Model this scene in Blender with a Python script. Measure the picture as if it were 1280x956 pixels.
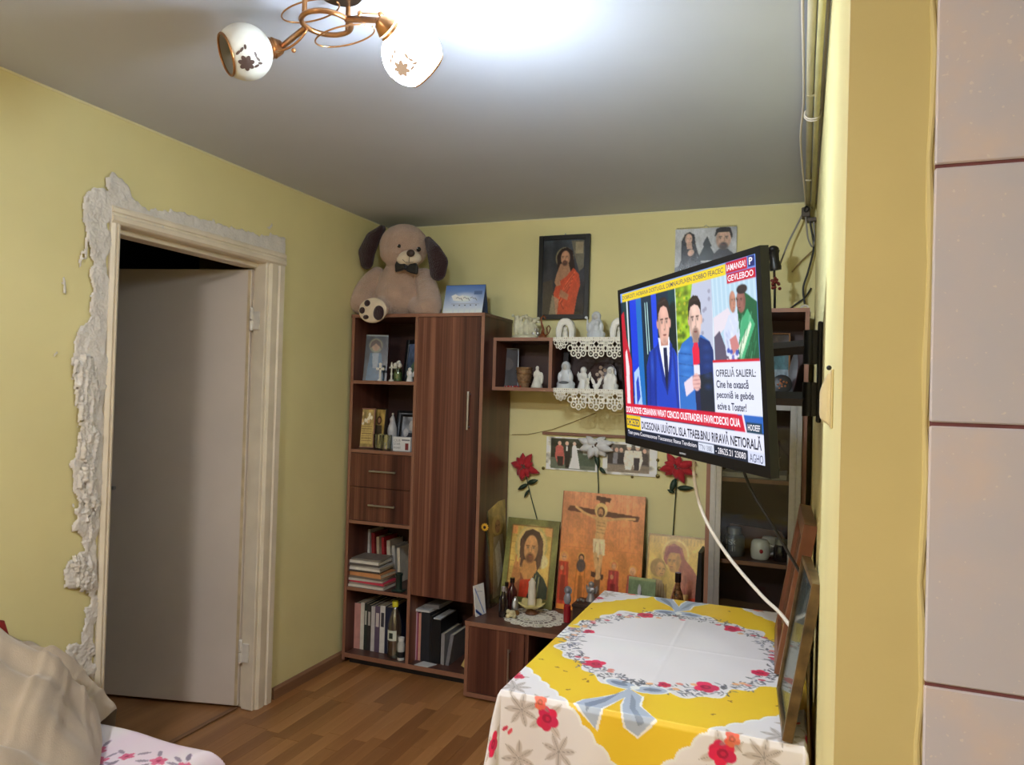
import bpy, bmesh, math, random
import numpy as np
from mathutils import Matrix, Vector, Euler

for o in list(bpy.data.objects):
    bpy.data.objects.remove(o, do_unlink=True)
SC = bpy.context.scene
COL = SC.collection
random.seed(7)
NR = np.random.RandomState(11)
PI = math.pi

# ------------------------------------------------------------------ camera, light, exposure
FPX = 919.8
CAMZ = 1.53
YAW, PITCH, ROLL = [math.radians(a) for a in (-21.567, .791, 1.629)]


def cam_axes():
    cy, sy, cp, sp = math.cos(YAW), math.sin(YAW), math.cos(PITCH), math.sin(PITCH)
    f = np.array([sy * cp, cy * cp, sp])
    r = np.array([cy, -sy, 0.])
    u = np.cross(r, f)
    cr, sr = math.cos(ROLL), math.sin(ROLL)
    return np.array([cr * r + sr * u, -sr * r + cr * u, f])


CM = cam_axes()
CP = np.array([0, 0, CAMZ])
cam_d = bpy.data.cameras.new('camera')
cam = bpy.data.objects.new('camera', cam_d)
COL.objects.link(cam)
cam_d.sensor_fit = 'HORIZONTAL'
cam_d.sensor_width = 36
cam_d.lens = FPX / 1280 * 36
cam_d.clip_start = .02
mw = Matrix.Identity(4)
for i in range(3):
    mw[i][0], mw[i][1], mw[i][2], mw[i][3] = CM[0][i], CM[1][i], -CM[2][i], CP[i]
cam.matrix_world = mw
SC.camera = cam

wd = bpy.data.worlds.new('world')
SC.world = wd
wd.use_nodes = True
wd.node_tree.nodes['Background'].inputs[0].default_value = (.02, .022, .03, 1)
wd.node_tree.nodes['Background'].inputs[1].default_value = .3

SC.view_settings.view_transform = 'Standard'
SC.view_settings.look = 'None'
SC.view_settings.gamma = 1
SC.view_settings.use_curve_mapping = False
SC.view_settings.exposure = .1
LAMP_BULB = 1500.0      # the lit bulb of the ceiling lamp
LAMP_GLASS = 106.0      # its glowing frosted shade
KITCHEN = 222.0          # ceiling light of the kitchen end behind the camera

# room, metres (camera stands at x=0, y=0)
XL, XR, YB, H = -2.38, .045, 3.90, 2.514
YJ = .99               # face of the wall end and of the tiled wall
YREAR, XKIT = -1.7, 1.7


# ------------------------------------------------------------------ pixels to points
def ray(x, y):
    return CM.T @ np.array([(x - 640) / FPX, -(y - 478) / FPX, 1.])


def Uy(x, y, Y):
    d = ray(x, y)
    return CP + d * (Y / d[1])


def Ux(x, y, X):
    d = ray(x, y)
    return CP + d * (X / d[0])


def Uz(x, y, Z):
    d = ray(x, y)
    return CP + d * ((Z - CAMZ) / d[2])


# ------------------------------------------------------------------ materials
def lin(c):
    c = np.asarray(c, float) / 255.
    return np.where(c <= .04045, c / 12.92, ((c + .055) / 1.055) ** 2.4)


def rgba(c, g=1.):
    l = np.minimum(lin(c) * g, .95)
    return (l[0], l[1], l[2], 1)


MC = {}


def newmat(name):
    m = bpy.data.materials.new(name)
    m.use_nodes = True
    nt = m.node_tree
    return m, nt, nt.nodes['Principled BSDF']


def mat(name, col, rough=.55, metal=0, noise=None, bump=None, sheen=0, spec=.5, stretch=None, emit=0, coat=0):
    if name in MC:
        return MC[name]
    m, nt, p = newmat(name)
    N, L = nt.nodes, nt.links
    p.inputs['Base Color'].default_value = rgba(col)
    p.inputs['Roughness'].default_value = rough
    p.inputs['Metallic'].default_value = metal
    p.inputs['Specular IOR Level'].default_value = spec
    if sheen:
        p.inputs['Sheen Weight'].default_value = sheen
    if coat:
        p.inputs['Coat Weight'].default_value = coat
    if emit:
        p.inputs['Emission Color'].default_value = rgba(col)
        p.inputs['Emission Strength'].default_value = emit
    if noise or bump:
        tc = N.new('ShaderNodeTexCoord')
        mp = N.new('ShaderNodeMapping')
        L.new(tc.outputs['Object'], mp.inputs[0])
        if stretch:
            mp.inputs['Scale'].default_value = stretch
    if noise:
        sc, amp = noise[:2]
        nz = N.new('ShaderNodeTexNoise')
        nz.inputs['Scale'].default_value = sc
        nz.inputs['Detail'].default_value = 5
        L.new(mp.outputs[0], nz.inputs['Vector'])
        rp = N.new('ShaderNodeValToRGB')
        rp.color_ramp.elements[0].position = .3
        rp.color_ramp.elements[1].position = .7
        a = lin(col)
        c2 = lin(noise[2]) if len(noise) > 2 else None
        lo = a * (1 - amp)
        hi = c2 if c2 is not None else np.minimum(a * (1 + amp), .95)
        rp.color_ramp.elements[0].color = (*lo, 1)
        rp.color_ramp.elements[1].color = (*hi, 1)
        L.new(nz.outputs['Fac'], rp.inputs[0])
        L.new(rp.outputs[0], p.inputs['Base Color'])
    if bump:
        nb = N.new('ShaderNodeTexNoise')
        nb.inputs['Scale'].default_value = bump[0]
        nb.inputs['Detail'].default_value = 6
        L.new(mp.outputs[0], nb.inputs['Vector'])
        bp = N.new('ShaderNodeBump')
        bp.inputs['Strength'].default_value = bump[1]
        bp.inputs['Distance'].default_value = bump[2] if len(bump) > 2 else .01
        L.new(nb.outputs['Fac'], bp.inputs['Height'])
        L.new(bp.outputs[0], p.inputs['Normal'])
    MC[name] = m
    return m


def wood(name, cols, sc, fine, rough=.42):
    """streaky veneer: broad bands and fine grain, stretched along one axis"""
    if name in MC:
        return MC[name]
    m, nt, p = newmat(name)
    N, L = nt.nodes, nt.links
    tc = N.new('ShaderNodeTexCoord')
    oi = N.new('ShaderNodeObjectInfo')
    outs = []
    for k, s in enumerate((sc, fine)):
        mp = N.new('ShaderNodeMapping')
        mp.inputs['Scale'].default_value = s
        L.new(tc.outputs['Object'], mp.inputs[0])
        nz = N.new('ShaderNodeTexNoise')
        nz.inputs['Scale'].default_value = 1
        nz.inputs['Detail'].default_value = 2 + 2 * k
        L.new(mp.outputs[0], nz.inputs['Vector'])
        outs.append(nz)
    mx = N.new('ShaderNodeMix')
    mx.inputs[0].default_value = .36
    L.new(outs[0].outputs['Fac'], mx.inputs[2])
    L.new(outs[1].outputs['Fac'], mx.inputs[3])
    rp = N.new('ShaderNodeValToRGB')
    e = rp.color_ramp.elements
    e[0].position, e[1].position = .34, .66
    e[0].color, e[1].color = rgba(cols[0]), rgba(cols[-1])
    for i, c in enumerate(cols[1:-1]):
        n = e.new(.34 + .32 * (i + 1) / (len(cols) - 1))
        n.color = rgba(c)
    L.new(mx.outputs[0], rp.inputs[0])
    L.new(rp.outputs[0], p.inputs['Base Color'])
    p.inputs['Roughness'].default_value = rough
    MC[name] = m
    return m


def colmat(name, rough=.5, emit=0, spec=.5, coat=0):
    """material that takes its colour from the painted colour attribute of the print"""
    if name in MC:
        return MC[name]
    m, nt, p = newmat(name)
    at = nt.nodes.new('ShaderNodeAttribute')
    at.attribute_name = 'Col'
    p.inputs['Roughness'].default_value = rough
    p.inputs['Specular IOR Level'].default_value = spec
    p.inputs['Coat Weight'].default_value = coat
    if emit:
        p.inputs['Base Color'].default_value = (.01, .01, .01, 1)
        nt.links.new(at.outputs['Color'], p.inputs['Emission Color'])
        p.inputs['Emission Strength'].default_value = emit
    else:
        nt.links.new(at.outputs['Color'], p.inputs['Base Color'])
    MC[name] = m
    return m


def glassmat(name, tint=(235, 240, 240), gloss=.08, rough=.02):
    if name in MC:
        return MC[name]
    m, nt, p = newmat(name)
    N, L = nt.nodes, nt.links
    N.remove(p)
    tr = N.new('ShaderNodeBsdfTransparent')
    tr.inputs[0].default_value = rgba(tint)
    gl = N.new('ShaderNodeBsdfGlossy')
    gl.inputs['Roughness'].default_value = rough
    lw = N.new('ShaderNodeLayerWeight')
    lw.inputs[0].default_value = .35
    ml = N.new('ShaderNodeMath')
    ml.operation = 'MULTIPLY_ADD'
    ml.inputs[1].default_value = .22
    ml.inputs[2].default_value = gloss
    L.new(lw.outputs['Fresnel'], ml.inputs[0])
    mx = N.new('ShaderNodeMixShader')
    L.new(ml.outputs[0], mx.inputs[0])
    L.new(tr.outputs[0], mx.inputs[1])
    L.new(gl.outputs[0], mx.inputs[2])
    L.new(mx.outputs[0], N['Material Output'].inputs[0])
    MC[name] = m
    return m


# ------------------------------------------------------------------ mesh builder
class MB:
    def __init__(s):
        s.v, s.f = [], []

    def add(s, v, f):
        b = len(s.v)
        s.v += [tuple(map(float, p)) for p in v]
        s.f += [tuple(i + b for i in q) for q in f]
        return s

    def box(s, x0, x1, y0, y1, z0, z1):
        v = [(x, y, z) for z in (z0, z1) for y in (y0, y1) for x in (x0, x1)]
        return s.add(v, [(0, 2, 3, 1), (4, 5, 7, 6), (0, 1, 5, 4), (2, 6, 7, 3), (0, 4, 6, 2), (1, 3, 7, 5)])

    def tube(s, pts, r, n=8, closed=False, cap=True):
        P = [Vector(p) for p in pts]
        m = len(P)
        R = r if hasattr(r, '__len__') else [r] * m
        v, prev = [], None
        for i in range(m):
            a = P[(i - 1) % m] if (closed or i) else P[i]
            b = P[(i + 1) % m] if (closed or i < m - 1) else P[i]
            t = (b - a).normalized()
            if prev is None:
                u = t.cross(Vector((0, 0, 1)))
                if u.length < .05:
                    u = t.cross(Vector((1, 0, 0)))
            else:
                u = prev - t * prev.dot(t)
            u.normalize()
            prev = u
            w = t.cross(u)
            for k in range(n):
                q = 2 * PI * k / n
                v.append(P[i] + (u * math.cos(q) + w * math.sin(q)) * R[i])
        f = []
        for i in range(m if closed else m - 1):
            j = (i + 1) % m
            for k in range(n):
                l = (k + 1) % n
                f.append((i * n + k, i * n + l, j * n + l, j * n + k))
        if cap and not closed:
            f.append(tuple(range(n))[::-1])
            f.append(tuple((m - 1) * n + k for k in range(n)))
        return s.add(v, f)

    def lathe(s, prof, c=(0, 0, 0), n=16, axis=None, sx=1, sy=1):
        """prof: (radius, height) pairs along the axis (default z)"""
        M = Matrix.Identity(3)
        if axis is not None:
            M = Vector((0, 0, 1)).rotation_difference(Vector(axis)).to_matrix()
        c = Vector(c)
        v = []
        for r, z in prof:
            for k in range(n):
                q = 2 * PI * k / n
                v.append(c + M @ Vector((r * sx * math.cos(q), r * sy * math.sin(q), z)))
        f = []
        for i in range(len(prof) - 1):
            for k in range(n):
                l = (k + 1) % n
                f.append((i * n + k, i * n + l, (i + 1) * n + l, (i + 1) * n + k))
        if prof[0][0] > 1e-6:
            f.append(tuple(range(n))[::-1])
        if prof[-1][0] > 1e-6:
            f.append(tuple((len(prof) - 1) * n + k for k in range(n)))
        return s.add(v, f)

    def ell(s, c, r, rot=None, nu=14, nv=9):
        M = Euler(rot).to_matrix() if rot else Matrix.Identity(3)
        c = Vector(c)
        r = r if hasattr(r, '__len__') else (r, r, r)
        v = [c + M @ Vector((0, 0, r[2]))]
        for i in range(1, nv):
            a = PI * i / nv
            for k in range(nu):
                q = 2 * PI * k / nu
                v.append(c + M @ Vector((r[0] * math.sin(a) * math.cos(q), r[1] * math.sin(a) * math.sin(q), r[2] * math.cos(a))))
        v.append(c + M @ Vector((0, 0, -r[2])))
        f = [(0, 1 + k, 1 + (k + 1) % nu) for k in range(nu)]
        for i in range(nv - 2):
            for k in range(nu):
                l = (k + 1) % nu
                a = 1 + i * nu
                f.append((a + k, a + nu + k, a + nu + l, a + l))
        e = 1 + (nv - 2) * nu
        f += [(e + k, len(v) - 1, e + (k + 1) % nu) for k in range(nu)]
        return s.add(v, f)

    def prism(s, poly, ex, p0=(0, 0, 0), eu=(1, 0, 0), ev=(0, 0, 1)):
        """2D outline (u,v) on the plane p0+u*eu+v*ev, pushed by the vector ex"""
        p0, eu, ev, ex = Vector(p0), Vector(eu), Vector(ev), Vector(ex)
        a = [p0 + eu * u + ev * w for u, w in poly]
        n = len(a)
        v = a + [p + ex for p in a]
        f = [tuple(range(n)), tuple(range(n, 2 * n))[::-1]]
        f += [(i, n + i, n + (i + 1) % n, (i + 1) % n) for i in range(n)]
        return s.add(v, f)

    def xf(s, M):
        s.v = [tuple(M @ Vector(p)) for p in s.v]
        return s

    def build(s, name, m, parent=None, loc=None, smooth=0, bevel=0, remesh=0, sub=0, smoothit=0, solid=0):
        me = bpy.data.meshes.new(name)
        off = OFF.get(parent.name, (0, 0, 0)) if parent else (loc or (0, 0, 0))
        V = np.array(s.v, float) - np.array(off)
        me.from_pydata(V.tolist(), [], s.f)
        bm = bmesh.new()
        bm.from_mesh(me)
        if bevel:
            bmesh.ops.bevel(bm, geom=list(bm.edges), offset=bevel, segments=1, affect='EDGES', clamp_overlap=True)
        bmesh.ops.recalc_face_normals(bm, faces=bm.faces)
        bm.to_mesh(me)
        bm.free()
        o = bpy.data.objects.new(name, me)
        COL.objects.link(o)
        if remesh or sub or smoothit or solid:
            if remesh:
                d = o.modifiers.new('r', 'REMESH')
                d.mode = 'VOXEL'
                d.voxel_size = remesh
            if smoothit:
                d = o.modifiers.new('s', 'SMOOTH')
                d.iterations = smoothit
                d.factor = .5
            if sub:
                d = o.modifiers.new('u', 'SUBSURF')
                d.levels = d.render_levels = sub
            if solid:
                d = o.modifiers.new('t', 'SOLIDIFY')
                d.thickness = solid
            dg = bpy.context.evaluated_depsgraph_get()
            nm = bpy.data.meshes.new_from_object(o.evaluated_get(dg))
            o.modifiers.clear()
            o.data = nm
            nm.name = name
            me = nm
        if smooth or remesh:
            me.shade_smooth()
            if smooth and smooth < 3:
                me.set_sharp_from_angle(angle=smooth)
        me.materials.clear()
        me.materials.append(m)
        if parent:
            o.parent = parent
            OFF[o.name] = off
        elif loc is not None:
            o.location = loc
        return o


OFF = {}


def tag(o, label, cat, group=None):
    o['label'] = label
    o['category'] = cat
    if group:
        o['group'] = group
    return o


def thing(name, label, cat, loc, group=None, rot=None):
    """Empty at the base of a thing. Unrotated: parts are given in world metres; rotated: in local metres"""
    o = bpy.data.objects.new(name, None)
    o.empty_display_size = .05
    COL.objects.link(o)
    o.location = tuple(float(a) for a in loc)
    if rot is not None:
        o.rotation_euler = rot
        OFF[o.name] = (0, 0, 0)
    else:
        OFF[o.name] = tuple(float(a) for a in loc)
    return tag(o, label, cat, group)


def struct(o):
    o['kind'] = 'structure'
    return o


def sempty(name, loc=(0, 0, 0)):
    o = bpy.data.objects.new(name, None)
    COL.objects.link(o)
    o.location = loc
    OFF[o.name] = loc
    return struct(o)


# ------------------------------------------------------------------ painted prints
def vnoise(h, w, cells, seed=0):
    r = np.random.RandomState(seed)
    g = r.rand(cells + 2, cells + 2)
    y = np.linspace(0, cells, h)
    x = np.linspace(0, cells, w)
    yi, xi = y.astype(int), x.astype(int)
    fy, fx = (y - yi)[:, None], (x - xi)[None]
    fy, fx = fy * fy * (3 - 2 * fy), fx * fx * (3 - 2 * fx)
    a = g[np.ix_(yi, xi)] * (1 - fx) + g[np.ix_(yi, xi + 1)] * fx
    b = g[np.ix_(yi + 1, xi)] * (1 - fx) + g[np.ix_(yi + 1, xi + 1)] * fx
    return a * (1 - fy) + b * fy


class Cv:
    """small painter; coordinates in any units, y downwards from y0 (top) to y1"""

    def __init__(s, ext, w, h, bg=(200, 200, 200)):
        s.ext, s.w, s.h = ext, w, h
        x = np.linspace(ext[0], ext[2], w)
        y = np.linspace(ext[1], ext[3], h)
        s.X, s.Y = np.meshgrid(x, y)
        s.c = np.zeros((h, w, 3)) + np.array(bg, float)

    def mix(s, m, c):
        m = np.clip(m, 0, 1)[..., None]
        s.c = s.c * (1 - m) + np.asarray(c, float) * m
        return s

    def rect(s, x0, y0, x1, y1, c, a=1):
        return s.mix(((s.X >= x0) & (s.X <= x1) & (s.Y >= y0) & (s.Y <= y1)) * float(a), c)

    def ell(s, cx, cy, rx, ry, c, rot=0, soft=.12, a=1):
        q = math.radians(rot)
        R_ = max(rx, ry)
        w = s.win(cx - R_, cy - R_, cx + R_, cy + R_)
        if w is None:
            return s
        dx, dy = s.X[w] - cx, s.Y[w] - cy
        u = (dx * math.cos(q) + dy * math.sin(q)) / rx
        v = (-dx * math.sin(q) + dy * math.cos(q)) / ry
        d = np.sqrt(u * u + v * v)
        m = (np.clip((1 - d) / soft, 0, 1) * a)[..., None]
        s.c[w] = s.c[w] * (1 - m) + np.asarray(c, float) * m
        return s

    def win(s, x0, y0, x1, y1):
        """index window of the canvas that holds the given box"""
        def rng(lo, hi, a, b, n):
            t0, t1 = sorted(((lo - a) / (b - a), (hi - a) / (b - a)))
            return max(0, int(t0 * (n - 1)) - 1), min(n, int(t1 * (n - 1)) + 3)
        i0, i1 = rng(y0, y1, s.ext[1], s.ext[3], s.h)
        j0, j1 = rng(x0, x1, s.ext[0], s.ext[2], s.w)
        if i1 <= i0 or j1 <= j0:
            return None
        return (slice(i0, i1), slice(j0, j1))

    def inpoly(s, pts):
        m = np.zeros(s.X.shape, bool)
        n = len(pts)
        for i in range(n):
            (xa, ya), (xb, yb) = pts[i], pts[(i + 1) % n]
            if ya == yb:
                continue
            c = ((ya > s.Y) != (yb > s.Y)) & (s.X < (xb - xa) * (s.Y - ya) / (yb - ya) + xa)
            m ^= c
        return m

    def poly(s, pts, c, a=1):
        return s.mix(s.inpoly(pts) * float(a), c)

    def line(s, pts, w, c, a=1):
        xs, ys = [p_[0] for p_ in pts], [p_[1] for p_ in pts]
        k = s.win(min(xs) - w, min(ys) - w, max(xs) + w, max(ys) + w)
        if k is None:
            return s
        d = np.full(s.X[k].shape, 1e9)
        for (xa, ya), (xb, yb) in zip(pts[:-1], pts[1:]):
            L = (xb - xa) ** 2 + (yb - ya) ** 2 + 1e-12
            t = np.clip(((s.X[k] - xa) * (xb - xa) + (s.Y[k] - ya) * (yb - ya)) / L, 0, 1)
            d = np.minimum(d, np.hypot(s.X[k] - xa - t * (xb - xa), s.Y[k] - ya - t * (yb - ya)))
        m = (np.clip((w / 2 - d) / (w * .25) + .5, 0, 1) * a)[..., None]
        s.c[k] = s.c[k] * (1 - m) + np.asarray(c, float) * m
        return s

    def vgrad(s, c0, c1):
        t = np.linspace(0, 1, s.h)[:, None, None]
        s.c = np.array(c0, float) * (1 - t) + np.array(c1, float) * t + np.zeros_like(s.c)
        return s

    def noise(s, cells, amp, seed=0, m=None):
        n = (vnoise(s.h, s.w, cells, seed) - .5) * 2 * amp
        if m is not None:
            n = n * m
        s.c = np.clip(s.c * (1 + n[..., None]), 0, 255)
        return s

    def face(s, cx, cy, rx, ry, skin, hair, beard=0, turn=0., brow=None):
        """a small painted head: shading, brows, eyes, nose, mouth; turn shifts the features sideways"""
        sk = np.array(skin, float)
        dk, lt = sk * .62, np.minimum(sk * 1.13, 250)
        hr = np.array(hair, float)
        br = hr if brow is None else np.array(brow, float)
        t = turn * rx
        s.ell(cx, cy, rx, ry, sk, soft=.1)
        s.ell(cx - rx * .72 * (1 if turn >= 0 else -1), cy, rx * .4, ry * .85, dk, soft=1., a=.55)
        s.ell(cx + t, cy - ry * .55, rx * .5, ry * .3, lt, soft=1., a=.6)
        s.ell(cx + t * .6, cy + ry * .8, rx * .6, ry * .25, dk, soft=1., a=.4)
        for sg in (-1, 1):
            ex = cx + t + sg * rx * .40
            s.ell(ex, cy - ry * .10, rx * .27, ry * .15, dk, soft=1., a=.75)
            s.ell(ex, cy - ry * .07, rx * .15, ry * .045, (226, 220, 214), soft=.5, a=.7)
            s.ell(ex, cy - ry * .07, rx * .075, ry * .05, (34, 26, 26), soft=.4)
            s.line([(ex - rx * .22, cy - ry * .20), (ex + rx * .20, cy - ry * .215)], ry * .06, br, a=.85)
            s.ell(ex + sg * rx * .06, cy + ry * .22, rx * .24, ry * .2, lt, soft=1., a=.35)
        s.line([(cx + t + rx * .10, cy - ry * .1), (cx + t + rx * .14, cy + ry * .22)], rx * .14, dk, a=.4)
        s.ell(cx + t, cy + ry * .27, rx * .2, ry * .06, dk, soft=.8, a=.8)
        if beard:
            m = hr * .5 + sk * .5 if beard < 1 else hr
            s.ell(cx + t * .7, cy + ry * .66, rx * .74, ry * .42, m, soft=.45, a=.85)
            s.ell(cx + t, cy + ry * .40, rx * .42, ry * .09, m, soft=.6, a=.8)
        s.ell(cx + t, cy + ry * .52, rx * .30, ry * .055, (150, 74, 70), soft=.6, a=.9)
        s.line([(cx + t - rx * .28, cy + ry * .51), (cx + t + rx * .28, cy + ry * .51)], ry * .03, (84, 40, 40), a=.8)
        return s

    def blur(s, n=1):
        for _ in range(n):
            p_ = np.pad(s.c, ((1, 1), (1, 1), (0, 0)), mode='edge')
            s.c = (p_[1:-1, 1:-1] * 4 + p_[:-2, 1:-1] + p_[2:, 1:-1] + p_[1:-1, :-2] + p_[1:-1, 2:]) / 8
        return s

    def finish(s, seed=0, amp=.1):
        return s.blur(1).noise(24, amp, seed + 31).noise(70, amp, seed + 32).noise(9, amp * .7, seed + 33)

    def sheet(s, name, m, parent, fn, gain=1.5, loc=None):
        """grid mesh with one colour per point; fn(u 0..1 rightwards, v 0..1 upwards) -> points"""
        U, V = np.meshgrid(np.linspace(0, 1, s.w), np.linspace(1, 0, s.h))
        P = np.stack(fn(U, V), -1).reshape(-1, 3)
        off = OFF.get(parent.name, (0, 0, 0)) if parent else (loc or (0, 0, 0))
        P = P - np.array(off)
        idx = np.arange(s.w * s.h).reshape(s.h, s.w)
        F = np.stack([idx[:-1, :-1], idx[1:, :-1], idx[1:, 1:], idx[:-1, 1:]], -1).reshape(-1, 4)
        me = bpy.data.meshes.new(name)
        me.from_pydata(P.tolist(), [], F.tolist())
        at = me.color_attributes.new('Col', 'FLOAT_COLOR', 'POINT')
        c = np.ones((s.h * s.w, 4), np.float32)
        c[:, :3] = np.minimum(lin(s.c.reshape(-1, 3)) * gain, .92)
        at.data.foreach_set('color', c.ravel())
        me.shade_smooth()
        me.materials.append(m)
        o = bpy.data.objects.new(name, me)
        COL.objects.link(o)
        if parent:
            o.parent = parent
            OFF[o.name] = off
        elif loc is not None:
            o.location = loc
        return o


def text_mesh(name, body, m, parent, fn, size=1., fit=None, shear=0, bold=0):
    """lettering as flat mesh; fn(x,y)->point ; fit=(width,height) squeezes the line into a box"""
    cu = bpy.data.curves.new(name, 'FONT')
    cu.body = body
    cu.size = 1
    cu.offset = bold
    cu.resolution_u = 3
    o = bpy.data.objects.new(name + '_t', cu)
    COL.objects.link(o)
    dg = bpy.context.evaluated_depsgraph_get()
    me = bpy.data.meshes.new_from_object(o.evaluated_get(dg))
    bpy.data.objects.remove(o, do_unlink=True)
    co = np.array([v.co[:] for v in me.vertices])
    x0, x1, y0, y1 = co[:, 0].min(), co[:, 0].max(), co[:, 1].min(), co[:, 1].max()
    for v in me.vertices:
        x, y = v.co[0], v.co[1]
        if fit:
            x, y = (x - x0) / (x1 - x0) * fit[0], (y - y0) / (y1 - y0) * fit[1]
        else:
            x, y = x * size, y * size
        v.co = fn(x, y)
    me.materials.clear()
    me.materials.append(m)
    q = bpy.data.objects.new(name, me)
    COL.objects.link(q)
    q.parent = parent
    OFF[q.name] = (0, 0, 0)
    return q

# ================================================================== THE ROOM
M_wall = mat('yellow_paint', (231, 220, 162), .75, noise=(1.3, .07), bump=(60, .08, .004), spec=.25)
M_ochre = mat('ochre_wall', (214, 200, 142), .6, noise=(3, .06), bump=(30, .15, .004), spec=.4)  # warmer, slightly darker yellow for the wall end and kitchen walls
M_ceil = mat('ceiling_paint', (198, 203, 218), .8, noise=(.9, .06), bump=(50, .06, .003), spec=.2)
M_hall = mat('hall_dark', (60, 66, 90), .8)
M_plaster = mat('raw_plaster', (226, 220, 212), .9, noise=(14, .07), bump=(45, .5, .006), spec=.2)
M_cream = mat('old_cream_gloss', (234, 222, 200), .42, noise=(9, .07), bump=(20, .12, .004))
M_leaf = mat('door_leaf_paint', (222, 210, 198), .4, noise=(2.2, .06), bump=(8, .06, .004))
M_edge = wood('wood_edge', [(138, 94, 74), (152, 108, 86)], (3, 3, 3), (40, 40, 5), .45)
M_woodv = wood('wood_veneer_upright', [(52, 25, 20), (74, 39, 31), (94, 54, 42), (112, 69, 53), (146, 98, 76)], (13, 3, .22), (90, 20, .9), .36)
M_woodh = wood('wood_veneer_level', [(62, 37, 32), (86, 54, 45), (106, 70, 58)], (.5, 12, 12), (2, 80, 80), .38)
M_back = wood('wood_back_panel', [(60, 36, 33), (78, 48, 43)], (.5, 4, 10), (2, 8, 60), .5)
M_skirt = wood('skirting_wood', [(128, 92, 66), (150, 110, 80)], (20, 1, 20), (80, 3, 80), .45)
M_black = mat('black_plastic', (22, 22, 24), .38, noise=(30, .1))
M_dark = mat('black_metal', (30, 31, 34), .45, noise=(30, .1))
M_alu = mat('brushed_aluminium', (176, 178, 182), .38, .75, noise=(60, .06))
M_steel = mat('handle_steel', (190, 190, 192), .28, .95)
M_gold = mat('antique_brass', (168, 120, 78), .3, .9, noise=(40, .15))
M_glass = glassmat('clear_glass')
M_cglass = glassmat('cabinet_glass', (244, 248, 250), .012)
M_print = colmat('print_matte', .55)
M_printg = colmat('print_glossy', .22, coat=.15)
M_white = mat('white_porcelain', (232, 230, 226), .22, noise=(30, .03), coat=.3)
M_cer = mat('white_ceramic_aged', (222, 218, 206), .4, noise=(40, .1))
M_lace = mat('white_crochet', (236, 232, 220), .9, bump=(400, .5, .002), spec=.1)

# floor and its laminate strips
fl = struct(MB().box(XL - 1.6, XKIT, YREAR, YB, -.05, -.004).build('floor', wood('floor_base', [(150, 104, 62), (176, 128, 82)], (12, .5, 1), (60, 2, 1), .35)))
plank_m = [wood('laminate_%d' % i, c, (14, .9, 1), (90, 3, 1), .3) for i, c in enumerate((
    [(150, 100, 56), (176, 124, 76)], [(140, 92, 52), (164, 114, 70)], [(164, 112, 66), (190, 138, 88)], [(132, 86, 48), (156, 106, 64)]))]
sw = .0655
pl_mesh = {}
k = 0
for i in range(28):
    x0 = XL + i * sw
    y = 1.25 - random.random() * .42
    while y < 3.55 and k < 290:
        L = random.choice((.42, .42, .36))
        mi = random.choice((0, 0, 1, 2, 2, 3))
        key = (L, mi)
        if key not in pl_mesh:
            o = MB().box(.0004, sw - .0004, .0006, L - .0006, -.004, 0).build('plank', plank_m[mi], fl)
            pl_mesh[key] = o.data
        else:
            o = bpy.data.objects.new('plank', pl_mesh[key])
            COL.objects.link(o)
            o.parent = fl
        o.location = (x0, y, 0)
        y += L
        k += 1
MB().box(XL - .10, XL - .075, 2.0, 2.80, 0, .005).build('threshold_strip', M_skirt, fl, bevel=.002)

struct(MB().box(XL - .12, XKIT, YREAR, YB, H, H + .08).build('ceiling', M_ceil))
DY0, DY1, DZ = 1.975, 2.83, 2.135      # hole for the door frame
wl = struct(MB().box(XL - .12, XL, YREAR, DY0, 0, H).box(XL - .12, XL, DY1, YB, 0, H).box(XL - .12, XL, DY0, DY1, DZ, H).build('wall_left', M_wall))
struct(MB().box(XL - 1.6, XR + .16, YB, YB + .12, 0, H).build('wall_back', M_wall))
wr = struct(MB().box(XR, XR + .16, YJ + .012, YB, 0, H).build('wall_right', M_wall))
struct(MB().box(XR, XR + .16, YJ, YJ + .012, 0, H).build('trim_1', M_ochre, bevel=.0))
wk = struct(MB().box(XR + .16, XKIT, YJ + .001, YJ + .16, 0, H).build('wall_kitchen', M_ochre))
struct(MB().box(XL - .12, XKIT, YREAR - .1, YREAR, 0, H).build('wall_rear', M_wall))
struct(MB().box(XKIT, XKIT + .1, YREAR - .1, YJ + .16, 0, H).build('wall_side', M_ochre))
# hall behind the door, its darkness put into the navy wall colour
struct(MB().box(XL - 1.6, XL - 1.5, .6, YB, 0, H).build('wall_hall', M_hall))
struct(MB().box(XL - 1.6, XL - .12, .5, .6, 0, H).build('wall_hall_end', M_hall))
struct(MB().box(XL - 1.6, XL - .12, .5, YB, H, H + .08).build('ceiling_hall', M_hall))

# skirting
struct(MB().prism([(0, 0), (.018, 0), (.016, .045), (.006, .055), (0, .055)], (0, YB - 2.945, 0), (XL, 2.945, 0)).build('baseboard_left', M_skirt))

# wall tiles of the kitchen end
M_grout = mat('dark_red_grout', (120, 72, 76), .8, noise=(40, .15))
M_tile = mat('pink_grey_tile', (214, 200, 202), .25, noise=(7, .1, (226, 196, 184)), spec=.5, coat=.1)
TX0 = .139
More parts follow.
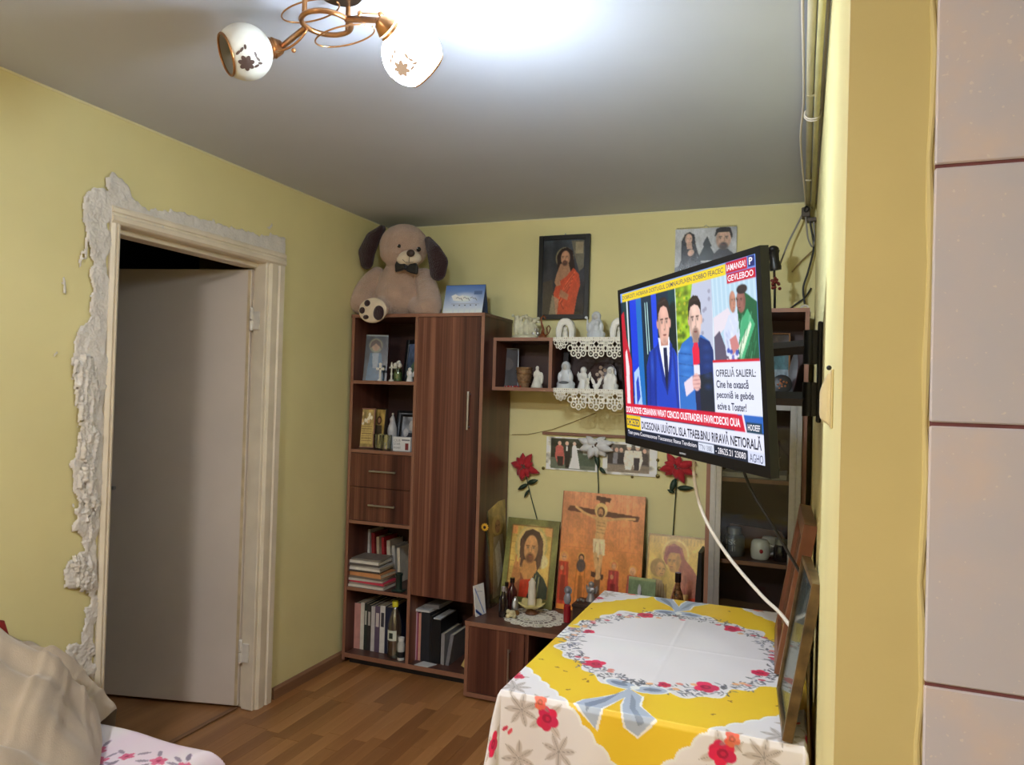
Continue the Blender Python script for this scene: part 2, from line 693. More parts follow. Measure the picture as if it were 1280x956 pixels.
# blotchy glaze: pinkish clouds and pale specks on a cool lilac grey
tm, nt, p = newmat('tile_glaze')
N, L = nt.nodes, nt.links
tc = N.new('ShaderNodeTexCoord')
n1 = N.new('ShaderNodeTexNoise'); n1.inputs['Scale'].default_value = 9; n1.inputs['Detail'].default_value = 6
n2 = N.new('ShaderNodeTexNoise'); n2.inputs['Scale'].default_value = 160; n2.inputs['Detail'].default_value = 1
oi = N.new('ShaderNodeObjectInfo')
va = N.new('ShaderNodeVectorMath'); va.operation = 'MULTIPLY_ADD'
va.inputs[1].default_value = (1, 1, 1)
L.new(tc.outputs['Object'], va.inputs[0]); L.new(oi.outputs['Random'], va.inputs[2])
L.new(va.outputs[0], n1.inputs['Vector']); L.new(va.outputs[0], n2.inputs['Vector'])
r1 = N.new('ShaderNodeValToRGB')
e = r1.color_ramp.elements
e[0].position, e[0].color = .38, rgba((206, 206, 222))
e[1].position, e[1].color = .66, rgba((222, 210, 212))
e.new(.52).color = rgba((212, 208, 220))
r2 = N.new('ShaderNodeValToRGB')
r2.color_ramp.elements[0].position, r2.color_ramp.elements[1].position = .70, .76
r2.color_ramp.elements[0].color = (0, 0, 0, 1); r2.color_ramp.elements[1].color = (.5, .5, .5, 1)
L.new(n1.outputs['Fac'], r1.inputs[0]); L.new(n2.outputs['Fac'], r2.inputs[0])
mx = N.new('ShaderNodeMix'); mx.data_type = 'RGBA'
mx.inputs[7].default_value = rgba((240, 234, 232))
L.new(r2.outputs[0], mx.inputs[0]); L.new(r1.outputs[0], mx.inputs[6]); L.new(mx.outputs[2], p.inputs['Base Color'])
p.inputs['Roughness'].default_value = .28
MB().box(TX0 + .001, XKIT, YJ - .0065, YJ + .001, .0, H).build('grout', M_grout, wk)
tile = None
TW, TH = .25, .3025
for c in range(4):
    for r in range(-5, 4):
        z0 = 1.5075 + r * TH + .0022
        if z0 > H:
            continue
        if tile is None or r == 3:
            hh = min(TH - .0044, H - z0)
            o = MB().box(0, TW - .004, -.010, -.0005, 0, hh).build('tile', tm, wk, bevel=.0018)
            if r != 3:
                tile = o.data
        else:
            o = bpy.data.objects.new('tile', tile)
            COL.objects.link(o)
            o.parent = wk
        o.location = (TX0 + c * TW, YJ + .0, max(z0, 0))
# the painted edge of the wall end is slightly bulged beside the tiles
MB().tube([(TX0 - .003 + .0018 * math.sin(i * 1.7) + .001 * math.sin(i * 4.1), YJ + .0005, H * i / 40) for i in range(41)], [.004 + .0012 * math.sin(i * 2.3) for i in range(41)], 8).build('paint_ridge', M_ochre, wk)

# door: frame, casing, leaf
d1 = sempty('door_1', (XL, 2.4, 0))
CY0, CY1, CZ = 1.955, 2.928, 2.178     # outer casing
IY0, IY1, IZ = 2.0, 2.80, 2.11         # clear opening
b = MB()
for (ya, yb) in ((CY0, IY0 - .006), (IY1 + .018, CY1)):
    w = yb - ya
    prof = [(0, 0), (0, .012), (.012, .02), (w * .4, .02), (w * .45, .014), (w * .55, .014), (w * .6, .022), (w - .012, .022), (w, .012), (w, 0)]
    b.prism([(u, v) for u, v in prof], (0, 0, CZ - .066), (XL, ya, 0), (0, 1, 0), (1, 0, 0))
b.build('casing_upright', M_cream, d1)
prof = [(0, 0), (0, .012), (.010, .022), (.026, .022), (.03, .014), (.038, .014), (.042, .02), (.056, .02), (.066, .01), (.066, 0)]
MB().prism(prof, (0, CY1 - CY0, 0), (XL, CY0, CZ - .066), (0, 0, 1), (1, 0, 0)).build('casing_head', M_cream, d1)
b = MB()
b.box(XL - .12, XL + .006, DY0, IY0, 0, IZ + .02)
b.box(XL - .06, XL + .008, IY1, DY1, 0, IZ + .02).box(XL - .12, XL - .06, IY1 + .015, DY1, 0, IZ + .02)
b.build('jamb', M_cream, d1, bevel=.003)
b = MB().box(XL - .045, XL + .006, IY0, IY1, IZ, DZ).box(XL - .12, XL - .045, IY0, IY1, IZ - .02, DZ)
b.build('head_jamb', M_cream, d1, bevel=.003)
hx, hy = -2.452, 2.792
dd = Vector((-.665, -.164)).normalized()
nn = Vector((dd.y, -dd.x))           # leaf thickness direction
if nn.y > 0:
    nn = -nn
b = MB()
q = [Vector((hx, hy)), Vector((hx, hy)) + dd * .80]
pts = [q[0], q[1], q[1] - nn * .04, q[0] - nn * .04]
b.prism([(a.x, a.y) for a in pts], (0, 0, 2.07), (0, 0, .012), (1, 0, 0), (0, 1, 0))
lf = b.build('door_leaf', M_leaf, d1, bevel=.004)
b = MB()
q2 = [q[0] + dd * .003, q[0] + dd * .016]
b.prism([((a + nn * .0025).x, (a + nn * .0025).y) for a in (q2[0], q2[1])] + [((a - nn * .001).x, (a - nn * .001).y) for a in (q2[1], q2[0])], (0, 0, 2.06), (0, 0, .016), (1, 0, 0), (0, 1, 0))
b.build('edge_lipping', mat('lipping', (206, 186, 150), .5, noise=(12, .2)), lf)
# a handle of the leaf on its far end
hp = q[1] - dd * .06
MB().tube([(hp.x, hp.y, 1.02), ((hp + nn * .05).x, (hp + nn * .05).y, 1.02), ((hp + nn * .055 - dd * -.0 + dd * -.11).x, (hp + nn * .055 - dd * .11).y, 1.02)], .009).build('door_handle', M_steel, lf)
M_hinge = mat('painted_hinge', (226, 220, 208), .45, noise=(30, .1))
for zc in (1.84, .27):
    hb = MB()
    X, Y = XL - .062, 2.788
    hb.tube([(X, Y, zc - .05), (X, Y, zc - .004)], .0085, 10).tube([(X, Y, zc + .004), (X, Y, zc + .05)], .0085, 10)
    hb.box(X - .002, X + .045, Y + .002, Y + .008, zc - .045, zc + .04)
    hb.ell((X, Y, zc + .052), .009)
    hb.build('hinge', M_hinge, d1, smooth=.6)

# raw plaster smeared round the frame (relief on the wall)
def wallpts(pl):
    return [tuple(Ux(x, y, XL)[[1, 2]]) for x, y in pl]


def plaster(name, polys, seed, depth=.011, res=.0035):
    pts = [p_ for pl in polys for p_ in wallpts(pl)]
    ya, yb = min(p_[0] for p_ in pts) - .02, max(p_[0] for p_ in pts) + .02
    za, zb = max(0.005, min(p_[1] for p_ in pts) - .02), max(p_[1] for p_ in pts) + .02
    w, h = int((yb - ya) / res), int((zb - za) / res)
    cv = Cv((ya, zb, yb, za), w, h)
    wob = [(vnoise(h, w, 26, seed + i) - .5) * .035 + (vnoise(h, w, 80, seed + 5 + i) - .5) * .018 for i in range(2)]
    cv.X = cv.X + wob[0]
    cv.Y = cv.Y + wob[1]
    m = np.zeros(cv.X.shape)
    for pl in polys:
        m = np.maximum(m, cv.inpoly(wallpts(pl)))
    keep = m > .5
    hgt = m.copy()
    for _ in range(5):
        hgt = (hgt + np.roll(hgt, 1, 0) + np.roll(hgt, -1, 0) + np.roll(hgt, 1, 1) + np.roll(hgt, -1, 1)) / 5
    # trowel ripples: noise stretched and of several sizes
    n = .35 + .5 * vnoise(h, w, 20, seed + 9) + .45 * vnoise(h, w, 60, seed + 10) + .35 * (NR.rand(h, w) - .3)
    hgt = np.clip(hgt - .25, 0, 1) * n * depth + .001
    X0 = np.linspace(ya, yb, w)
    Z0 = np.linspace(zb, za, h)
    mb = MB()
    idx = -np.ones((h, w), int)
    vs, fs = [], []
    for i in range(h):
        for j in range(w):
            if keep[i, j]:
                idx[i, j] = len(vs)
                vs.append((XL + hgt[i, j], X0[j], Z0[i]))
    for i in range(h - 1):
        for j in range(w - 1):
            a = (idx[i, j], idx[i + 1, j], idx[i + 1, j + 1], idx[i, j + 1])
            if min(a) >= 0:
                fs.append(a)
    mb.add(vs, fs)
    return mb.build(name, M_plaster, wl, smooth=3)


plaster('plaster_patch', [
    [(104, 240), (118, 232), (131, 236), (134, 221), (142, 217), (156, 232), (162, 246), (178, 256), (212, 262), (250, 272), (278, 280), (300, 288), (330, 292), (343, 291), (354, 300),
     (356, 330), (352, 352), (346, 352), (345, 320), (300, 312), (240, 298), (190, 286), (150, 274), (136, 280), (134, 360), (132, 450), (130, 540), (126, 640), (122, 700), (118, 745), (110, 752), (100, 735), (78, 742),
     (84, 700), (92, 690), (104, 684), (92, 655), (90, 600), (92, 545), (100, 520), (92, 480), (90, 440), (100, 400), (112, 380), (108, 340), (110, 300), (102, 330), (98, 345), (104, 300)],
    [(72, 838), (84, 802), (98, 800), (106, 770), (112, 745), (120, 745), (118, 800), (114, 850), (104, 850), (96, 842)],
    [(331, 282), (336, 276), (339, 279), (334, 287)],
    [(348, 352), (353, 352), (351, 420), (347, 470), (345, 420)],
    [(76, 350), (82, 352), (80, 362), (75, 360)],
    [(68, 440), (74, 442), (72, 448), (67, 446)],
], 3, .016)
plaster('plaster_patch', [
    [(88, 455), (100, 440), (112, 445), (122, 470), (120, 560), (118, 640), (110, 690), (98, 640), (96, 560)],
    [(84, 700), (100, 690), (114, 700), (116, 730), (104, 745), (90, 735)],
], 21, .03)
MB().box(XL - .001, XL + .0035, YREAR, YB - .001, H - .008, H - .0005).build('caulk_line', mat('pale_line', (232, 224, 180), .7), wl)
MB().box(XL, XR, YB - .0035, YB + .001, H - .008, H - .0005).build('caulk_line', MC['pale_line'], bpy.data.objects['wall_back'])

# ================================================================== TALL CABINET
YC, YCB = 3.50, 3.885
CX0, CX1, CTOP = -2.355, -1.545, 1.924
T = .018
cab = thing('wall_cabinet', 'tall brown woodgrain cabinet with open shelves, two drawers and long door', 'cabinet', ((CX0 + CX1) / 2, 3.69, 0))
DV = -1.944
MB().box(CX0, CX0 + T, YC, YCB, 0.02, CTOP).build('side_panel', M_woodv, cab)
MB().box(CX1 - T, CX1, YC, YCB, 0.02, CTOP).build('side_panel', M_woodv, cab)
MB().box(DV - T / 2, DV + T / 2, YC, YCB, .058, CTOP).build('divider_panel', M_woodv, cab)
MB().box(CX0 - .004, CX1 + .004, YC - .004, YCB, CTOP, CTOP + T).build('top_panel', M_woodh, cab)
MB().box(CX0 + T, CX1 - T, YCB - .004, YCB, .058, CTOP).build('back_panel', M_back, cab)
MB().box(CX0 + T, CX1 - T, YC, YCB - .004, .04, .058).build('bottom_panel', M_woodh, cab)
MB().box(CX0 + .03, CX1 - .03, YC + .03, YCB - .03, 0, .04).build('plinth', M_dark, cab)
SH = [1.565, 1.182, .788, .417]
eb = MB()
for z in SH:
    MB().box(CX0 + T, DV - T / 2, YC + .004, YCB - .004, z - T / 2, z + T / 2).build('shelf', M_woodh, cab)
    eb.box(CX0 + T, DV - T / 2, YC + .001, YC + .004, z - T / 2, z + T / 2)
MB().box(DV + T / 2, CX1 - T, YC + .02, YCB - .004, .43, .448).build('shelf', M_woodh, cab)
for x in (CX0, CX1 - T):
    eb.box(x, x + T, YC - .002, YC, .02, CTOP)
eb.box(DV - T / 2, DV + T / 2, YC - .002, YC, .058, CTOP)
eb.box(CX0, CX1, YC - .006, YC - .004, CTOP, CTOP + T)
eb.box(CX0 + T, CX1 - T, YC - .002, YC, .036, .06)
eb.build('edge_banding', M_edge, cab)


def bar_handle(parent, p, axis, L, out=(0, -1, 0), r=.005):
    p, a, o_ = Vector(p), Vector(axis), Vector(out)
    b = MB().tube([p + o_ * .022 - a * L / 2, p + o_ * .022 + a * L / 2], r, 8)
    for s in (-1, 1):
        b.tube([p + a * s * (L / 2 - .015), p + o_ * .022 + a * s * (L / 2 - .015)], r * .8, 8)
    return b.build('handle', M_steel, parent, smooth=.7)


for z0, z1 in ((.800, .983), (.986, 1.170)):
    o = MB().box(CX0 + T + .002, DV - T / 2 - .002, YC - .002, YC + .016, z0, z1).build('drawer', M_woodv, cab, bevel=.0015)
    bar_handle(o, ((CX0 + DV) / 2 + .03, YC - .002, (z0 + z1) / 2), (1, 0, 0), .165)
o = MB().box(DV + .012, CX1 - .021, YC - .004, YC + .014, .432, CTOP - .002).build('door', M_woodv, cab, bevel=.0015)
hz = Uy(586, 513, YC)
bar_handle(o, (hz[0] + .005, YC - .004, hz[2]), (0, 0, 1), .20, r=.006)

# ================================================================== HANGING SHELF
YS = 3.62
WX0, WX1 = CX1 + .001, -.409
Z0, Z1 = 1.541, 1.822
ws = thing('wall_shelf', 'brown woodgrain box shelf hung on the yellow wall between two cabinets', 'shelf', ((WX0 + WX1) / 2, 3.8, Z0))
eb = MB()
MB().box(WX0 - .0, WX1, YS, YB - .003, Z0, Z0 + T).build('bottom_board', M_woodh, ws)
MB().box(WX0, WX1, YS, YB - .003, Z1 - T, Z1).build('top_board', M_woodh, ws)
MB().box(WX0, WX1, YB - .008, YB - .003, Z0 + T, Z1 - T).build('back_panel', M_back, ws)
dvx = Uy(686, 455, YS)[0]
for x in (WX0, dvx, -.80):
    MB().box(x, x + T, YS + .001, YB - .008, Z0 + T, Z1 - T).build('upright', M_woodv, ws)
    eb.box(x, x + T, YS - .002, YS + .001, Z0 + T, Z1 - T)
for z in (Z0, Z1 - T):
    eb.box(WX0, WX1, YS - .002, YS, z, z + T)
eb.build('edge_banding', M_edge, ws)

# ================================================================== LOW CABINET
YLc = 3.367
LX0, LX1, LZ = CX1 + .002, -.43, .386
lc = thing('low_cabinet', 'low brown woodgrain cabinet under the icons with a door and open bay', 'cabinet', ((LX0 + LX1) / 2, 3.6, 0))
MB().box(LX0, LX1, YLc - .006, YB - .01, LZ - .022, LZ).build('top_board', M_woodh, lc)
MB().box(LX0, LX1, YLc - .009, YLc - .006, LZ - .022, LZ).build('edge_banding', M_edge, lc)
for x in (LX0, -1.225, -.78, LX1 - T):
    MB().box(x, x + T, YLc + .002, YB - .01, .02, LZ - .022).build('upright', M_woodv, lc)
MB().box(LX0, LX1, YLc, YB - .01, .012, .034).build('bottom_board', M_woodh, lc)
MB().box(LX0, LX0 + T, YLc - .002, YLc + .002, .02, LZ - .022).box(LX0, LX1, YLc - .003, YLc, .012, .034).build('edge_strip', M_edge, lc)
MB().box(LX0 + T, LX1 - T, YB - .02, YB - .014, .034, LZ - .022).build('back_panel', M_back, lc)
MB().box(LX0 + .03, LX1 - .03, YLc + .04, YB - .05, 0, .012).build('plinth', M_dark, lc)
MB().box(-1.207, -.782, YLc + .03, YB - .02, .19, .206).build('shelf', M_woodh, lc)
o = MB().box(LX0 + T + .002, -1.227, YLc - .004, YLc + .014, .037, LZ - .025).build('door', M_woodv, lc, bevel=.0015)
bar_handle(o, (-1.30, YLc - .004, .2), (0, 0, 1), .17)
o = MB().box(-.76, LX1 - .02, YLc - .004, YLc + .014, .037, LZ - .025).build('door', M_woodv, lc, bevel=.0015)
bar_handle(o, (-.70, YLc - .004, .2), (0, 0, 1), .17)

# ================================================================== DISPLAY CABINET
GX0, GX1 = -.405, .022
dc = thing('display_cabinet', 'narrow brown display cabinet with aluminium framed glass door beside right wall', 'cabinet', ((GX0 + GX1) / 2, 3.69, 0))
for x in (GX0, GX1 - T):
    MB().box(x, x + T, YC, YCB, .02, CTOP).build('side_panel', M_woodv, dc)
MB().box(GX0, GX1, YC - .003, YCB, CTOP, CTOP + T).build('top_panel', M_woodh, dc)
MB().box(GX0 + T, GX1 - T, YCB - .005, YCB, .04, CTOP).build('back_panel', M_back, dc)
MB().box(GX0 + T, GX1 - T, YC + .002, YCB - .005, .04, .058).build('bottom_panel', M_woodh, dc)
MB().box(GX0 + .03, GX1 - .03, YC + .03, YCB - .03, 0, .04).build('plinth', M_dark, dc)
eb = MB()
for z in (1.548, 1.160, .786, .42):
    MB().box(GX0 + T, GX1 - T, YC + .022, YCB - .005, z - T / 2, z + T / 2).build('shelf', M_woodh, dc)
    eb.box(GX0 + T, GX1 - T, YC + .019, YC + .022, z - T / 2, z + T / 2)
for x in (GX0, GX1 - T):
    eb.box(x, x + T, YC - .002, YC, .02, CTOP)
eb.box(GX0, GX1, YC - .005, YC - .003, CTOP, CTOP + T)
eb.build('edge_banding', M_edge, dc)
gd = MB()
fx0, fx1, fz0, fz1, fw = GX0 + .02, GX1 - .02, .07, 1.535, .05
for (a, b_, c, d_) in ((fx0, fx0 + fw, fz0, fz1), (fx1 - fw, fx1, fz0, fz1), (fx0 + fw, fx1 - fw, fz0, fz0 + fw), (fx0 + fw, fx1 - fw, fz1 - fw, fz1)):
    gd.box(a, b_, YC - .02, YC - .002, c, d_)
for (a, c) in ((fx0 + fw * .42, 0), (fx1 - fw * .42 - .006, 0)):
    gd.box(a, a + .006, YC - .0235, YC - .02, fz0, fz1)
gdo = gd.build('door_frame', M_alu, dc, bevel=.001)
MB().box(fx0 + fw - .005, fx1 - fw + .005, YC - .012, YC - .008, fz0 + fw - .005, fz1 - fw + .005).build('glass_pane', M_cglass, gdo)

# ================================================================== CEILING LAMP
LC = Uy(412, 20, 1.5)
lx, ly = LC[0], 1.5
lamp = thing('ceiling_lamp', 'brass two-arm ceiling lamp with frosted flower globes, one globe lit', 'ceiling lamp', (lx, ly, H))
MB().lathe([(.062, 0), (.062, -.012), (.05, -.026), (.0, -.028)], (lx + .03, ly, H), 28).build('ceiling_plate', mat('dark_bronze', (70, 58, 50), .35, .8), lamp, smooth=.6)
ring_c = Vector(Uy(408, 29, 1.5))
b = MB().tube([ring_c + Vector((.060 * math.cos(a), .060 * math.sin(a), 0)) for a in np.linspace(0, 2 * PI, 40, endpoint=False)], .0065, 10, closed=True)
b.build('ring', M_gold, lamp, smooth=3)
for s in (-1, 1):
    t = ring_c + Vector((.028 * s + .0, 0.05 * s, 0))
    MB().tube([(t.x, t.y, ring_c.z), (t.x, t.y, H - .02)], .0065, 10).build('stem', M_gold, lamp, smooth=.8)


def bez(p0, p1, p2, n=12):
    p0, p1, p2 = Vector(p0), Vector(p1), Vector(p2)
    return [p0 * (1 - t) ** 2 + p1 * 2 * t * (1 - t) + p2 * t * t for t in np.linspace(0, 1, n)]


for sx, c in ((-.035, (388, 14)), (.035, (431, 45))):
    b = MB()
    cc = Vector(Uy(c[0], c[1], 1.5))
    b.tube([cc + Vector((.078 * math.cos(a), .05 * math.sin(a), .012 * math.sin(a + 1))) for a in np.linspace(0, 2 * PI * .93, 36)], .0022, 6)
    b.build('wire_loop', M_gold, lamp, smooth=3)
b = MB()
b.tube(bez(Uy(432, 20, 1.5), Uy(446, 24, 1.49), Uy(452, 17, 1.5), 8) + [Vector(Uy(474, 18, 1.5))], .003, 6)
b.ell(Uy(450, 17, 1.5), .007).ell(Uy(476, 18, 1.5), .007)
b.build('leaf_twig', M_gold, lamp, smooth=3)
b = MB()
b.tube(bez(Uy(384, 36, 1.5), Uy(372, 60, 1.5), Uy(345, 65, 1.5), 10), .003, 6)
b.ell(Uy(367, 63, 1.5), .006)
b.build('leaf_twig', M_gold, lamp, smooth=3)

RG = .070
M_frost = mat('frosted_glass_unlit', (206, 204, 194), .5, noise=(6, .05), spec=.6)
mfl, ntf, pf = newmat('frosted_glass_lit')
pf.inputs['Base Color'].default_value = (.9, .92, .9, 1)
pf.inputs['Emission Color'].default_value = (.76, .89, 1, 1)
pf.inputs['Emission Strength'].default_value = LAMP_GLASS
mbl, ntb, pb = newmat('lit_bulb')
pb.inputs['Emission Color'].default_value = (.76, .89, 1, 1)
pb.inputs['Emission Strength'].default_value = LAMP_BULB
M_petal = mat('brown_print', (74, 56, 50), .5)
emat0 = mat('brown_print_backlit', (150, 130, 112), .5, emit=1.2)
for k, (pc, hold, ax0, mk) in enumerate((((306, 65), (340, 58), Vector((-.50, -.66, -.34)), M_frost), ((515, 68), (482, 47), Vector((.42, .80, -.50)), mfl))):
    c = Vector(Uy(pc[0], pc[1], 1.5))
    ax = ax0.normalized()
    root = c - ax * RG
    edge = ring_c + Vector((-.058 if k == 0 else .058, 0, 0))
    MB().tube(bez(edge, edge.lerp(root, .5) + Vector((0, 0, -.008 if k == 0 else .014)), root - ax * .03, 12), .0075, 10).build('arm', M_gold, lamp, smooth=3)
    MB().lathe([(.009, -.036), (.018, -.028), (.024, -.014), (.027, -.008), (.024, -.003), (.028, .002), (.026, .008), (0, .010)], root, 20, ax).build('holder', M_gold, lamp, smooth=.7)
    a0 = math.radians(46)
    prof = [(RG * math.sin(a), -RG * math.cos(a)) for a in np.linspace(.30, PI - a0, 18)]
    inner = [((RG - .0025) * math.sin(a), -(RG - .0025) * math.cos(a)) for a in np.linspace(PI - a0, .30, 18)]
    g = MB()
    M3 = Vector((0, 0, 1)).rotation_difference(ax).to_matrix()
    g.lathe(prof + inner, c, 32, ax)
    go = g.build('glass_globe', mk, lamp, smooth=3)
    rr = RG * math.sin(a0)
    MB().tube([c + M3 @ Vector((rr * math.cos(q_), rr * math.sin(q_), RG * math.cos(a0))) for q_ in np.linspace(0, 2 * PI, 36, endpoint=False)], .0032, 8, closed=True).build('rim', M_gold, go, smooth=3)
    # printed rose on the side that faces the room
    view = (Vector(CP) - c).normalized()
    up = Vector((0, 0, 1))
    vv = (view + Vector((0, 0, -.62)) + (Vector((.15, 0, 0)) if k == 0 else Vector((-.45, 0, .1)))).normalized()
    t1 = vv.cross(up).normalized()
    t2 = t1.cross(vv)
    f = MB()

    def petal(u, v, ru, rv, ang):
        u, v, ru, rv = u * 1.35, v * 1.35, ru * 1.35, rv * 1.35
        P_ = []
        for q_ in np.linspace(0, 2 * PI, 12, endpoint=False):
            a, b_ = ru * math.cos(q_), rv * math.sin(q_)
            a, b_ = a * math.cos(ang) - b_ * math.sin(ang), a * math.sin(ang) + b_ * math.cos(ang)
            P_.append(c + (vv + (t1 * (u + a) + t2 * (v + b_)) / RG).normalized() * (RG + .0009))
        f.add(P_, [tuple(range(12))])
    for j in range(7):
        q_ = j * 2 * PI / 7
        petal(.0085 * math.cos(q_), .0085 * math.sin(q_), .0072, .0045, q_)
    petal(0, 0, .004, .004, 0)
    for (u, v, q_) in ((-.022, .012, .6), (-.028, .004, .1), (-.020, -.002, -.5), (-.016, .020, 1.2), (.012, .024, 1.9), (.006, .032, 1.4), (.018, .016, 2.2)):
        petal(u, v, .0062, .0028, q_)
    f.build('flower_print', M_petal if k == 0 else emat0, go)
    if k:
        MB().ell(c + ax * .018, (.026, .026, .030)).build('bulb', mbl, lamp, smooth=3)
        MB().lathe([(.013, -.06), (.013, -.02), (.02, 0)], c + ax * .012, 14, ax).build('bulb_socket', M_white, lamp)
    else:
        MB().ell(c + ax * .012, (.024, .024, .028)).build('bulb', mat('bulb_glass_off', (225, 225, 222), .3), lamp, smooth=3)

# lamp of the kitchen end (behind the photographer)
kl = thing('kitchen_ceiling_light', 'round white ceiling light over the kitchen end', 'ceiling lamp', (-1.3, -.4, H))
MB().lathe([(.16, 0), (.16, -.02), (.15, -.03), (0, -.031)], (-1.3, -.4, H), 28).build('base', M_white, kl)
mk_, nk_, pk_ = newmat('kitchen_diffuser')
pk_.inputs['Emission Color'].default_value = (1, .95, .95, 1)
pk_.inputs['Emission Strength'].default_value = KITCHEN
MB().lathe([(.14, -.031), (.13, -.055), (.08, -.075), (0, -.082)], (-1.3, -.4, H), 28).build('diffuser', mk_, kl, smooth=3)

# ================================================================== TELEVISION
def rotm(a, b, c):
    return Matrix.Rotation(a, 3, 'Z') @ Matrix.Rotation(b, 3, 'X') @ Matrix.Rotation(c, 3, 'Y')


TVR = rotm(*[math.radians(a) for a in (-56.158, 5.098, .974)])
TVC = Vector((-.336, 2.155, 1.623))
tv = thing('television', 'flat black television showing a news programme, swung out from right wall', 'television', TVC, rot=TVR.to_euler())
TVW, TVH = .915, .535
sx0, sx1, sz0, sz1 = -.436, .436, -.240, .252
b = MB()
b.box(-TVW / 2, TVW / 2, 0, .022, sz1, TVH / 2).box(-TVW / 2, TVW / 2, 0, .022, -TVH / 2, sz0)
b.box(-TVW / 2, sx0, 0, .022, sz0, sz1).box(sx1, TVW / 2, 0, .022, sz0, sz1)
b.build('bezel', mat('gloss_black', (16, 16, 18), .35, spec=.3), tv)
b = MB()
x, z = TVW / 2 - .004, TVH / 2 - .004
b.add([(-x, .02, -z), (x, .02, -z), (x, .02, z), (-x, .02, z), (-x + .03, .045, -z + .01), (x - .03, .045, -z + .01), (x - .03, .038, z - .03), (-x + .03, .038, z - .03)],
      [(0, 1, 2, 3), (4, 5, 6, 7), (0, 1, 5, 4), (1, 2, 6, 5), (2, 3, 7, 6), (3, 0, 4, 7)])
b.add([(-.36, .035, -z + .008), (.40, .035, -z + .008), (.40, .03, .06), (-.36, .03, .06), (-.32, .085, -z + .03), (.37, .085, -z + .03), (.34, .062, .02), (-.28, .062, .02)],
      [(0, 1, 2, 3), (4, 5, 6, 7), (0, 1, 5, 4), (1, 2, 6, 5), (2, 3, 7, 6), (3, 0, 4, 7)])
b.build('back_shell', M_black, tv, bevel=.003)
MB().box(-.02, .02, -.0012, 0, -.259, -.254).build('badge', mat('badge_grey', (150, 150, 155), .4), tv)

E_ = (sx0, -sz1, sx1, -sz0)     # painter units: metres on the screen, y down
cv = Cv(E_, 420, 236, (20, 30, 60))
# --- left picture: man in blue suit before flags
cv.rect(-.436, -.222, .0, .128, (16, 42, 66))
for (xa, xb, c) in ((-.42, -.385, (30, 60, 60)), (-.385, -.372, (210, 220, 225)), (-.355, -.30, (24, 60, 215)), (-.30, -.255, (30, 110, 190)), (-.175, -.135, (30, 70, 220)), (-.05, .0, (14, 60, 70))):
    cv.rect(xa, -.222, xb, .128, c)
for xa in (-.225, -.208):
    cv.line([(xa, -.20), (xa + .004, -.04)], .006, (190, 230, 225))
cv.poly([(-.436, -.18), (-.41, -.19), (-.40, -.10), (-.36, -.02), (-.365, .128), (-.436, .128)], (190, 30, 50))
cv.poly([(-.415, -.05), (-.40, -.06), (-.385, .0), (-.39, .128), (-.42, .128)], (235, 220, 225))
cv.poly([(-.345, .02), (-.30, .0), (-.285, .128), (-.35, .128)], (170, 200, 240))
cv.poly([(-.33, .05), (-.31, .03), (-.30, .1), (-.33, .128)], (40, 70, 190))
cv.ell(-.02, -.10, .05, .09, (10, 30, 34))
cv.poly([(-.245, .128), (-.235, .0), (-.205, -.045), (-.14, -.065), (-.06, -.065), (-.02, -.045), (0, -.02), (0, .128)], (28, 66, 190))
cv.poly([(-.235, .0), (-.2, -.045), (-.15, -.06), (-.17, .128), (-.245, .128)], (22, 52, 160))
cv.poly([(-.135, -.085), (-.055, -.085), (-.048, -.05), (-.085, .075), (-.128, -.055)], (232, 236, 246))
cv.poly([(-.10, -.055), (-.075, -.055), (-.070, .06), (-.088, .09), (-.098, .05)], (20, 30, 70))
cv.line([(-.135, -.06), (-.088, .08)], .006, (16, 40, 130)).line([(-.048, -.055), (-.085, .08)], .006, (16, 40, 130))
cv.rect(-.116, -.10, -.064, -.06, (196, 140, 124))
cv.ell(-.092, -.072, .03, .012, (150, 96, 86), soft=1., a=.7)
cv.ell(-.134, -.128, .008, .016, (206, 150, 136)).ell(-.046, -.126, .008, .016, (214, 160, 146))
cv.face(-.090, -.126, .043, .066, (224, 176, 160), (54, 38, 36), turn=.12)
cv.poly([(-.136, -.135), (-.136, -.170), (-.124, -.192), (-.10, -.206), (-.07, -.204), (-.05, -.188), (-.042, -.160), (-.043, -.132), (-.052, -.152), (-.062, -.172), (-.085, -.180), (-.108, -.176), (-.124, -.158), (-.130, -.135)], (46, 33, 32))
cv.line([(-.12, -.19), (-.07, -.196)], .006, (84, 62, 54), a=.5)
for (xa, ya, xb, yb) in ((-.205, -.04, -.22, .12), (-.17, -.05, -.175, .12), (-.03, -.04, -.018, .12)):
    cv.line([(xa, ya), (xb, yb)], .012, (16, 40, 128), a=.6)
cv.ell(-.19, .0, .02, .06, (58, 104, 220), soft=1., a=.6).ell(-.045, .03, .02, .06, (48, 92, 210), soft=1., a=.6)
cv.poly([(-.135, -.075), (-.15, -.06), (-.118, .045), (-.088, .088), (-.108, .02)], (20, 48, 150))
cv.poly([(-.052, -.075), (-.036, -.06), (-.056, .04), (-.086, .088), (-.066, .02)], (20, 48, 150))
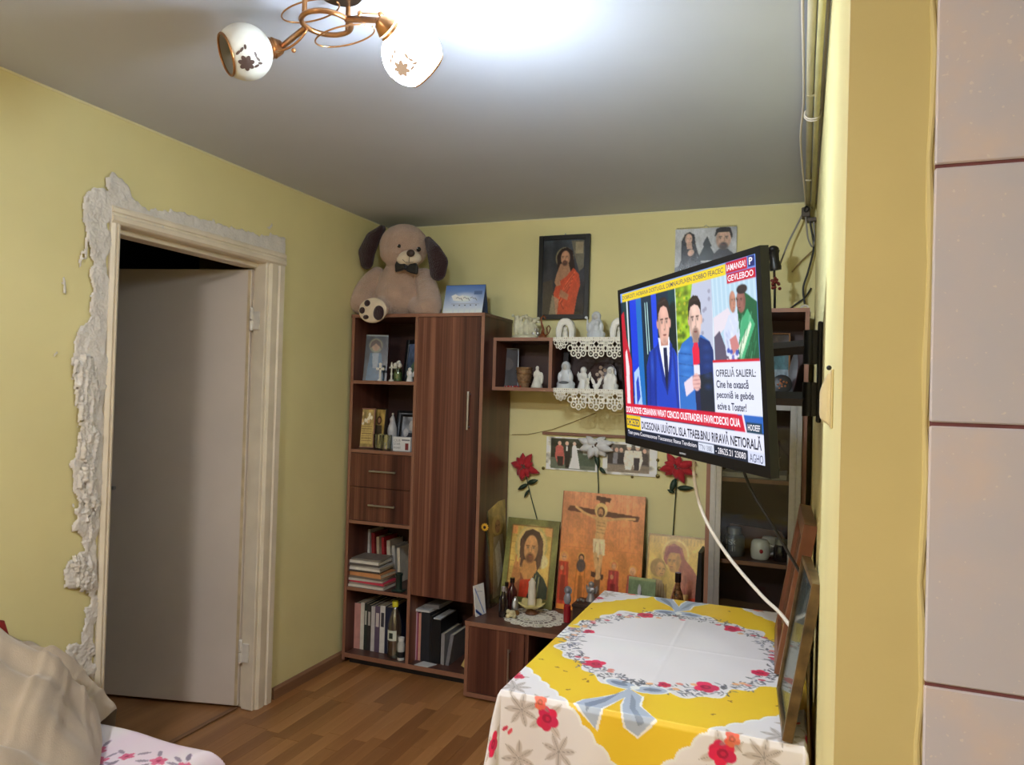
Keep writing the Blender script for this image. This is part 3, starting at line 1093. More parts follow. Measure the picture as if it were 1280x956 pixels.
# --- middle picture: reporter with red microphone
cv.rect(.0, -.222, .219, .128, (196, 204, 224))
cv.rect(.10, -.222, .219, .06, (186, 192, 214))
for i in range(9):
    cv.ell(.15 + .06 * NR.rand(), -.2 + .2 * NR.rand(), .008, .006, (140, 140, 165), a=.7)
cv.poly([(.0, -.222), (.11, -.222), (.085, -.15), (.08, -.07), (.02, -.05), (.0, -.04)], (130, 160, 40))
m = cv.inpoly([(.0, -.222), (.11, -.222), (.085, -.15), (.08, -.07), (.02, -.05), (.0, -.04)])
cv.noise(38, .35, 4, m)
for i in range(26):
    px_, py_ = .1 * NR.rand(), -.21 + .15 * NR.rand()
    cv.ell(px_, py_, .008, .005, random.choice(((190, 200, 40), (60, 110, 30), (220, 200, 60))), a=.6)
cv.poly([(0, .128), (.0, -.03), (.03, -.062), (.085, -.08), (.15, -.08), (.195, -.06), (.216, -.03), (.217, .128)], (46, 110, 196))
cv.poly([(.14, -.075), (.195, -.06), (.216, -.03), (.217, .128), (.12, .128), (.125, 0)], (20, 46, 110))
cv.poly([(.12, .03), (.2, .02), (.215, .128), (.11, .128)], (24, 34, 52))
for z in (-.035, -.005, .03):
    cv.line([(0, z), (.10, z + .008)], .003, (30, 80, 160))
cv.rect(.097, -.10, .138, -.06, (206, 164, 150))
cv.ell(.116, -.068, .03, .012, (120, 84, 76), soft=1., a=.8)
cv.ell(.079, -.122, .006, .014, (206, 164, 150)).ell(.154, -.122, .006, .014, (216, 176, 162))
cv.face(.116, -.120, .037, .058, (230, 194, 180), (56, 42, 40), beard=.6, turn=.02)
cv.poly([(.078, -.125), (.076, -.158), (.088, -.180), (.112, -.190), (.138, -.186), (.154, -.166), (.155, -.125), (.149, -.148), (.138, -.160), (.116, -.165), (.094, -.160), (.084, -.148)], (40, 31, 31))
cv.line([(.09, -.176), (.14, -.178)], .008, (70, 56, 52), a=.5)
for z in (-.045, -.02, .005, .03, .06):
    cv.ell(.05, z, .045, .012, (84, 150, 226), soft=1., a=.55)
    cv.ell(.175, z, .03, .012, (44, 84, 160), soft=1., a=.5)
cv.line([(.135, -.07), (.132, .02)], .006, (14, 34, 84), a=.8)
cv.poly([(.092, -.045), (.105, -.06), (.125, -.06), (.134, -.04), (.132, -.002), (.094, .002)], (226, 30, 70))
cv.rect(.095, .0, .132, .028, (225, 222, 235))
cv.poly([(.095, .03), (.125, .028), (.128, .128), (.10, .128)], (24, 34, 80))
cv.poly([(.03, .05), (.085, .03), (.09, .07), (.04, .09)], (226, 210, 225))
cv.ell(.108, .048, .026, .026, (226, 180, 176))
for i in range(4):
    cv.line([(.088, .032 + i * .011), (.13, .030 + i * .011)], .003, (196, 140, 140))
cv.line([(0, -.222), (-.005, .128)], .004, (220, 235, 240)).line([(.222, -.22), (.213, .01)], .004, (225, 230, 240))
# --- right picture: people at a bedside
cv.rect(.219, -.222, .436, -.005, (176, 206, 226))
for xa in np.arange(.225, .43, .022):
    cv.line([(xa, -.22), (xa + .004, -.09)], .008, (205, 226, 240), a=.6)
cv.poly([(.22, -.12), (.30, -.14), (.32, -.11), (.24, -.07), (.22, -.06)], (222, 214, 226))
cv.poly([(.22, -.07), (.25, -.085), (.30, -.005), (.22, -.005)], (92, 84, 106))
cv.poly([(.30, -.12), (.345, -.13), (.37, -.05), (.34, -.01), (.28, -.02), (.27, -.08)], (206, 214, 236))
cv.poly([(.34, -.16), (.38, -.17), (.436, -.14), (.436, -.005), (.33, -.005), (.35, -.07)], (30, 92, 58))
cv.poly([(.355, -.10), (.39, -.13), (.42, -.09), (.36, -.005), (.34, -.005)], (70, 170, 120))
cv.poly([(.34, -.04), (.40, -.10), (.405, -.09), (.35, -.01)], (220, 236, 210))
cv.face(.362, -.15, .022, .03, (150, 100, 90), (60, 44, 44), turn=-.35)
cv.face(.322, -.152, .016, .028, (190, 136, 116), (110, 80, 60), turn=.3)
for i in range(22):
    px_, py_ = .35 + .08 * NR.rand(), -.13 + .12 * NR.rand()
    cv.line([(px_, py_), (px_ - .012, py_ + .03)], .004, random.choice(((20, 70, 44), (60, 150, 100), (130, 200, 160))), a=.5)
for i in range(16):
    px_, py_ = .28 + .06 * NR.rand(), -.11 + .09 * NR.rand()
    cv.ell(px_, py_, .012, .006, random.choice(((176, 190, 226), (226, 230, 244), (150, 160, 206))), 60, soft=1., a=.6)
cv.ell(.368, -.178, .026, .012, (50, 40, 44))
cv.poly([(.30, -.06), (.33, -.07), (.345, -.04), (.31, -.02)], (200, 130, 130))
for i in range(14):
    cv.ell(.28 + .06 * NR.rand(), -.035 + .03 * NR.rand(), .008, .006, random.choice(((70, 90, 180), (226, 226, 236), (120, 120, 190))))
cv.rect(.207, -.010, .432, -.003, (206, 24, 44))
cv.rect(.432, -.25, .436, .128, (90, 130, 220))
# --- caption panels
cv.rect(.207, -.003, .436, .127, (222, 226, 244))
cv.rect(-.436, -.252, .436, -.222, (110, 150, 230))
cv.rect(-.42, -.248, .296, -.222, (236, 206, 40))
cv.rect(.297, -.25, .398, -.224, (196, 24, 52)).rect(.299, -.222, .432, -.199, (196, 24, 52)).rect(.401, -.251, .430, -.226, (30, 40, 110))
cv.rect(-.436, .125, .436, .165, (40, 100, 190))
cv.poly([(-.436, .125), (.343, .127), (.356, .167), (-.436, .163)], (206, 24, 58))
cv.line([(.345, .127), (.357, .166)], .008, (240, 225, 235))
cv.rect(.361, .142, .428, .167, (28, 60, 84))
cv.rect(-.436, .165, -.310, .212, (232, 196, 30)).rect(-.310, .167, .436, .212, (222, 224, 244))
cv.rect(-.436, .212, .436, .241, (22, 34, 56)).rect(.10, .214, .19, .237, (216, 222, 240)).rect(.36, .212, .436, .241, (208, 214, 240))
cv.blur(1)
M_scr = colmat('screen_glow', .2, emit=1.1, spec=.3)
scr = cv.sheet('screen', M_scr, tv, lambda U, V: (sx0 + U * (sx1 - sx0), 0 * U + .0008, sz0 + V * (sz1 - sz0)), gain=1.0)


def emat(name, c, s=1.1):
    if name in MC:
        return MC[name]
    m, nt, p = newmat(name)
    p.inputs['Base Color'].default_value = (.01, .01, .01, 1)
    p.inputs['Emission Color'].default_value = rgba(c)
    p.inputs['Emission Strength'].default_value = s
    MC[name] = m
    return m


EW, EK, EN = emat('caption_white', (244, 240, 248)), emat('caption_black', (24, 26, 40)), emat('caption_grey', (60, 62, 84))


def cap(s, x0, x1, y0, y1, m, bold=0):
    return text_mesh('lettering', s, m, scr, lambda x, y: (x0 + x, -.0004, y0 + y), fit=(x1 - x0, y1 - y0), bold=bold)


cap('DOBROSTI, HOBANA DOSTUGUL DEMNAUFLIVEN ZOBBO FEACEC', -.412, .285, .227, .242, EN, .006)
cap('IAMANSA!', .303, .392, .229, .245, EW, .01)
cap('GEVLEBOO', .306, .425, .203, .218, EW, .01)
cap('P', .408, .423, .230, .247, EW, .02)
cap('OFRELIĂ SALIERL:', .222, .415, -.033, -.008, EK, .012)
cap('Cine he oxască', .222, .380, -.062, -.040, EN, .022)
cap('peconiă ie gebde', .222, .402, -.093, -.068, EN, .022)
cap('ecive a Toater!', .222, .366, -.118, -.098, EN, .022)
cap('DORALDD\'SE CERANINN WRAT CENCIO OUSTRADENI FAVRCDECKI OUA', -.430, .333, -.157, -.135, EW, .022)
cap('HOOEEF', .368, .422, -.162, -.147, EW, .01)
cap('DECEZED', -.428, -.316, -.202, -.176, EN, .022)
cap('DICEGONIA UUĂSTOL ISLA TFAEB.BNU RIRAVĂ NETIORALĂ', -.300, .425, -.206, -.172, EK, .022)
cap('Taan ponu Cuonnaoonoe Toccannoc Iltana Tendoion', -.425, .09, -.234, -.218, EW)
cap('TTN 13083', .108, .182, -.233, -.219, EN)
cap('- 28625.21 23080', .200, .352, -.234, -.218, EW)
cap('AGHO', .370, .430, -.237, -.217, EN)

# wall mount of the television
BY = 2.06
mt = thing('television_mount', 'black steel swivel arm bracket bolted to right wall behind television', 'bracket', (XR, BY, 1.49))
MB().box(XR - .012, XR - .0005, BY - .03, BY + .03, 1.475, 1.735).build('wall_plate', M_dark, mt, bevel=.003)
for z in (1.535, 1.67):
    MB().lathe([(.016, z - .044), (.016, z + .044)], (XR - .03, BY, 0), 14).box(XR - .032, XR - .010, BY - .014, BY + .014, z - .043, z + .043).build('pivot', M_dark, mt, smooth=.6)
anch = TVC + TVR @ Vector((0, .07, -.05))
mid = Vector((anch.x + .10, anch.y + .14, 0))
for z in (1.535, 1.672):
    MB().tube([(XR - .03, BY, z), (mid.x, mid.y, z)], .019, 4).build('arm', M_dark, mt)
b = MB().lathe([(.02, 1.50), (.02, 1.70)], (mid.x, mid.y, 0), 14).tube([(mid.x, mid.y, 1.60), tuple(anch)], .018, 8)
b.build('elbow', M_dark, mt, smooth=.6)
b = MB()
for p0, p1 in (((-.10, .079, -.1), (-.10, .072, -.02)), ((.10, .079, -.1), (.10, .072, -.02)), ((-.10, .074, -.05), (.10, .074, -.05))):
    b.tube([TVC + TVR @ Vector(p0), TVC + TVR @ Vector(p1)], .009, 4)
b.build('television_plate', M_dark, mt)

# ================================================================== TABLE, CLOTH
TX0_, TX1_, TY0, TY1, TZ = -.712, .018, 1.795, 2.868, .752
tb = thing('dining_table', 'rectangular wooden table standing against right wall under a printed cloth', 'table', ((TX0_ + TX1_) / 2, 2.33, 0))
M_tw = wood('table_wood', [(110, 74, 50), (140, 98, 68)], (1, 14, 14), (3, 90, 90), .4)
MB().box(TX0_ + .004, TX1_ - .004, TY0 + .004, TY1 - .004, TZ - .028, TZ - .002).build('tabletop', M_tw, tb, bevel=.004)
for x in (TX0_ + .06, TX1_ - .11):
    for y in (TY0 + .06, TY1 - .11):
        MB().add([(x + .008, y + .008, 0), (x + .042, y + .008, 0), (x + .042, y + .042, 0), (x + .008, y + .042, 0), (x, y, TZ - .028), (x + .05, y, TZ - .028), (x + .05, y + .05, TZ - .028), (x, y + .05, TZ - .028)],
                 [(3, 2, 1, 0), (4, 5, 6, 7), (0, 1, 5, 4), (1, 2, 6, 5), (2, 3, 7, 6), (3, 0, 4, 7)]).build('leg', M_tw, tb)
b = MB()
b.box(TX0_ + .07, TX1_ - .07, TY0 + .07, TY0 + .09, TZ - .12, TZ - .028).box(TX0_ + .07, TX1_ - .07, TY1 - .09, TY1 - .07, TZ - .12, TZ - .028)
b.box(TX0_ + .07, TX0_ + .09, TY0 + .09, TY1 - .09, TZ - .12, TZ - .028).box(TX1_ - .09, TX1_ - .07, TY0 + .09, TY1 - .09, TZ - .12, TZ - .028)
b.build('apron', M_tw, tb)

OV = .30                                            # overhang
cx, cy = -.36, 2.325
ex0, ex1, ey0, ey1 = TX0_ - OV, TX1_ + OV, TY0 - OV, TY1 + OV
cw, ch = 520, 640
cv = Cv((ex0, ey1, ex1, ey0), cw, ch, (222, 218, 222))
dx, dy = cv.X - cx, cv.Y - cy
th = np.arctan2(dy, dx)
r_ = np.hypot(dx, dy)
l1 = np.abs(dx) * 1.02 + np.abs(dy)
per = (dx * np.sign(dy) - dy * np.sign(dx))
scal = .012 * np.abs(np.sin(per * 42))
wreath = .345 + .016 * np.sin(th * 9) + .012 * np.sin(th * 23 + 1) + .03 * np.abs(np.sin(th)) ** 3
yel = (l1 + scal < .715) & (r_ > wreath) & ~((np.abs(dx) > .30) & (np.abs(dy) < .075 + .01 * np.sin(dx * 80)))
cv.mix(((l1 + scal < .725) & (r_ > wreath - .006)) * .9, (244, 242, 240))
cv.mix(yel * 1., (246, 190, 52))
cv.noise(9, .03, 2)


def rose(x, y, r, c=(206, 40, 84), seed=0):
    q = np.random.RandomState(seed)
    for j in range(6):
        a = j * PI / 3 + q.rand()
        cv.ell(x + r * .5 * math.cos(a), y + r * .5 * math.sin(a), r * .62, r * .52, [v * (.92 + .16 * q.rand()) for v in c], math.degrees(a))
    cv.ell(x, y, r * .45, r * .4, [v * .78 for v in c])
    cv.ell(x + r * .05, y, r * .2, r * .2, [v * .95 for v in c])


def leafp(x, y, L, a, c=(140, 140, 140), al=.8):
    cv.ell(x + L / 2 * math.cos(a), y + L / 2 * math.sin(a), L / 2, L * .2, c, math.degrees(a), soft=.3, a=al)
    cv.line([(x, y), (x + L * math.cos(a), y + L * math.sin(a))], .0016, [v * .7 for v in c], a=al)


# yellow field: little brown sprigs
for i in range(90):
    a, rr = 2 * PI * NR.rand(), .40 + .3 * NR.rand()
    x, y = cx + rr * math.cos(a), cy + rr * math.sin(a)
    if abs(x - cx) + abs(y - cy) > .66 or (abs(x - cx) < .13 and abs(y - cy) > .33):
        continue
    if abs(x - cx) > .28 and abs(y - cy) < .09:
        continue
    for j in range(3):
        q = NR.rand() * 6.3
        cv.ell(x + .004 * math.cos(q), y + .004 * math.sin(q), .0042, .0028, (140, 92, 50), math.degrees(q), a=.85)
# wreath: grey leaves, small blossoms, roses
for i in range(720):
    a = 2 * PI * NR.rand()
    rr = .283 + .06 * NR.rand() + .03 * abs(math.sin(a)) ** 3
    x, y = cx + rr * math.cos(a), cy + rr * math.sin(a)
    leafp(x, y, .012 + .012 * NR.rand(), 6.3 * NR.rand(), random.choice(((110, 110, 118), (150, 150, 158), (120, 124, 150), (90, 92, 100))), .75)
for i in range(46):
    a = 2 * PI * NR.rand()
    rr = .29 + .055 * NR.rand()
    cv.ell(cx + rr * math.cos(a), cy + rr * math.sin(a), .011, .008, random.choice(((206, 80, 100), (216, 130, 120), (230, 170, 120), (190, 60, 90))), a=.9)
for x, y, r in ((-.538, 2.081, .03), (-.225, 2.045, .033), (-.204, 2.598, .03), (-.50, 2.615, .028), (-.095, 2.22, .024), (-.635, 2.35, .02), (-.33, 2.01, .018)):
    rose(x, y, r, (206, 54, 90), int(1000 * abs(x)))
# side sprays in blue grey
for s in (-1, 1):
    for i in range(46):
        x, y = cx + s * (.30 + .12 * NR.rand()), cy + .16 * (NR.rand() - .5)
        leafp(x, y, .02, 6.3 * NR.rand(), random.choice(((120, 132, 170), (150, 160, 190), (130, 130, 140))), .8)
    cv.ell(cx + s * .335, cy + .06, .024, .016, (236, 196, 60))


def bow(s, by):
    def q(u, v):
        return (-.398 + u, by + s * v)
    wht, gr, dk = (236, 240, 246), (168, 180, 200), (104, 116, 140)
    for g, c in ((1.16, wht), (1, gr)):
        t = .006 if g > 1 else 0
        cv.poly([q(-.012, 0), q(-.03 - t, -.06), q(-.10 - t, -.125 - t), q(-.115 - t, -.16 - t), q(-.06 + t, -.215 - t), q(-.045 + t, -.15), q(.0, -.05)], c)
        cv.poly([q(-.012, -.01), q(.03 + t, -.05), q(.035 + t, -.11), q(.085 + t, -.165 - t), q(.045, -.215 - t), q(.015 - t, -.2), q(-.005 - t, -.12), q(-.01, -.05)], c)
        cv.ell(*q(-.04, .012), .045 * g, .026 * g, c, -12 * s)
        cv.ell(*q(.042, .004), .046 * g, .024 * g, c, 12 * s)
    cv.poly([q(-.02, -.03), q(-.06, -.10), q(-.095, -.15), q(-.085, -.18), q(-.05, -.12)], dk, .7)
    cv.poly([q(.0, -.04), q(.02, -.08), q(.03, -.13), q(.06, -.18), q(.045, -.19), q(.015, -.13)], dk, .55)
    cv.ell(*q(-.045, .014), .026, .012, dk, -12 * s, a=.8)
    cv.ell(*q(.046, .006), .026, .011, dk, 12 * s, a=.8)
    cv.ell(*q(0, .004), .014, .013, wht)
    for i in range(14):
        leafp(*q(.08 * (NR.rand() - .5), .03 + .02 * NR.rand()), .02, 6.3 * NR.rand(), (90, 96, 110), .8)


bow(1, 1.955)
bow(-1, 2.70)
# corners: grey line leaves, big roses, orange buds, butterflies
for sx_ in (-1, 1):
    for sy_ in (-1, 1):
        for (u, v, r, c) in ((.225, .585, .030, (210, 40, 84)), (.245, .548, .018, (226, 110, 90)), (.41, .47, .024, (208, 44, 86)), (.40, .66, .03, (206, 40, 84)),
                             (.54, .60, .028, (210, 44, 86)), (.55, .55, .018, (228, 120, 90)), (.56, .30, .03, (208, 42, 84)), (.345, .43, .016, (206, 60, 90)), (.20, .78, .026, (210, 44, 86))):
            if sx_ > 0 and u < .3:
                u -= .02
            x, y = cx + sx_ * u, cy + sy_ * v
            for j in range(4):
                leafp(x, y, r * 1.9, j * 1.7 + u * 9, (176, 160, 150), .55)
            rose(x, y, r, c, int(u * 999) + 7)
        for (u, v) in ((.295, .575), (.33, .50), (.19, .66), (.30, .70), (.46, .56), (.13, .74), (.45, .38), (.60, .45), (.38, .78)):
            x, y = cx + sx_ * u, cy + sy_ * v
            for j in range(7):
                leafp(x, y, .046, j * .9 + u * 20, (176, 166, 162), .7)
        for (u, v) in ((.33, .63), (.36, .405)):
            x, y = cx + sx_ * u, cy + sy_ * v
            cv.ell(x - .007, y, .010, .005, (190, 50, 80), 40).ell(x + .006, y - .006, .010, .005, (206, 70, 90), 60)
rs = np.random.RandomState(5)


def cloth_fn(U, V):
    X = ex0 + U * (ex1 - ex0)
    Y = ey0 + V * (ey1 - ey0)
    nx = np.clip(X, TX0_, TX1_)
    ny = np.clip(Y, TY0, TY1)
    ox, oy = X - nx, Y - ny
    d = np.hypot(ox, oy)
    ux = np.where(d > 1e-9, ox / np.maximum(d, 1e-9), 0)
    uy = np.where(d > 1e-9, oy / np.maximum(d, 1e-9), 0)
    corner = np.clip(np.minimum(np.abs(ox), np.abs(oy)) / np.maximum(d, 1e-6) * 1.6, 0, 1)
    rip = .010 * np.sin(X * 24 + 1) * (np.abs(oy) > 1e-6) + .008 * np.sin(Y * 21) * (np.abs(ox) > 1e-6)
    flare = .008 * np.minimum(d / .02, 1) + np.clip(d, 0, 1) * (.02 + .20 * corner) + rip * np.clip(d / .25, 0, 1)
    # against the right wall the cloth hangs straight
    flare = np.where(X > TX1_, np.minimum(flare, .014), flare)
    z = TZ + .004 - np.clip(d - .006, 0, 9) + 0 * X
    # pressed fold lines and soft waves on the top
    top = (d < 1e-6)
    z = z + top * (.0012 * np.exp(-((X - cx + .01 * 0) / .006) ** 2) + .0012 * np.exp(-((Y - cy) / .006) ** 2) + .0009 * np.sin(X * 31 + Y * 12) * np.sin(Y * 23))
    return nx + ux * flare, ny + uy * flare, z


cl = cv.sheet('tablecloth', colmat('cloth_print', .42, spec=.45), None, cloth_fn, gain=1.2, loc=(cx, cy, TZ))
tag(cl, 'white tablecloth printed with yellow diamond, roses and grey bows on table', 'tablecloth')

# ================================================================== PLUSH DOG
def D(zx, zy, Y):
    return Vector(Uy(420 + zx / 5.818, 260 + zy / 5.818, Y))


MM = .0044 / 5.818 * .985           # metres per zoomed pixel at the cabinet
TOPZ = CTOP + T
M_fur = mat('beige_plush', (198, 166, 146), .95, noise=(14, .12), bump=(160, .9, .012), sheen=.5, spec=.05)
M_furw = mat('cream_plush', (232, 214, 188), .95, noise=(20, .06), bump=(160, .6, .008), sheen=.4, spec=.05)
M_furd = mat('dark_brown_plush', (58, 38, 40), .9, noise=(16, .2), bump=(160, .9, .012), sheen=.3, spec=.05)
dog = thing('plush_dog', 'big beige plush dog with dark ears and bow tie sitting on tall cabinet', 'soft toy', (-2.12, 3.66, TOPZ))
hc = D(495, 275, 3.60)
b = MB()
b.ell(hc, (.142, .13, .122))
b.ell(hc + Vector((0, -.01, -.045)), (.135, .12, .085))
tc_ = D(480, 640, 3.66)
b.ell(tc_, (.165, .14, .14)).ell(tc_ + Vector((0, -.01, .08)), (.135, .12, .10)).ell(D(480, 480, 3.64), (.11, .10, .09))
# arms
for (p0, p1, p2) in ((D(300, 500, 3.64), D(205, 580, 3.60), D(190, 690, 3.56)), (D(640, 510, 3.64), D(685, 620, 3.60), D(680, 715, 3.55))):
    for t in np.linspace(0, 1, 7):
        p = p0 * (1 - t) ** 2 + p1 * 2 * t * (1 - t) + p2 * t * t
        b.ell(p, .058 + .012 * t)
# legs forward
foot = D(262, 742, 3.47)
for t in np.linspace(0, 1, 6):
    b.ell(D(400, 700, 3.60).lerp(foot + Vector((.01, .035, .0)), t), .068 - .003 * t)
b.ell(foot + Vector((.006, .02, 0)), (.088, .045, .072))
for t in np.linspace(0, 1, 5):
    b.ell(D(600, 720, 3.60).lerp(D(640, 735, 3.56), t), .06)
body = b.build('body', M_fur, dog, remesh=.007, smoothit=4)
zmin = min(v.co.z for v in body.data.vertices)
for v in body.data.vertices:                      # sits flat on the cabinet top
    yw = v.co.y + 3.66
    if v.co.z < .002 and yw > 3.485:
        v.co.z = .002
for s, pts in ((-1, [(335, 150), (265, 230), (225, 320), (225, 395)]), (1, [(672, 235), (715, 320), (745, 400), (742, 465)])):
    e_ = MB()
    P_ = [D(x, y, 3.60 if i == 0 else 3.575) for i, (x, y) in enumerate(pts)]
    R_ = (.022, .05, .056, .042) if s < 0 else (.022, .045, .06, .05)
    for i in range(3):
        for t in np.linspace(0, 1, 5):
            r = R_[i] * (1 - t) + R_[i + 1] * t
            e_.ell(P_[i].lerp(P_[i + 1], t), (r, .026, r))
    e_.build('ear', M_furd, dog, remesh=.006, smoothit=4)
mz = D(515, 355, 3.475)
b = MB().ell(mz + Vector((0, .03, -.002)), (.069, .05, .044)).ell(mz + Vector((-.03, .01, -.012)), (.036, .03, .028)).ell(mz + Vector((.03, .01, -.012)), (.036, .03, .028))
muz = b.build('muzzle', M_furw, dog, remesh=.005, smoothit=4)
M_nose = mat('nose_brown', (62, 46, 44), .4)
MB().ell(D(543, 328, 3.447), (.024, .016, .020), nu=18, nv=12).build('nose', M_nose, dog, smooth=3)
q0 = D(534, 352, 3.444)
MB().tube([q0, q0 + Vector((-.003, .002, -.022)), q0 + Vector((-.006, .008, -.03))], .0016, 6).tube(
    [q0 + Vector((-.05, .014, -.012)), q0 + Vector((-.03, .006, -.026)), q0 + Vector((-.006, .006, -.031)), q0 + Vector((.02, .01, -.03))], .0014, 6).build('mouth_stitch', M_nose, muz)
for x, y in ((458, 278), (601, 300)):
    ep = D(x, y, 3.485 if x < 500 else 3.49)
    e_ = MB().ell(ep, (.0135, .010, .0135)).build('eye', mat('eye_black', (16, 14, 14), .12, coat=.5), dog, smooth=3)
    MB().ell(ep + Vector((-.003, -.009, .004)), .0028).build('eye_glint', M_white, e_)
M_bow = mat('black_satin', (30, 30, 36), .35, noise=(40, .3), bump=(60, .3, .006))
bc = D(505, 432, 3.475)
for s in (-1, 1):
    w = [(0, .010), (.03, .030), (.058, .034), (.070, .010), (.066, -.030), (.03, -.022), (0, -.010)]
    MB().prism([(s * u, v + s * -.008) for u, v in w], (0, .022, 0), bc).build('bow_tie_wing', M_bow, dog, bevel=.005)
MB().ell(bc + Vector((0, .006, 0)), (.014, .016, .015)).build('bow_tie_knot', M_bow, dog, smooth=3)
# sole with pads, facing the room and turned a little to the left
sole_c = D(255, 742, 3.415)
MB().ell(sole_c + Vector((0, .016, 0)), (.088, .020, .068), nu=26, nv=16).build('foot_sole', M_furw, dog, smooth=3)
for (x, y, r1_, r2_) in ((310, 762, .034, .040), (228, 692, .019, .018), (191, 744, .018, .018), (218, 793, .018, .012)):
    MB().ell(D(x, y, 3.415) + Vector((0, -.001, 0)), (r1_, .006, r2_), nu=18, nv=10).build('paw_pad', M_furd, dog, smooth=3)

# ================================================================== helpers for pictures
def pic_root(name, label, cat, loc, lean=0, yaw=0, roll=0, group=None):
    return thing(name, label, cat, loc, group, rot=Euler((-lean, roll, yaw), 'XYZ'))


def picture(root, w, h, t, cv, fw=0, fm=None, bm_=None, gain=1.5, glossy=True, fd=.008, glass=False, nm='picture'):
    """board standing on local z=0, front at local -y"""
    o = MB().box(-w / 2 + .001, w / 2 - .001, -t / 2, t / 2, .001, h - .001).build('board', bm_ or M_dark, root)
    if fw:
        f = MB()
        y0, y1 = -t / 2 - fd, t / 2 + .001
        f.box(-w / 2, -w / 2 + fw, y0, y1, 0, h).box(w / 2 - fw, w / 2, y0, y1, 0, h)
        f.box(-w / 2 + fw, w / 2 - fw, y0, y1, 0, fw).box(-w / 2 + fw, w / 2 - fw, y0, y1, h - fw, h)
        f.build('frame', fm, root, bevel=.0015)
    cv.finish(int(w * 999), .055)
    cv.sheet(nm, M_printg if glossy else M_print, root, lambda U, V: (-w / 2 + fw + U * (w - 2 * fw), 0 * U - t / 2 - .0008, fw + V * (h - 2 * fw)), gain=gain)
    if glass:
        MB().box(-w / 2 + fw, w / 2 - fw, -t / 2 - .004, -t / 2 - .002, fw, h - fw).build('glass', M_glass, root)
    return root


# ---- Christ in a red cloak, black frame, on the wall
cv = Cv((0, 0, 60, 106), 90, 150, (34, 34, 40))
cv.vgrad((52, 58, 66), (34, 30, 34)).noise(6, .3, 3)
cv.poly([(40, 2), (58, 2), (58, 40), (52, 46), (44, 20)], (96, 92, 80)).rect(46, 4, 57, 20, (140, 128, 104))
cv.poly([(0, 60), (14, 56), (18, 106), (0, 106)], (60, 54, 48))
cv.ell(31, 26, 13.5, 16, (150, 136, 96)).ell(31, 26, 12.2, 14.6, (58, 56, 56))
cv.poly([(21, 44), (20, 22), (26, 13), (34, 11), (42, 16), (44, 30), (47, 46), (38, 50), (28, 48)], (38, 26, 24))
cv.poly([(25, 34), (37, 34), (40, 46), (36, 60), (22, 56), (20, 48)], (150, 110, 84))
cv.face(32, 26, 6.8, 11, (176, 130, 102), (64, 42, 36), beard=1, turn=-.12)
cv.poly([(44, 40), (52, 50), (54, 64), (50, 80), (46, 106), (20, 106), (18, 90), (16, 76), (20, 62), (34, 52)], (178, 70, 44))
cv.poly([(20, 48), (24, 50), (26, 64), (20, 66), (17, 60)], (150, 110, 84))
for i in range(8):
    cv.line([(46 - i, 46 + 3 * i), (34 - i, 62 + 4 * i), (24 + i, 84 + 2 * i)], 1.2, (122, 40, 30) if i % 2 else (214, 104, 66), a=.8)
cv.poly([(26, 70), (38, 78), (36, 86), (24, 80)], (150, 110, 84), a=.8)
cv.poly([(14, 78), (24, 84), (22, 106), (10, 106)], (150, 136, 112), a=.7)
jx0, jx1 = -1.39, -1.096
root = pic_root('framed_picture', 'black framed print of haloed man in red cloak on yellow wall', 'picture', ((jx0 + jx1) / 2, YB - .017, 1.943), roll=.0)
picture(root, jx1 - jx0, .467, .014, cv, .026, M_black, gain=1.4)
MB().tube([(0, .004, .465), (0, .006, .478)], .004, 6).build('hanger', M_steel, root)

# ---- wall calendar with woman and bearded man
cv = Cv((0, 0, 76, 110), 110, 150, (196, 200, 206))
cv.rect(0, 0, 76, 62, (170, 172, 176)).noise(5, .12, 8)
cv.poly([(0, 50), (20, 40), (40, 46), (76, 40), (76, 62), (0, 62)], (90, 92, 98))
cv.ell(17, 14, 8, 10, (190, 178, 150)).ell(17, 14, 6.8, 8.8, (150, 150, 150))
cv.poly([(8, 40), (8, 16), (12, 7), (18, 4), (24, 8), (26, 22), (32, 40), (34, 56), (2, 58)], (28, 26, 30))
cv.face(17, 13, 4.8, 7.2, (200, 164, 144), (40, 34, 34), turn=.15)
cv.ell(20, 31, 4, 5, (196, 160, 140), 30)
cv.poly([(14, 18), (21, 18), (22, 26), (15, 26)], (180, 146, 126))
cv.poly([(40, 10), (44, 20), (46, 24), (44, 24), (49, 34), (52, 42), (28, 42), (32, 32), (36, 24), (35, 20)], (44, 50, 54))
cv.poly([(46, 50), (48, 34), (54, 28), (66, 28), (74, 36), (76, 58), (46, 58)], (58, 58, 64))
cv.face(60, 15, 9.5, 14, (190, 156, 136), (48, 42, 42), beard=1)
cv.poly([(49, 12), (51, 2), (58, -1), (68, 1), (71, 10), (70, 16), (67, 6), (54, 6)], (40, 36, 36))
cv.rect(0, 62, 76, 110, (226, 228, 232))
for r in range(6):
    for c in range(7):
        cv.rect(6 + c * 10, 70 + r * 6, 10 + c * 10, 72.5 + r * 6, (110, 112, 120) if c < 6 else (190, 70, 70))
root = pic_root('wall_calendar', 'spiral bound wall calendar with praying woman and bearded man behind television', 'calendar', (-.484, YB - .006, 1.965))
picture(root, .31, .445, .004, cv, bm_=M_white, gain=1.35)
sp = MB()
for i in range(36):
    x = -.148 + i * .0085
    if abs(x) < .012:
        continue
    sp.tube([(x + 0, .003 * math.sin(a), .448 + .006 * math.cos(a)) for a in np.linspace(0, 2 * PI, 8)], .0009, 4)
so = sp.build('spiral_binding', M_steel, root)
so['kind'] = 'stuff'
MB().tube([(-.012, 0, .45), (0, .0, .462), (.012, 0, .45)], .0016, 5).build('hanger', M_steel, root)

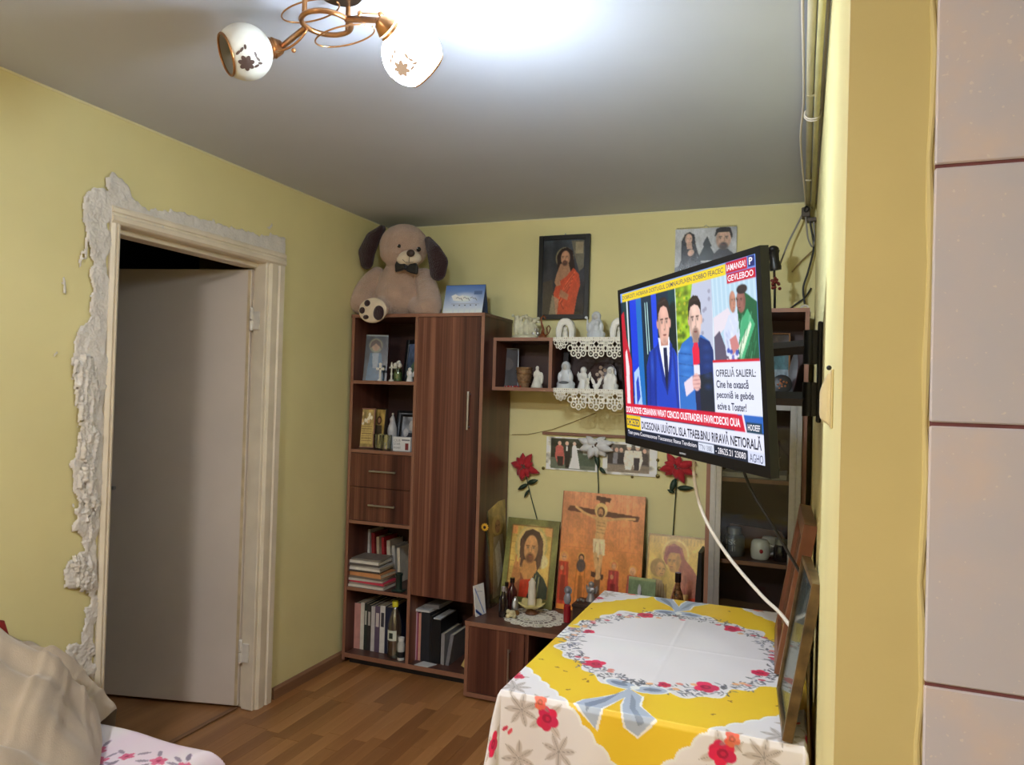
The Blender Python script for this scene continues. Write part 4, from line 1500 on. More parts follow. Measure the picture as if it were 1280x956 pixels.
# ---- two wedding photographs pinned under a brown strip
def wedding(k):
    cv = Cv((0, 0, 70, 48), 120, 84, (226, 222, 210))
    if k == 0:
        cv.rect(6, 2, 66, 46, (44, 50, 46)).noise(9, .4, 2)
        cv.rect(6, 30, 66, 46, (92, 100, 88)).rect(44, 22, 66, 40, (70, 84, 72))
        cv.poly([(13, 14), (18, 10), (23, 14), (25, 30), (24, 40), (16, 40), (12, 28)], (176, 90, 84)).ell(18, 9, 2.6, 3.4, (200, 160, 140)).poly([(15, 28), (23, 28), (23, 42), (16, 42)], (44, 34, 36))
        cv.poly([(25, 12), (31, 12), (33, 28), (31, 44), (26, 44)], (30, 30, 36)).ell(28, 9, 2.6, 3.4, (206, 170, 150)).rect(27, 13, 29, 20, (220, 220, 220))
        cv.poly([(35, 14), (38, 7), (41, 14), (43, 26), (46, 45), (31, 45), (35, 28)], (226, 224, 226)).ell(38, 9, 2.4, 3, (206, 176, 160)).line([(41, 16), (50, 17)], 2, (220, 216, 216))
        cv.poly([(48, 12), (54, 8), (56, 24), (50, 24)], (196, 198, 196), a=.6)
    else:
        cv.rect(6, 4, 60, 44, (96, 90, 88)).noise(8, .4, 5)
        cv.rect(6, 34, 60, 44, (130, 118, 106))
        for (x, c) in ((11, (50, 48, 54)), (18, (120, 120, 128)), (24, (46, 44, 52)), (54, (70, 64, 66))):
            cv.poly([(x - 4, 16), (x + 4, 16), (x + 5, 32), (x - 5, 32)], c).ell(x, 12, 2.6, 3.6, (196, 160, 142))
        for x in (34, 45):
            cv.poly([(x - 5, 12), (x + 5, 12), (x + 7, 26), (x + 3, 40), (x - 4, 40), (x - 7, 26)], (216, 206, 190)).ell(x, 8, 3, 3.8, (206, 176, 156)).ell(x, 5.5, 3.6, 2.2, (226, 220, 206))
        cv.poly([(40, 22), (48, 22), (47, 40), (41, 40)], (52, 50, 60))
    return cv


for k, (pl, lab) in enumerate(((((681, 545), (746, 548), (683, 586), (747, 590)), 'colour wedding photograph with bride in white pinned on wall'),
                               (((755, 551), (823, 556), (757, 592), (817, 597)), 'faded group photograph with two people in cream pinned on wall'))):
    P_ = [Uy(x, y, YB - .004) for x, y in pl]
    w, h = P_[1][0] - P_[0][0], P_[0][2] - P_[2][2]
    root = pic_root('photograph', lab, 'photograph', ((P_[2][0] + P_[3][0]) / 2, YB - .0045 - .002 * k, P_[2][2]), group='wedding photographs pinned on the wall')
    picture(root, w, h, .0015, wedding(k), bm_=M_cer, gain=1.5)
a, b_ = Uy(678, 541, YB - .01), Uy(790, 545, YB - .01)
tag(MB().box(a[0], b_[0], YB - .014, YB - .001, a[2] - .008, a[2] + .008).build('brown_batten', M_edge, loc=((a[0] + b_[0]) / 2, YB - .01, a[2] - .008), bevel=.002), 'thin brown wooden strip on wall above the pinned photographs', 'strip')
M_tack = mat('tarnished_brass', (124, 110, 60), .4, .6, noise=(60, .3))
for x, y, r, lab in ((679, 585, .009, 'brass pin at the free lower corner of the bride photograph'), (822, 575, .008, 'upper brass pin beside the faded group photograph'), (824, 586, .012, 'large brass pin right of the faded group photograph'), (822, 595, .011, 'brass pin at lower corner of faded group photograph'), (790, 596, .007, 'small brass pin at lower edge of faded group photograph'), (755, 567, .006, 'tiny brass pin under the white fabric poinsettia')):
    p_ = Uy(x, y, YB - .010)
    tag(MB().lathe([(r, 0), (r, .003), (r * .6, .006), (0, .007)], (p_[0], YB - .002 - .005, p_[2]), 12, (0, -1, 0)).build('drawing_pin', M_tack, loc=(p_[0], YB - .007, p_[2]), smooth=.7),
        lab, 'pin', 'pins around the photographs')

# thin wire on the wall from the cabinet up to the lace
tag(MB().tube([Uy(640, 543, YB - .004), Uy(660, 543, YB - .004), Uy(690, 537, YB - .004), Uy(715, 528, YB - .004), Uy(745, 516, YB - .004)], .0022, 6).build('wall_wire', mat('wire_tan', (150, 128, 84), .6), loc=tuple(Uy(640, 543, YB - .004))),
    'thin tan wire running along the wall below the hung shelf', 'wire')

# ---- icons standing on the low cabinet
IZ0 = LZ + .0005
GOLD = (190, 150, 70)
# Christ Pantocrator
cv = Cv((0, 0, 68, 96), 120, 170, (104, 104, 54))
cv.rect(0, 0, 68, 96, (110, 108, 60)).noise(7, .15, 3)
cv.rect(7, 8, 60, 86, (196, 160, 84)).noise(6, .15, 9)
cv.rect(7, 8, 14, 18, (206, 140, 80)).rect(50, 8, 60, 18, (206, 150, 90))
cv.ell(34, 30, 22, 25, (176, 160, 100)).ell(34, 30, 20, 23, (206, 176, 110))
cv.ell(51, 46, 7, 8, (206, 190, 140), a=.8)
cv.poly([(20, 40), (19, 24), (25, 14), (34, 11), (43, 14), (49, 24), (50, 38), (48, 50), (44, 58), (24, 58), (21, 50)], (70, 46, 36))
cv.poly([(26, 46), (42, 46), (46, 62), (40, 72), (26, 72), (20, 62)], (190, 132, 76))
cv.face(34, 33, 9.5, 16, (198, 142, 90), (96, 56, 38), beard=1, turn=-.03)
for i in range(7):
    cv.line([(21 + i * .7, 20 + i), (20.5 + i * .8, 54)], .7, (104, 70, 52), a=.5).line([(48 - i * .7, 20 + i), (49 - i * .8, 54)], .7, (104, 70, 52), a=.5)
for i in range(9):
    cv.line([(8, 20 + i * 7), (14 - i % 3, 20 + i * 7)], .8, (150, 112, 60), a=.5)
cv.line([(7, 8), (60, 8), (60, 86), (7, 86), (7, 8)], 1.1, (120, 84, 44))
cv.poly([(4, 80), (12, 70), (24, 60), (30, 70), (32, 86), (4, 86)], (140, 80, 50))
cv.poly([(24, 68), (38, 66), (36, 86), (24, 86)], (190, 60, 36))
cv.poly([(44, 56), (54, 64), (60, 74), (60, 86), (34, 86), (40, 68)], (44, 54, 46))
for i in range(5):
    cv.line([(42 + i * 2, 60 + i), (36 + i * 3.5, 86)], 1.1, (150, 140, 96) if i % 2 else (24, 34, 34))
cv.poly([(12, 66), (14, 50), (18, 48), (22, 54), (24, 66), (18, 72)], (176, 116, 66)).line([(16, 54), (16, 42)], 2.2, (190, 130, 78)).line([(20, 54), (21, 45)], 2.2, (190, 130, 78))
root = pic_root('icon_panel', 'icon of dark haired Christ with raised hand in olive border', 'icon', (-1.357, 3.725, IZ0), lean=.225)
picture(root, .30, .462, .016, cv, gain=1.35, bm_=mat('icon_edge_dark', (50, 36, 26), .6))
# Crucifixion
cv = Cv((0, 0, 104, 140), 150, 200, (190, 120, 84))
cv.vgrad((196, 132, 96), (196, 112, 44)).noise(5, .12, 7)
for i in range(40):
    x = NR.rand() * 104
    cv.line([(x, 0), (x + 2 * NR.rand(), 62)], .8, (176, 108, 78), a=.35)
cv.rect(0, 66, 104, 66.8, (170, 96, 66), a=.6)
wd_ = (84, 48, 40)
cv.poly([(48, 4), (55, 4), (54, 30), (48, 30)], wd_).poly([(43, 3), (62, 5), (60, 10), (43, 8)], (70, 38, 32))
cv.poly([(10, 17), (98, 24), (96, 30), (7, 23)], wd_)
cv.poly([(48, 60), (55, 60), (54, 128), (46, 128)], (92, 58, 40)).poly([(42, 92), (58, 95), (57, 101), (42, 98)], (66, 36, 30))
cv.ell(50, 20, 8.5, 9.5, (206, 170, 110)).ell(50, 22, 5, 6.5, (70, 42, 34)).face(49.5, 22.5, 3.4, 5.2, (180, 128, 88), (70, 42, 34), beard=1, turn=-.1)
sk = (196, 150, 100)
cv.line([(18, 18), (28, 24), (44, 30)], 3, sk).line([(58, 31), (76, 28), (92, 27)], 3, sk)
cv.poly([(43, 28), (59, 28), (58, 38), (55, 50), (56, 56), (44, 56), (45, 42)], sk)
for i in range(4):
    cv.line([(46, 34 + 4 * i), (56, 35 + 4 * i)], .8, (140, 92, 60), a=.7)
cv.poly([(42, 54), (57, 54), (58, 72), (50, 76), (43, 70)], (206, 184, 144)).line([(46, 58), (45, 70)], .9, (160, 130, 96)).line([(51, 58), (52, 73)], .9, (160, 130, 96))
cv.line([(46, 72), (48, 84), (52, 98)], 5, sk).line([(53, 74), (52, 86), (50, 99)], 5, sk)
for (x, top, c, hd) in ((7, 76, (176, 60, 40), (200, 130, 90)), (29, 75, (190, 110, 50), (60, 36, 34)), (70, 80, (160, 50, 50), (190, 110, 70)), (93, 84, (160, 70, 62), (206, 150, 120))):
    cv.ell(x, top + 2, 5.5, 6, (206, 150, 80), a=.7)
    cv.poly([(x - 6, top + 8), (x + 6, top + 8), (x + 8, 134), (x - 8, 134)], c)
    cv.ell(x, top + 3, 3.8, 5, hd).face(x, top + 3.6, 2.6, 3.6, (196, 140, 100), (90, 60, 50))
    for i_ in range(5):
        cv.line([(x - 5 + 2.4 * i_, top + 10), (x - 7 + 3.4 * i_, 134)], .8, [min(255, v * (1.35 if i_ % 2 else .6)) for v in c], a=.55)
    cv.ell(x - 2, top + 16, 2.4, 3, (196, 140, 100), a=.8)
    cv.poly([(x - 3, top + 24), (x + 3, top + 24), (x + 4, 130), (x - 3, 130)], [v * .6 for v in c], a=.6)
cv.ell(29, top + 3, 6, 8, (40, 40, 56), a=.8)
cv.rect(0, 0, 1, 140, (120, 70, 50))
root = pic_root('icon_panel', 'large orange icon of the crucifixion with four standing saints', 'icon', (-.978, 3.775, IZ0), lean=.15)
picture(root, .452, .622, .018, cv, gain=1.45, bm_=mat('icon_edge_brown', (70, 44, 30), .6))
# Mother and child
cv = Cv((0, 0, 70, 100), 120, 170, (190, 156, 80))
cv.noise(7, .18, 6)
cv.rect(0, 0, 70, 2, (150, 116, 60)).rect(0, 0, 2, 100, (150, 116, 60))
for i in range(16):
    cv.line([(4 + 4 * i, 3), (4 + 4 * i, 10)], 1, (150, 116, 60), a=.5)
cv.ell(34, 22, 18, 19, (216, 184, 110)).ell(34, 22, 15.5, 16.5, (186, 146, 80))
cv.poly([(20, 28), (22, 14), (32, 9), (42, 14), (46, 26), (56, 36), (66, 50), (70, 100), (24, 100), (34, 60), (40, 42), (32, 26), (24, 34)], (150, 86, 70))
cv.poly([(24, 30), (28, 18), (38, 18), (42, 28), (38, 42), (30, 42)], (176, 128, 74)).poly([(22, 26), (26, 13), (38, 12), (44, 26), (40, 20), (28, 20)], (130, 60, 62))
cv.face(32, 30, 7, 11, (184, 136, 80), (90, 56, 40), turn=-.25)
for i in range(7):
    cv.line([(42 + 3 * i, 34 + 5 * i), (36 + 5 * i, 100)], .9, (190, 120, 90) if i % 2 else (110, 54, 50), a=.6)
cv.ell(14, 38, 10, 11, (150, 116, 66)).face(17, 40, 6.5, 8.5, (190, 144, 88), (110, 76, 46), turn=.3)
cv.poly([(8, 50), (20, 52), (26, 70), (28, 100), (6, 100)], (150, 126, 90))
for i in range(6):
    cv.line([(10 + 3 * i, 56), (8 + 4 * i, 100)], 1, (110, 84, 60), a=.7)
cv.poly([(50, 70), (64, 66), (68, 90), (54, 96)], (196, 60, 36)).poly([(40, 66), (52, 64), (54, 100), (38, 100)], (206, 170, 96), a=.8)
root = pic_root('icon_panel', 'golden icon of mother embracing child beside the display cabinet', 'icon', (-.583, 3.752, IZ0), lean=.23)
picture(root, .292, .443, .018, cv, gain=1.4, bm_=MC['icon_edge_dark'])
# side icon leaning on the tall cabinet
P0, P1 = Vector(Uz(613, 761, IZ0)), Vector(Uz(635, 747, IZ0))
dv_ = (P1 - P0)
w = dv_.length * 1.05
cv = Cv((0, 0, 40, 130), 70, 190, (140, 110, 56))
cv.vgrad((160, 136, 70), (64, 44, 30)).noise(5, .25, 4)
cv.ell(22, 30, 13, 14, (176, 146, 80), a=.6).poly([(12, 44), (32, 44), (38, 120), (6, 120)], (124, 110, 90), a=.8).face(22, 32, 6, 9, (150, 110, 70), (90, 66, 44)).poly([(14, 60), (24, 50), (30, 90), (18, 110)], (190, 186, 176), a=.6)
cv.rect(0, 0, 3, 130, (44, 30, 22))
nrm = Vector((dv_.y, -dv_.x, 0)).normalized()
cpos = (P0 + P0 + dv_.normalized() * w) / 2 - nrm * .012
root = pic_root('icon_panel', 'tall shadowed golden icon leaning on the side of tall cabinet', 'icon', cpos, lean=.07, yaw=math.atan2(dv_.y, dv_.x))
picture(root, w, .545, .018, cv, gain=1.3, bm_=MC['icon_edge_dark'])
SIDE_ICON = root
# little green picture
root = pic_root('small_picture', 'small green picture with dark figure leaning before the icons', 'picture', (Uy(802, 735, 3.62)[0], 3.60, IZ0), lean=.12, yaw=-.05)
cv = Cv((0, 0, 34, 24), 70, 50, (92, 112, 84))
cv.noise(6, .15, 3).rect(0, 0, 34, 1.2, (130, 140, 100)).poly([(10, 22), (12, 8), (16, 4), (18, 10), (20, 22)], (40, 42, 50)).ell(14, 6, 2.4, 3, (150, 150, 160)).line([(16, 12), (26, 14)], 1.4, (60, 60, 70)).rect(18, 16, 28, 22, (70, 80, 70))
picture(root, .135, float(Uy(802, 722, 3.62)[2] - IZ0), .008, cv, gain=1.4)

# ================================================================== BOOKS AND THINGS ON THE SHELVES
M_page = mat('book_pages', (214, 202, 176), .85, noise=(200, .12), stretch=(1, 1, .1))


def book(label, x, y, z, t, d, h, col, lean=0, yaw=0, group=None, cat='book', flat=False, name='book', spine=None, rough=.5):
    """upright book: spine at the front (-y); x = left edge of the foot"""
    rot = Euler((0, lean, yaw), 'XYZ')
    root = thing(name, label, cat, (x, y, z), group, rot=rot)
    m = mat('cover_%d_%d_%d' % tuple(col), col, rough, noise=(25, .12))
    c = .0022
    if flat:
        MB().box(0, d, 0, h, 0, c).box(0, d, 0, h, t - c, t).box(0, d, 0, c, c, t - c).build('cover', m, root)
        MB().box(.003, d - .003, c, h - .003, c, t - c).build('page_block', M_page, root)
    else:
        MB().box(0, c, 0, d, 0, h).box(t - c, t, 0, d, 0, h).box(c, t - c, 0, c, 0, h).build('cover', m, root)
        MB().box(c, t - c, c, d - .004, .003, h - .004).build('page_block', M_page, root)
        if spine:
            MB().box(t * .2, t * .8, -.0006, 0, h * .55, h * .85).build('spine_title', mat('title_%d_%d_%d' % tuple(spine), spine, .5), root)
    return root


def on(px_, py_, Y):
    return Uy(px_, py_, Y)[0]


BZ4, BZ3 = .0585, .4265
# bottom left bay: upright row
YB4 = 3.585
row = [(438, 12, (206, 150, 140), .255, 'pale pink spined book standing by the left side panel', None),
       (448, 6, (226, 220, 206), .262, 'thin cream book standing between pink and dark books', None),
       (453, 5, (44, 54, 50), .258, 'thin dark green book standing in the bottom bay', (190, 190, 180)),
       (458, 6, (52, 48, 48), .255, 'thin black book standing beside a pale grey one', (180, 176, 170)),
       (462, 6, (200, 196, 196), .250, 'pale grey book standing between two dark spines', None),
       (466, 8, (96, 80, 104), .255, 'dull purple spined book standing in the bottom bay', (210, 200, 200)),
       (471, 8, (222, 220, 216), .262, 'thick white spined book standing in the bottom bay', (60, 60, 70)),
       (476, 12, (30, 36, 62), .258, 'navy blue spined book standing beside the plastic bottle', None)]
xx = on(440, 818, YB4)
for (px_, wpx, c, h, lab, sp_) in row:
    t = wpx * .0041
    book(lab, xx, YB4, BZ4, t - .001, .20, h, c, group='books in the bottom left bay', spine=sp_)
    xx += t
# plastic bottle with yellow cap
bx_, by_ = on(491, 826, 3.56) + .006, 3.56
by_ = 3.56
bt = thing('plastic_bottle', 'clear plastic bottle with yellow cap and white label in bottom bay', 'bottle', (bx_, by_, BZ4))
prof = [(.030, 0), (.037, .008), (.038, .03), (.036, .05), (.038, .07), (.038, .17), (.034, .20), (.022, .245), (.015, .262), (.014, .285)]
MB().lathe(prof, (bx_, by_, BZ4), 20).build('body', glassmat('pet_plastic', (250, 252, 250), .30, .22), bt, smooth=3)
MB().lathe([(.0, .003), (.034, .006), (.036, .03), (.034, .05), (.036, .07), (.036, .10), (0, .10)], (bx_, by_, BZ4), 20).build('water', glassmat('water_greenish', (232, 240, 230), .10), bt, smooth=.8)
MB().lathe([(.017, .278), (.0175, .303), (.015, .307), (0, .307)], (bx_, by_, BZ4), 16).build('cap', mat('yellow_cap', (226, 216, 50), .4), bt, smooth=.6)
lb = MB()
lb.add([(bx_ + .0388 * math.sin(a), by_ - .0388 * math.cos(a), BZ4 + z) for z in (.10, .155) for a in np.linspace(-.8, .8, 9)], [(i, i + 1, i + 10, i + 9) for i in range(8)])
lb.build('label_band', mat('bottle_label', (214, 220, 206), .6), bt, smooth=3)
MB().box(bx_ - .011, bx_ + .011, by_ - .0402, by_ - .0392, BZ4 + .112, BZ4 + .142).build('label_print', mat('label_dark', (50, 60, 50), .6), bt)
# jars right of the bottle
for (px_, py_, Y, r, h, c, lab) in ((500, 832, 3.545, .020, .12, (196, 196, 190), 'small grey and black jar standing right of the plastic bottle'),
                                    (502, 800, 3.72, .018, .235, (176, 186, 178), 'slim pale green bottle standing behind the small jar')):
    x = on(px_, py_, Y) + .004 if Y < 3.6 else -2.02
    j = thing('jar', lab, 'jar', (x, Y, BZ4))
    MB().lathe([(r, 0), (r, h * .7), (r * .8, h * .8), (r * .8, h * .86)], (x, Y, BZ4), 16).build('body', mat('jar_%d' % c[0], c, .35, noise=(30, .2)), j, smooth=.7)
    MB().lathe([(r * .85, h * .86), (r * .85, h), (0, h)], (x, Y, BZ4), 16).build('lid', M_white if h < .2 else M_cer, j, smooth=.7)
    MB().lathe([(r * 1.02, h * .12), (r * 1.02, h * .38)], (x, Y, BZ4), 16).build('label_band', M_dark, j, smooth=.7)

# bay above: magazine pile, leaning books, green tin
xm = on(438, 735, 3.58)
mags = [((216, 210, 200), .012, 0), ((150, 140, 132), .010, .06), ((206, 60, 84), .010, -.05), ((196, 192, 184), .013, .08), ((120, 108, 100), .012, .0), ((206, 142, 92), .022, -.06), ((70, 62, 60), .010, .07),
        ((226, 222, 214), .014, .03), ((176, 170, 164), .010, -.04), ((92, 86, 84), .012, .05), ((222, 218, 210), .014, .0), ((130, 120, 110), .009, .06)]
zz = BZ3
names = ['cream', 'grey brown', 'magenta', 'pale grey', 'taupe', 'orange', 'dark brown', 'white', 'mid grey', 'charcoal', 'off-white', 'tan']
for i, (c, t, ya) in enumerate(mags):
    o = book('%s magazine, number %s from the shelf in the magazine pile' % (names[i], ('one', 'two', 'three', 'four', 'five', 'six', 'seven', 'eight', 'nine', 'ten', 'eleven', 'twelve')[i]),
             xm + .006 + .006 * (i % 3) + .0035 * max(0, i - 6), 3.512 + .006 * (i % 3), zz, t, .25 - .006 * i, .15, c, lean=0 if i < 1 else 0, yaw=ya * .9, group='magazines piled on the shelf', cat='magazine', name='magazine', flat=True)
    zz += t + .0006
lean_b = [(459, (206, 204, 200), .030, .29, 'grey book standing at the back behind magazine pile'), (468, (150, 46, 50), .024, .27, 'dark red book leaning behind the magazine pile'), (476, (196, 176, 150), .020, .25, 'tan book leaning beside a dark red one'),
          (482, (170, 44, 52), .020, .25, 'bright red book leaning behind the magazines'), (488, (214, 202, 184), .024, .235, 'cream book leaning to the left among others'), (495, (190, 186, 180), .022, .21, 'light grey book leaning near the cabinet divider'), (501, (226, 214, 190), .020, .20, 'yellowed book leaning last beside the cabinet divider')]
x0_ = on(457, 690, 3.70) - .01
for i, (px_, c, t, h, lab) in enumerate(lean_b):
    book(lab, x0_ + .034 * i + (.010 if i == 0 else .026), 3.70 - .0 * i, BZ3 + .001, t - .003, .15, h * .98, c, lean=0 if i == 0 else -.06, group='books leaning at the back of the shelf')
gx = on(497, 737, 3.535) + .004
g = thing('candle_holder', 'dark green candle holder standing on the shelf before the books', 'candle holder', (gx, 3.54, BZ3))
M_dg = mat('dark_green_enamel', (26, 48, 44), .3, noise=(20, .15))
MB().box(gx - .035, gx + .035, 3.515, 3.565, BZ3, BZ3 + .012).build('foot', M_dg, g, bevel=.004)
MB().lathe([(.020, .012), (.018, .02), (.018, .085), (.021, .09), (.021, .10), (.014, .10), (.014, .09), (0, .09)], (gx, 3.54, BZ3), 18).build('cup', M_dg, g, smooth=.6)

# bottom right bay
YR = 3.575
rz = .0585
xr0 = on(518, 828, YR)
rb_ = [(.010, (206, 170, 186), .26, 'thin pink grey folder standing at the divider in lower bay'), (.006, (150, 46, 90), .258, 'thin magenta folder standing at the divider in lower bay'), (.015, (216, 160, 140), .255, 'salmon pink folder standing beside the black binders'),
       (.052, (38, 40, 46), .265, 'wide black binder under the loose papers'), (.012, (24, 24, 28), .25, 'thin black folder between two black binders'), (.050, (20, 20, 24), .235, 'black binder with white paper on top, next to grey books'),
       (.020, (150, 146, 146), .165, 'grey book standing beside the black binder'), (.020, (126, 124, 128), .172, 'dark grey book leaning in the lower bay')]
xx = xr0
for i, (t, c, h, lab) in enumerate(rb_):
    book(lab, xx, YR, rz, t, .21, h, c, group='folders and books in the lower right bay', name='binder' if t > .04 else 'book', cat='binder' if t > .04 else 'book', lean=.0 if i < 7 else .16)
    xx += t + (.0015 if i < 5 else .006 if i == 5 else .008)
xend = CX1 - T
root = book('yellowed thick book slumped against the right panel of lower bay', xx + .052, YR + .0, rz, .03, .18, .13, (206, 176, 110), lean=.0, group='folders and books in the lower right bay')
root.rotation_euler = Euler((0, .45, 0))
root.location = (xend - .095, YR, rz + .0135)
o = tag(MB().prism([(xr0 - .004, YR - .01), (xr0 + .085, YR - .002), (xr0 + .105, YR + .2), (xr0 + .012, YR + .2)], (0, 0, .012), (0, 0, rz + .2665), (1, 0, 0), (0, 1, 0)).build('paper_stack', mat('loose_paper', (206, 206, 206), .8, noise=(8, .06)), loc=(xr0, YR, rz + .2665)),
        'stack of loose white papers lying on top of the black binder', 'papers')
o = tag(MB().prism([(xr0 + .04, YR + .03), (xr0 + .12, YR + .04), (xr0 + .125, YR + .2), (xr0 + .05, YR + .2)], (0, 0, .02), (0, 0, rz + .2795), (1, 0, 0), (0, 1, 0)).build('paper_stack', mat('loose_paper_grey', (150, 150, 152), .8), loc=(xr0, YR, rz + .2795)),
        'grey papers lying on the loose white paper stack', 'papers')
xb = xr0 + .010 + .006 + .015 + .052 + .012 + .0075
tag(MB().box(xb + .004, xb + .046, YR + .005, YR + .2, rz + .2355, rz + .240).build('paper_sheet', MC['loose_paper'], loc=(xb, YR, rz + .2355)), 'white paper lying on the second black binder', 'papers')
pp = Uy(530, 832, 3.52)
tag(MB().prism([(pp[0] - .05, 3.503), (pp[0] + .03, 3.503), (pp[0] + .055, 3.56), (pp[0] - .03, 3.57)], (0, 0, .003), (0, 0, rz + .0005), (1, 0, 0), (0, 1, 0)).build('paper_slip', MC['loose_paper'], loc=(pp[0], 3.52, rz)), 'folded paper slip lying at the front of the lower bay', 'papers')


def organic(name, m, parent, balls, vox=.0035, sm=2, lathes=()):
    b = MB()
    for c, r in balls:
        b.ell(c, r, nu=12, nv=8)
    for prof, c in lathes:
        b.lathe(prof, c, 14)
    return b.build(name, m, parent, remesh=vox, smoothit=sm)


S1, S2 = 1.5745, 1.1915
# ---- top shelf
cv = Cv((0, 0, 30, 60), 60, 110, (44, 52, 60))
cv.noise(6, .3, 5).rect(0, 0, 30, 2, (120, 130, 130)).ell(15, 14, 9, 10, (110, 110, 90)).poly([(8, 24), (22, 24), (27, 60), (4, 60)], (50, 84, 110)).ell(15, 15, 5, 7, (150, 120, 96)).poly([(11, 24), (19, 24), (18, 44), (12, 44)], (130, 140, 150)).poly([(7, 18), (10, 9), (15, 6), (20, 9), (23, 20), (20, 16), (15, 11), (10, 16)], (60, 44, 36))
x = on(468, 476, 3.62)
root = pic_root('icon_panel', 'blue toned icon on glossy panel leaning on the top shelf', 'icon', (x, 3.62, S1 + .001), lean=.10, yaw=.35)
picture(root, .14, .265, .008, cv, gain=1.5)
cv = Cv((0, 0, 30, 50), 50, 80, (70, 84, 112))
cv.vgrad((84, 98, 130), (60, 74, 90)).noise(6, .25, 6).poly([(4, 40), (14, 26), (26, 36), (30, 50), (0, 50)], (90, 110, 90))
x = on(516, 474, 3.74)
root = pic_root('framed_picture', 'dark framed blue landscape leaning on the top shelf behind jar', 'picture', (x, 3.74, S1 + .001), lean=.10, yaw=-.35)
picture(root, .16, .245, .010, cv, .024, M_black, gain=1.5)
x = on(475, 477, 3.58)
c = thing('cross', 'small white standing cross with dark jewel on top shelf', 'cross', (x, 3.58, S1))
MB().lathe([(.016, 0), (.014, .006), (.006, .012)], (x, 3.58, S1), 14).build('foot', M_white, c, smooth=.8)
b = MB()
b.prism([(-.005, .008), (.005, .008), (.006, .062), (.024, .060), (.028, .068), (.024, .076), (.008, .074), (.007, .090), (.011, .097), (0, .104), (-.011, .097), (-.007, .090), (-.008, .074), (-.024, .076), (-.028, .068), (-.024, .060), (-.006, .062)], (0, .008, 0), (x, 3.576, S1))
b.build('cross_body', M_white, c, bevel=.0015)
MB().ell((x, 3.575, S1 + .068), .004).build('jewel', M_black, c)
x = on(489, 478, 3.57)
c = thing('candlestick', 'slim cream cross candlestick beside glass jar on top shelf', 'candlestick', (x, 3.57, S1))
MB().lathe([(.016, 0), (.015, .005), (.006, .012), (.004, .03), (.007, .04), (.004, .05), (.004, .075), (.008, .08), (.006, .088), (.003, .105), (0, .108)], (x, 3.57, S1), 14).box(x - .014, x + .014, 3.567, 3.573, S1 + .072, S1 + .08).build('stem', M_cer, c, smooth=.8)
x = on(497, 478, 3.585)
c = thing('flower_jar', 'glass jar with green label and white flowers on top shelf', 'jar', (x, 3.585, S1))
MB().lathe([(.024, 0), (.026, .004), (.026, .06), (.022, .068), (.022, .072)], (x, 3.585, S1), 18).build('glass_body', glassmat('jar_glass', (190, 206, 186), .15), c, smooth=.8)
MB().lathe([(.0, .003), (.0235, .004), (.0235, .05), (0, .05)], (x, 3.585, S1), 18).build('filling', mat('green_filling', (150, 170, 120), .5, noise=(40, .4)), c, smooth=.8)
for i, (ux, uy, uz) in enumerate(((-.012, -.008, .092), (.014, -.004, .088), (0, .006, .105), (-.018, .0, .08))):
    MB().ell((x + ux, 3.585 + uy, S1 + uz), (.013, .012, .012)).ell((x + ux + .006, 3.58 + uy, S1 + uz + .006), .007).tube([(x, 3.585, S1 + .04), (x + ux, 3.585 + uy, S1 + uz)], .0015, 5).build('blossom', M_cer, c, smooth=3)


def angel(name, label, x, y, z, s, m=None, wings=True, group=None):
    m = m or M_white
    t = thing(name, label, 'figurine', (x, y, z), group)
    organic('body', m, t, [((x, y, z + .066 * s), (.012 * s, .012 * s, .013 * s)), ((x, y - .002, z + .045 * s), (.013 * s, .010 * s, .016 * s)), ((x - .012 * s, y - .006 * s, z + .044 * s), (.005 * s, .005 * s, .012 * s)), ((x + .012 * s, y - .006 * s, z + .044 * s), (.005 * s, .005 * s, .012 * s)), ((x, y - .012 * s, z + .042 * s), (.006 * s, .005 * s, .006 * s))], .0028 * s, 2,
            [([(.022 * s, .0), (.020 * s, .004 * s), (.014 * s, .025 * s), (.010 * s, .05 * s), (.004 * s, .056 * s)], (x, y, z))])
    if wings:
        for sg in (-1, 1):
            MB().prism([(0, .035 * s), (sg * .022 * s, .062 * s), (sg * .026 * s, .05 * s), (sg * .02 * s, .03 * s), (sg * .006 * s, .024 * s)], (0, .004 * s, 0), (x, y + .008 * s, z)).build('wing', m, t, bevel=.001 * s)
    return t


angel('angel_figurine', 'little white angel figurine by the divider on top shelf', on(512, 479, 3.56), 3.56, S1, 1.0)
# ---- second shelf
YI = 3.60
for k, (px_, lab, c1) in enumerate(((456, 'gold icon with crowd of saints leaning by the left panel', 0), (472, 'gold icon with single dark saint leaning on second shelf', 1))):
    cv = Cv((0, 0, 20, 48), 40, 90, (150, 126, 70))
    cv.noise(6, .25, 3 + k)
    if k == 0:
        for i in range(12):
            cv.ell(3 + 14 * NR.rand(), 4 + 14 * NR.rand(), 1.8, 2.8, random.choice(((206, 196, 170), (90, 60, 50), (190, 160, 110))))
        cv.rect(2, 20, 18, 44, (176, 150, 84))
        for i in range(7):
            cv.line([(3, 22 + 3 * i), (17, 22 + 3 * i)], .8, (110, 86, 50))
    else:
        cv.ell(10, 14, 4, 6, (70, 50, 40)).poly([(5, 20), (15, 20), (17, 46), (3, 46)], (70, 60, 46)).ell(10, 14, 2.4, 3.6, (150, 110, 80))
    x = on(px_, 558, YI + .05 * k) + (.008 if k == 0 else 0)
    root = pic_root('icon_panel', lab, 'icon', (x, YI + .0 + .05 * k, S2 + .001), lean=.10, yaw=(.30, -.12)[k])
    picture(root, .092 if k == 0 else .10, .225, .014, cv, .006, M_edge if k == 0 else MC['icon_edge_dark'], gain=1.35)
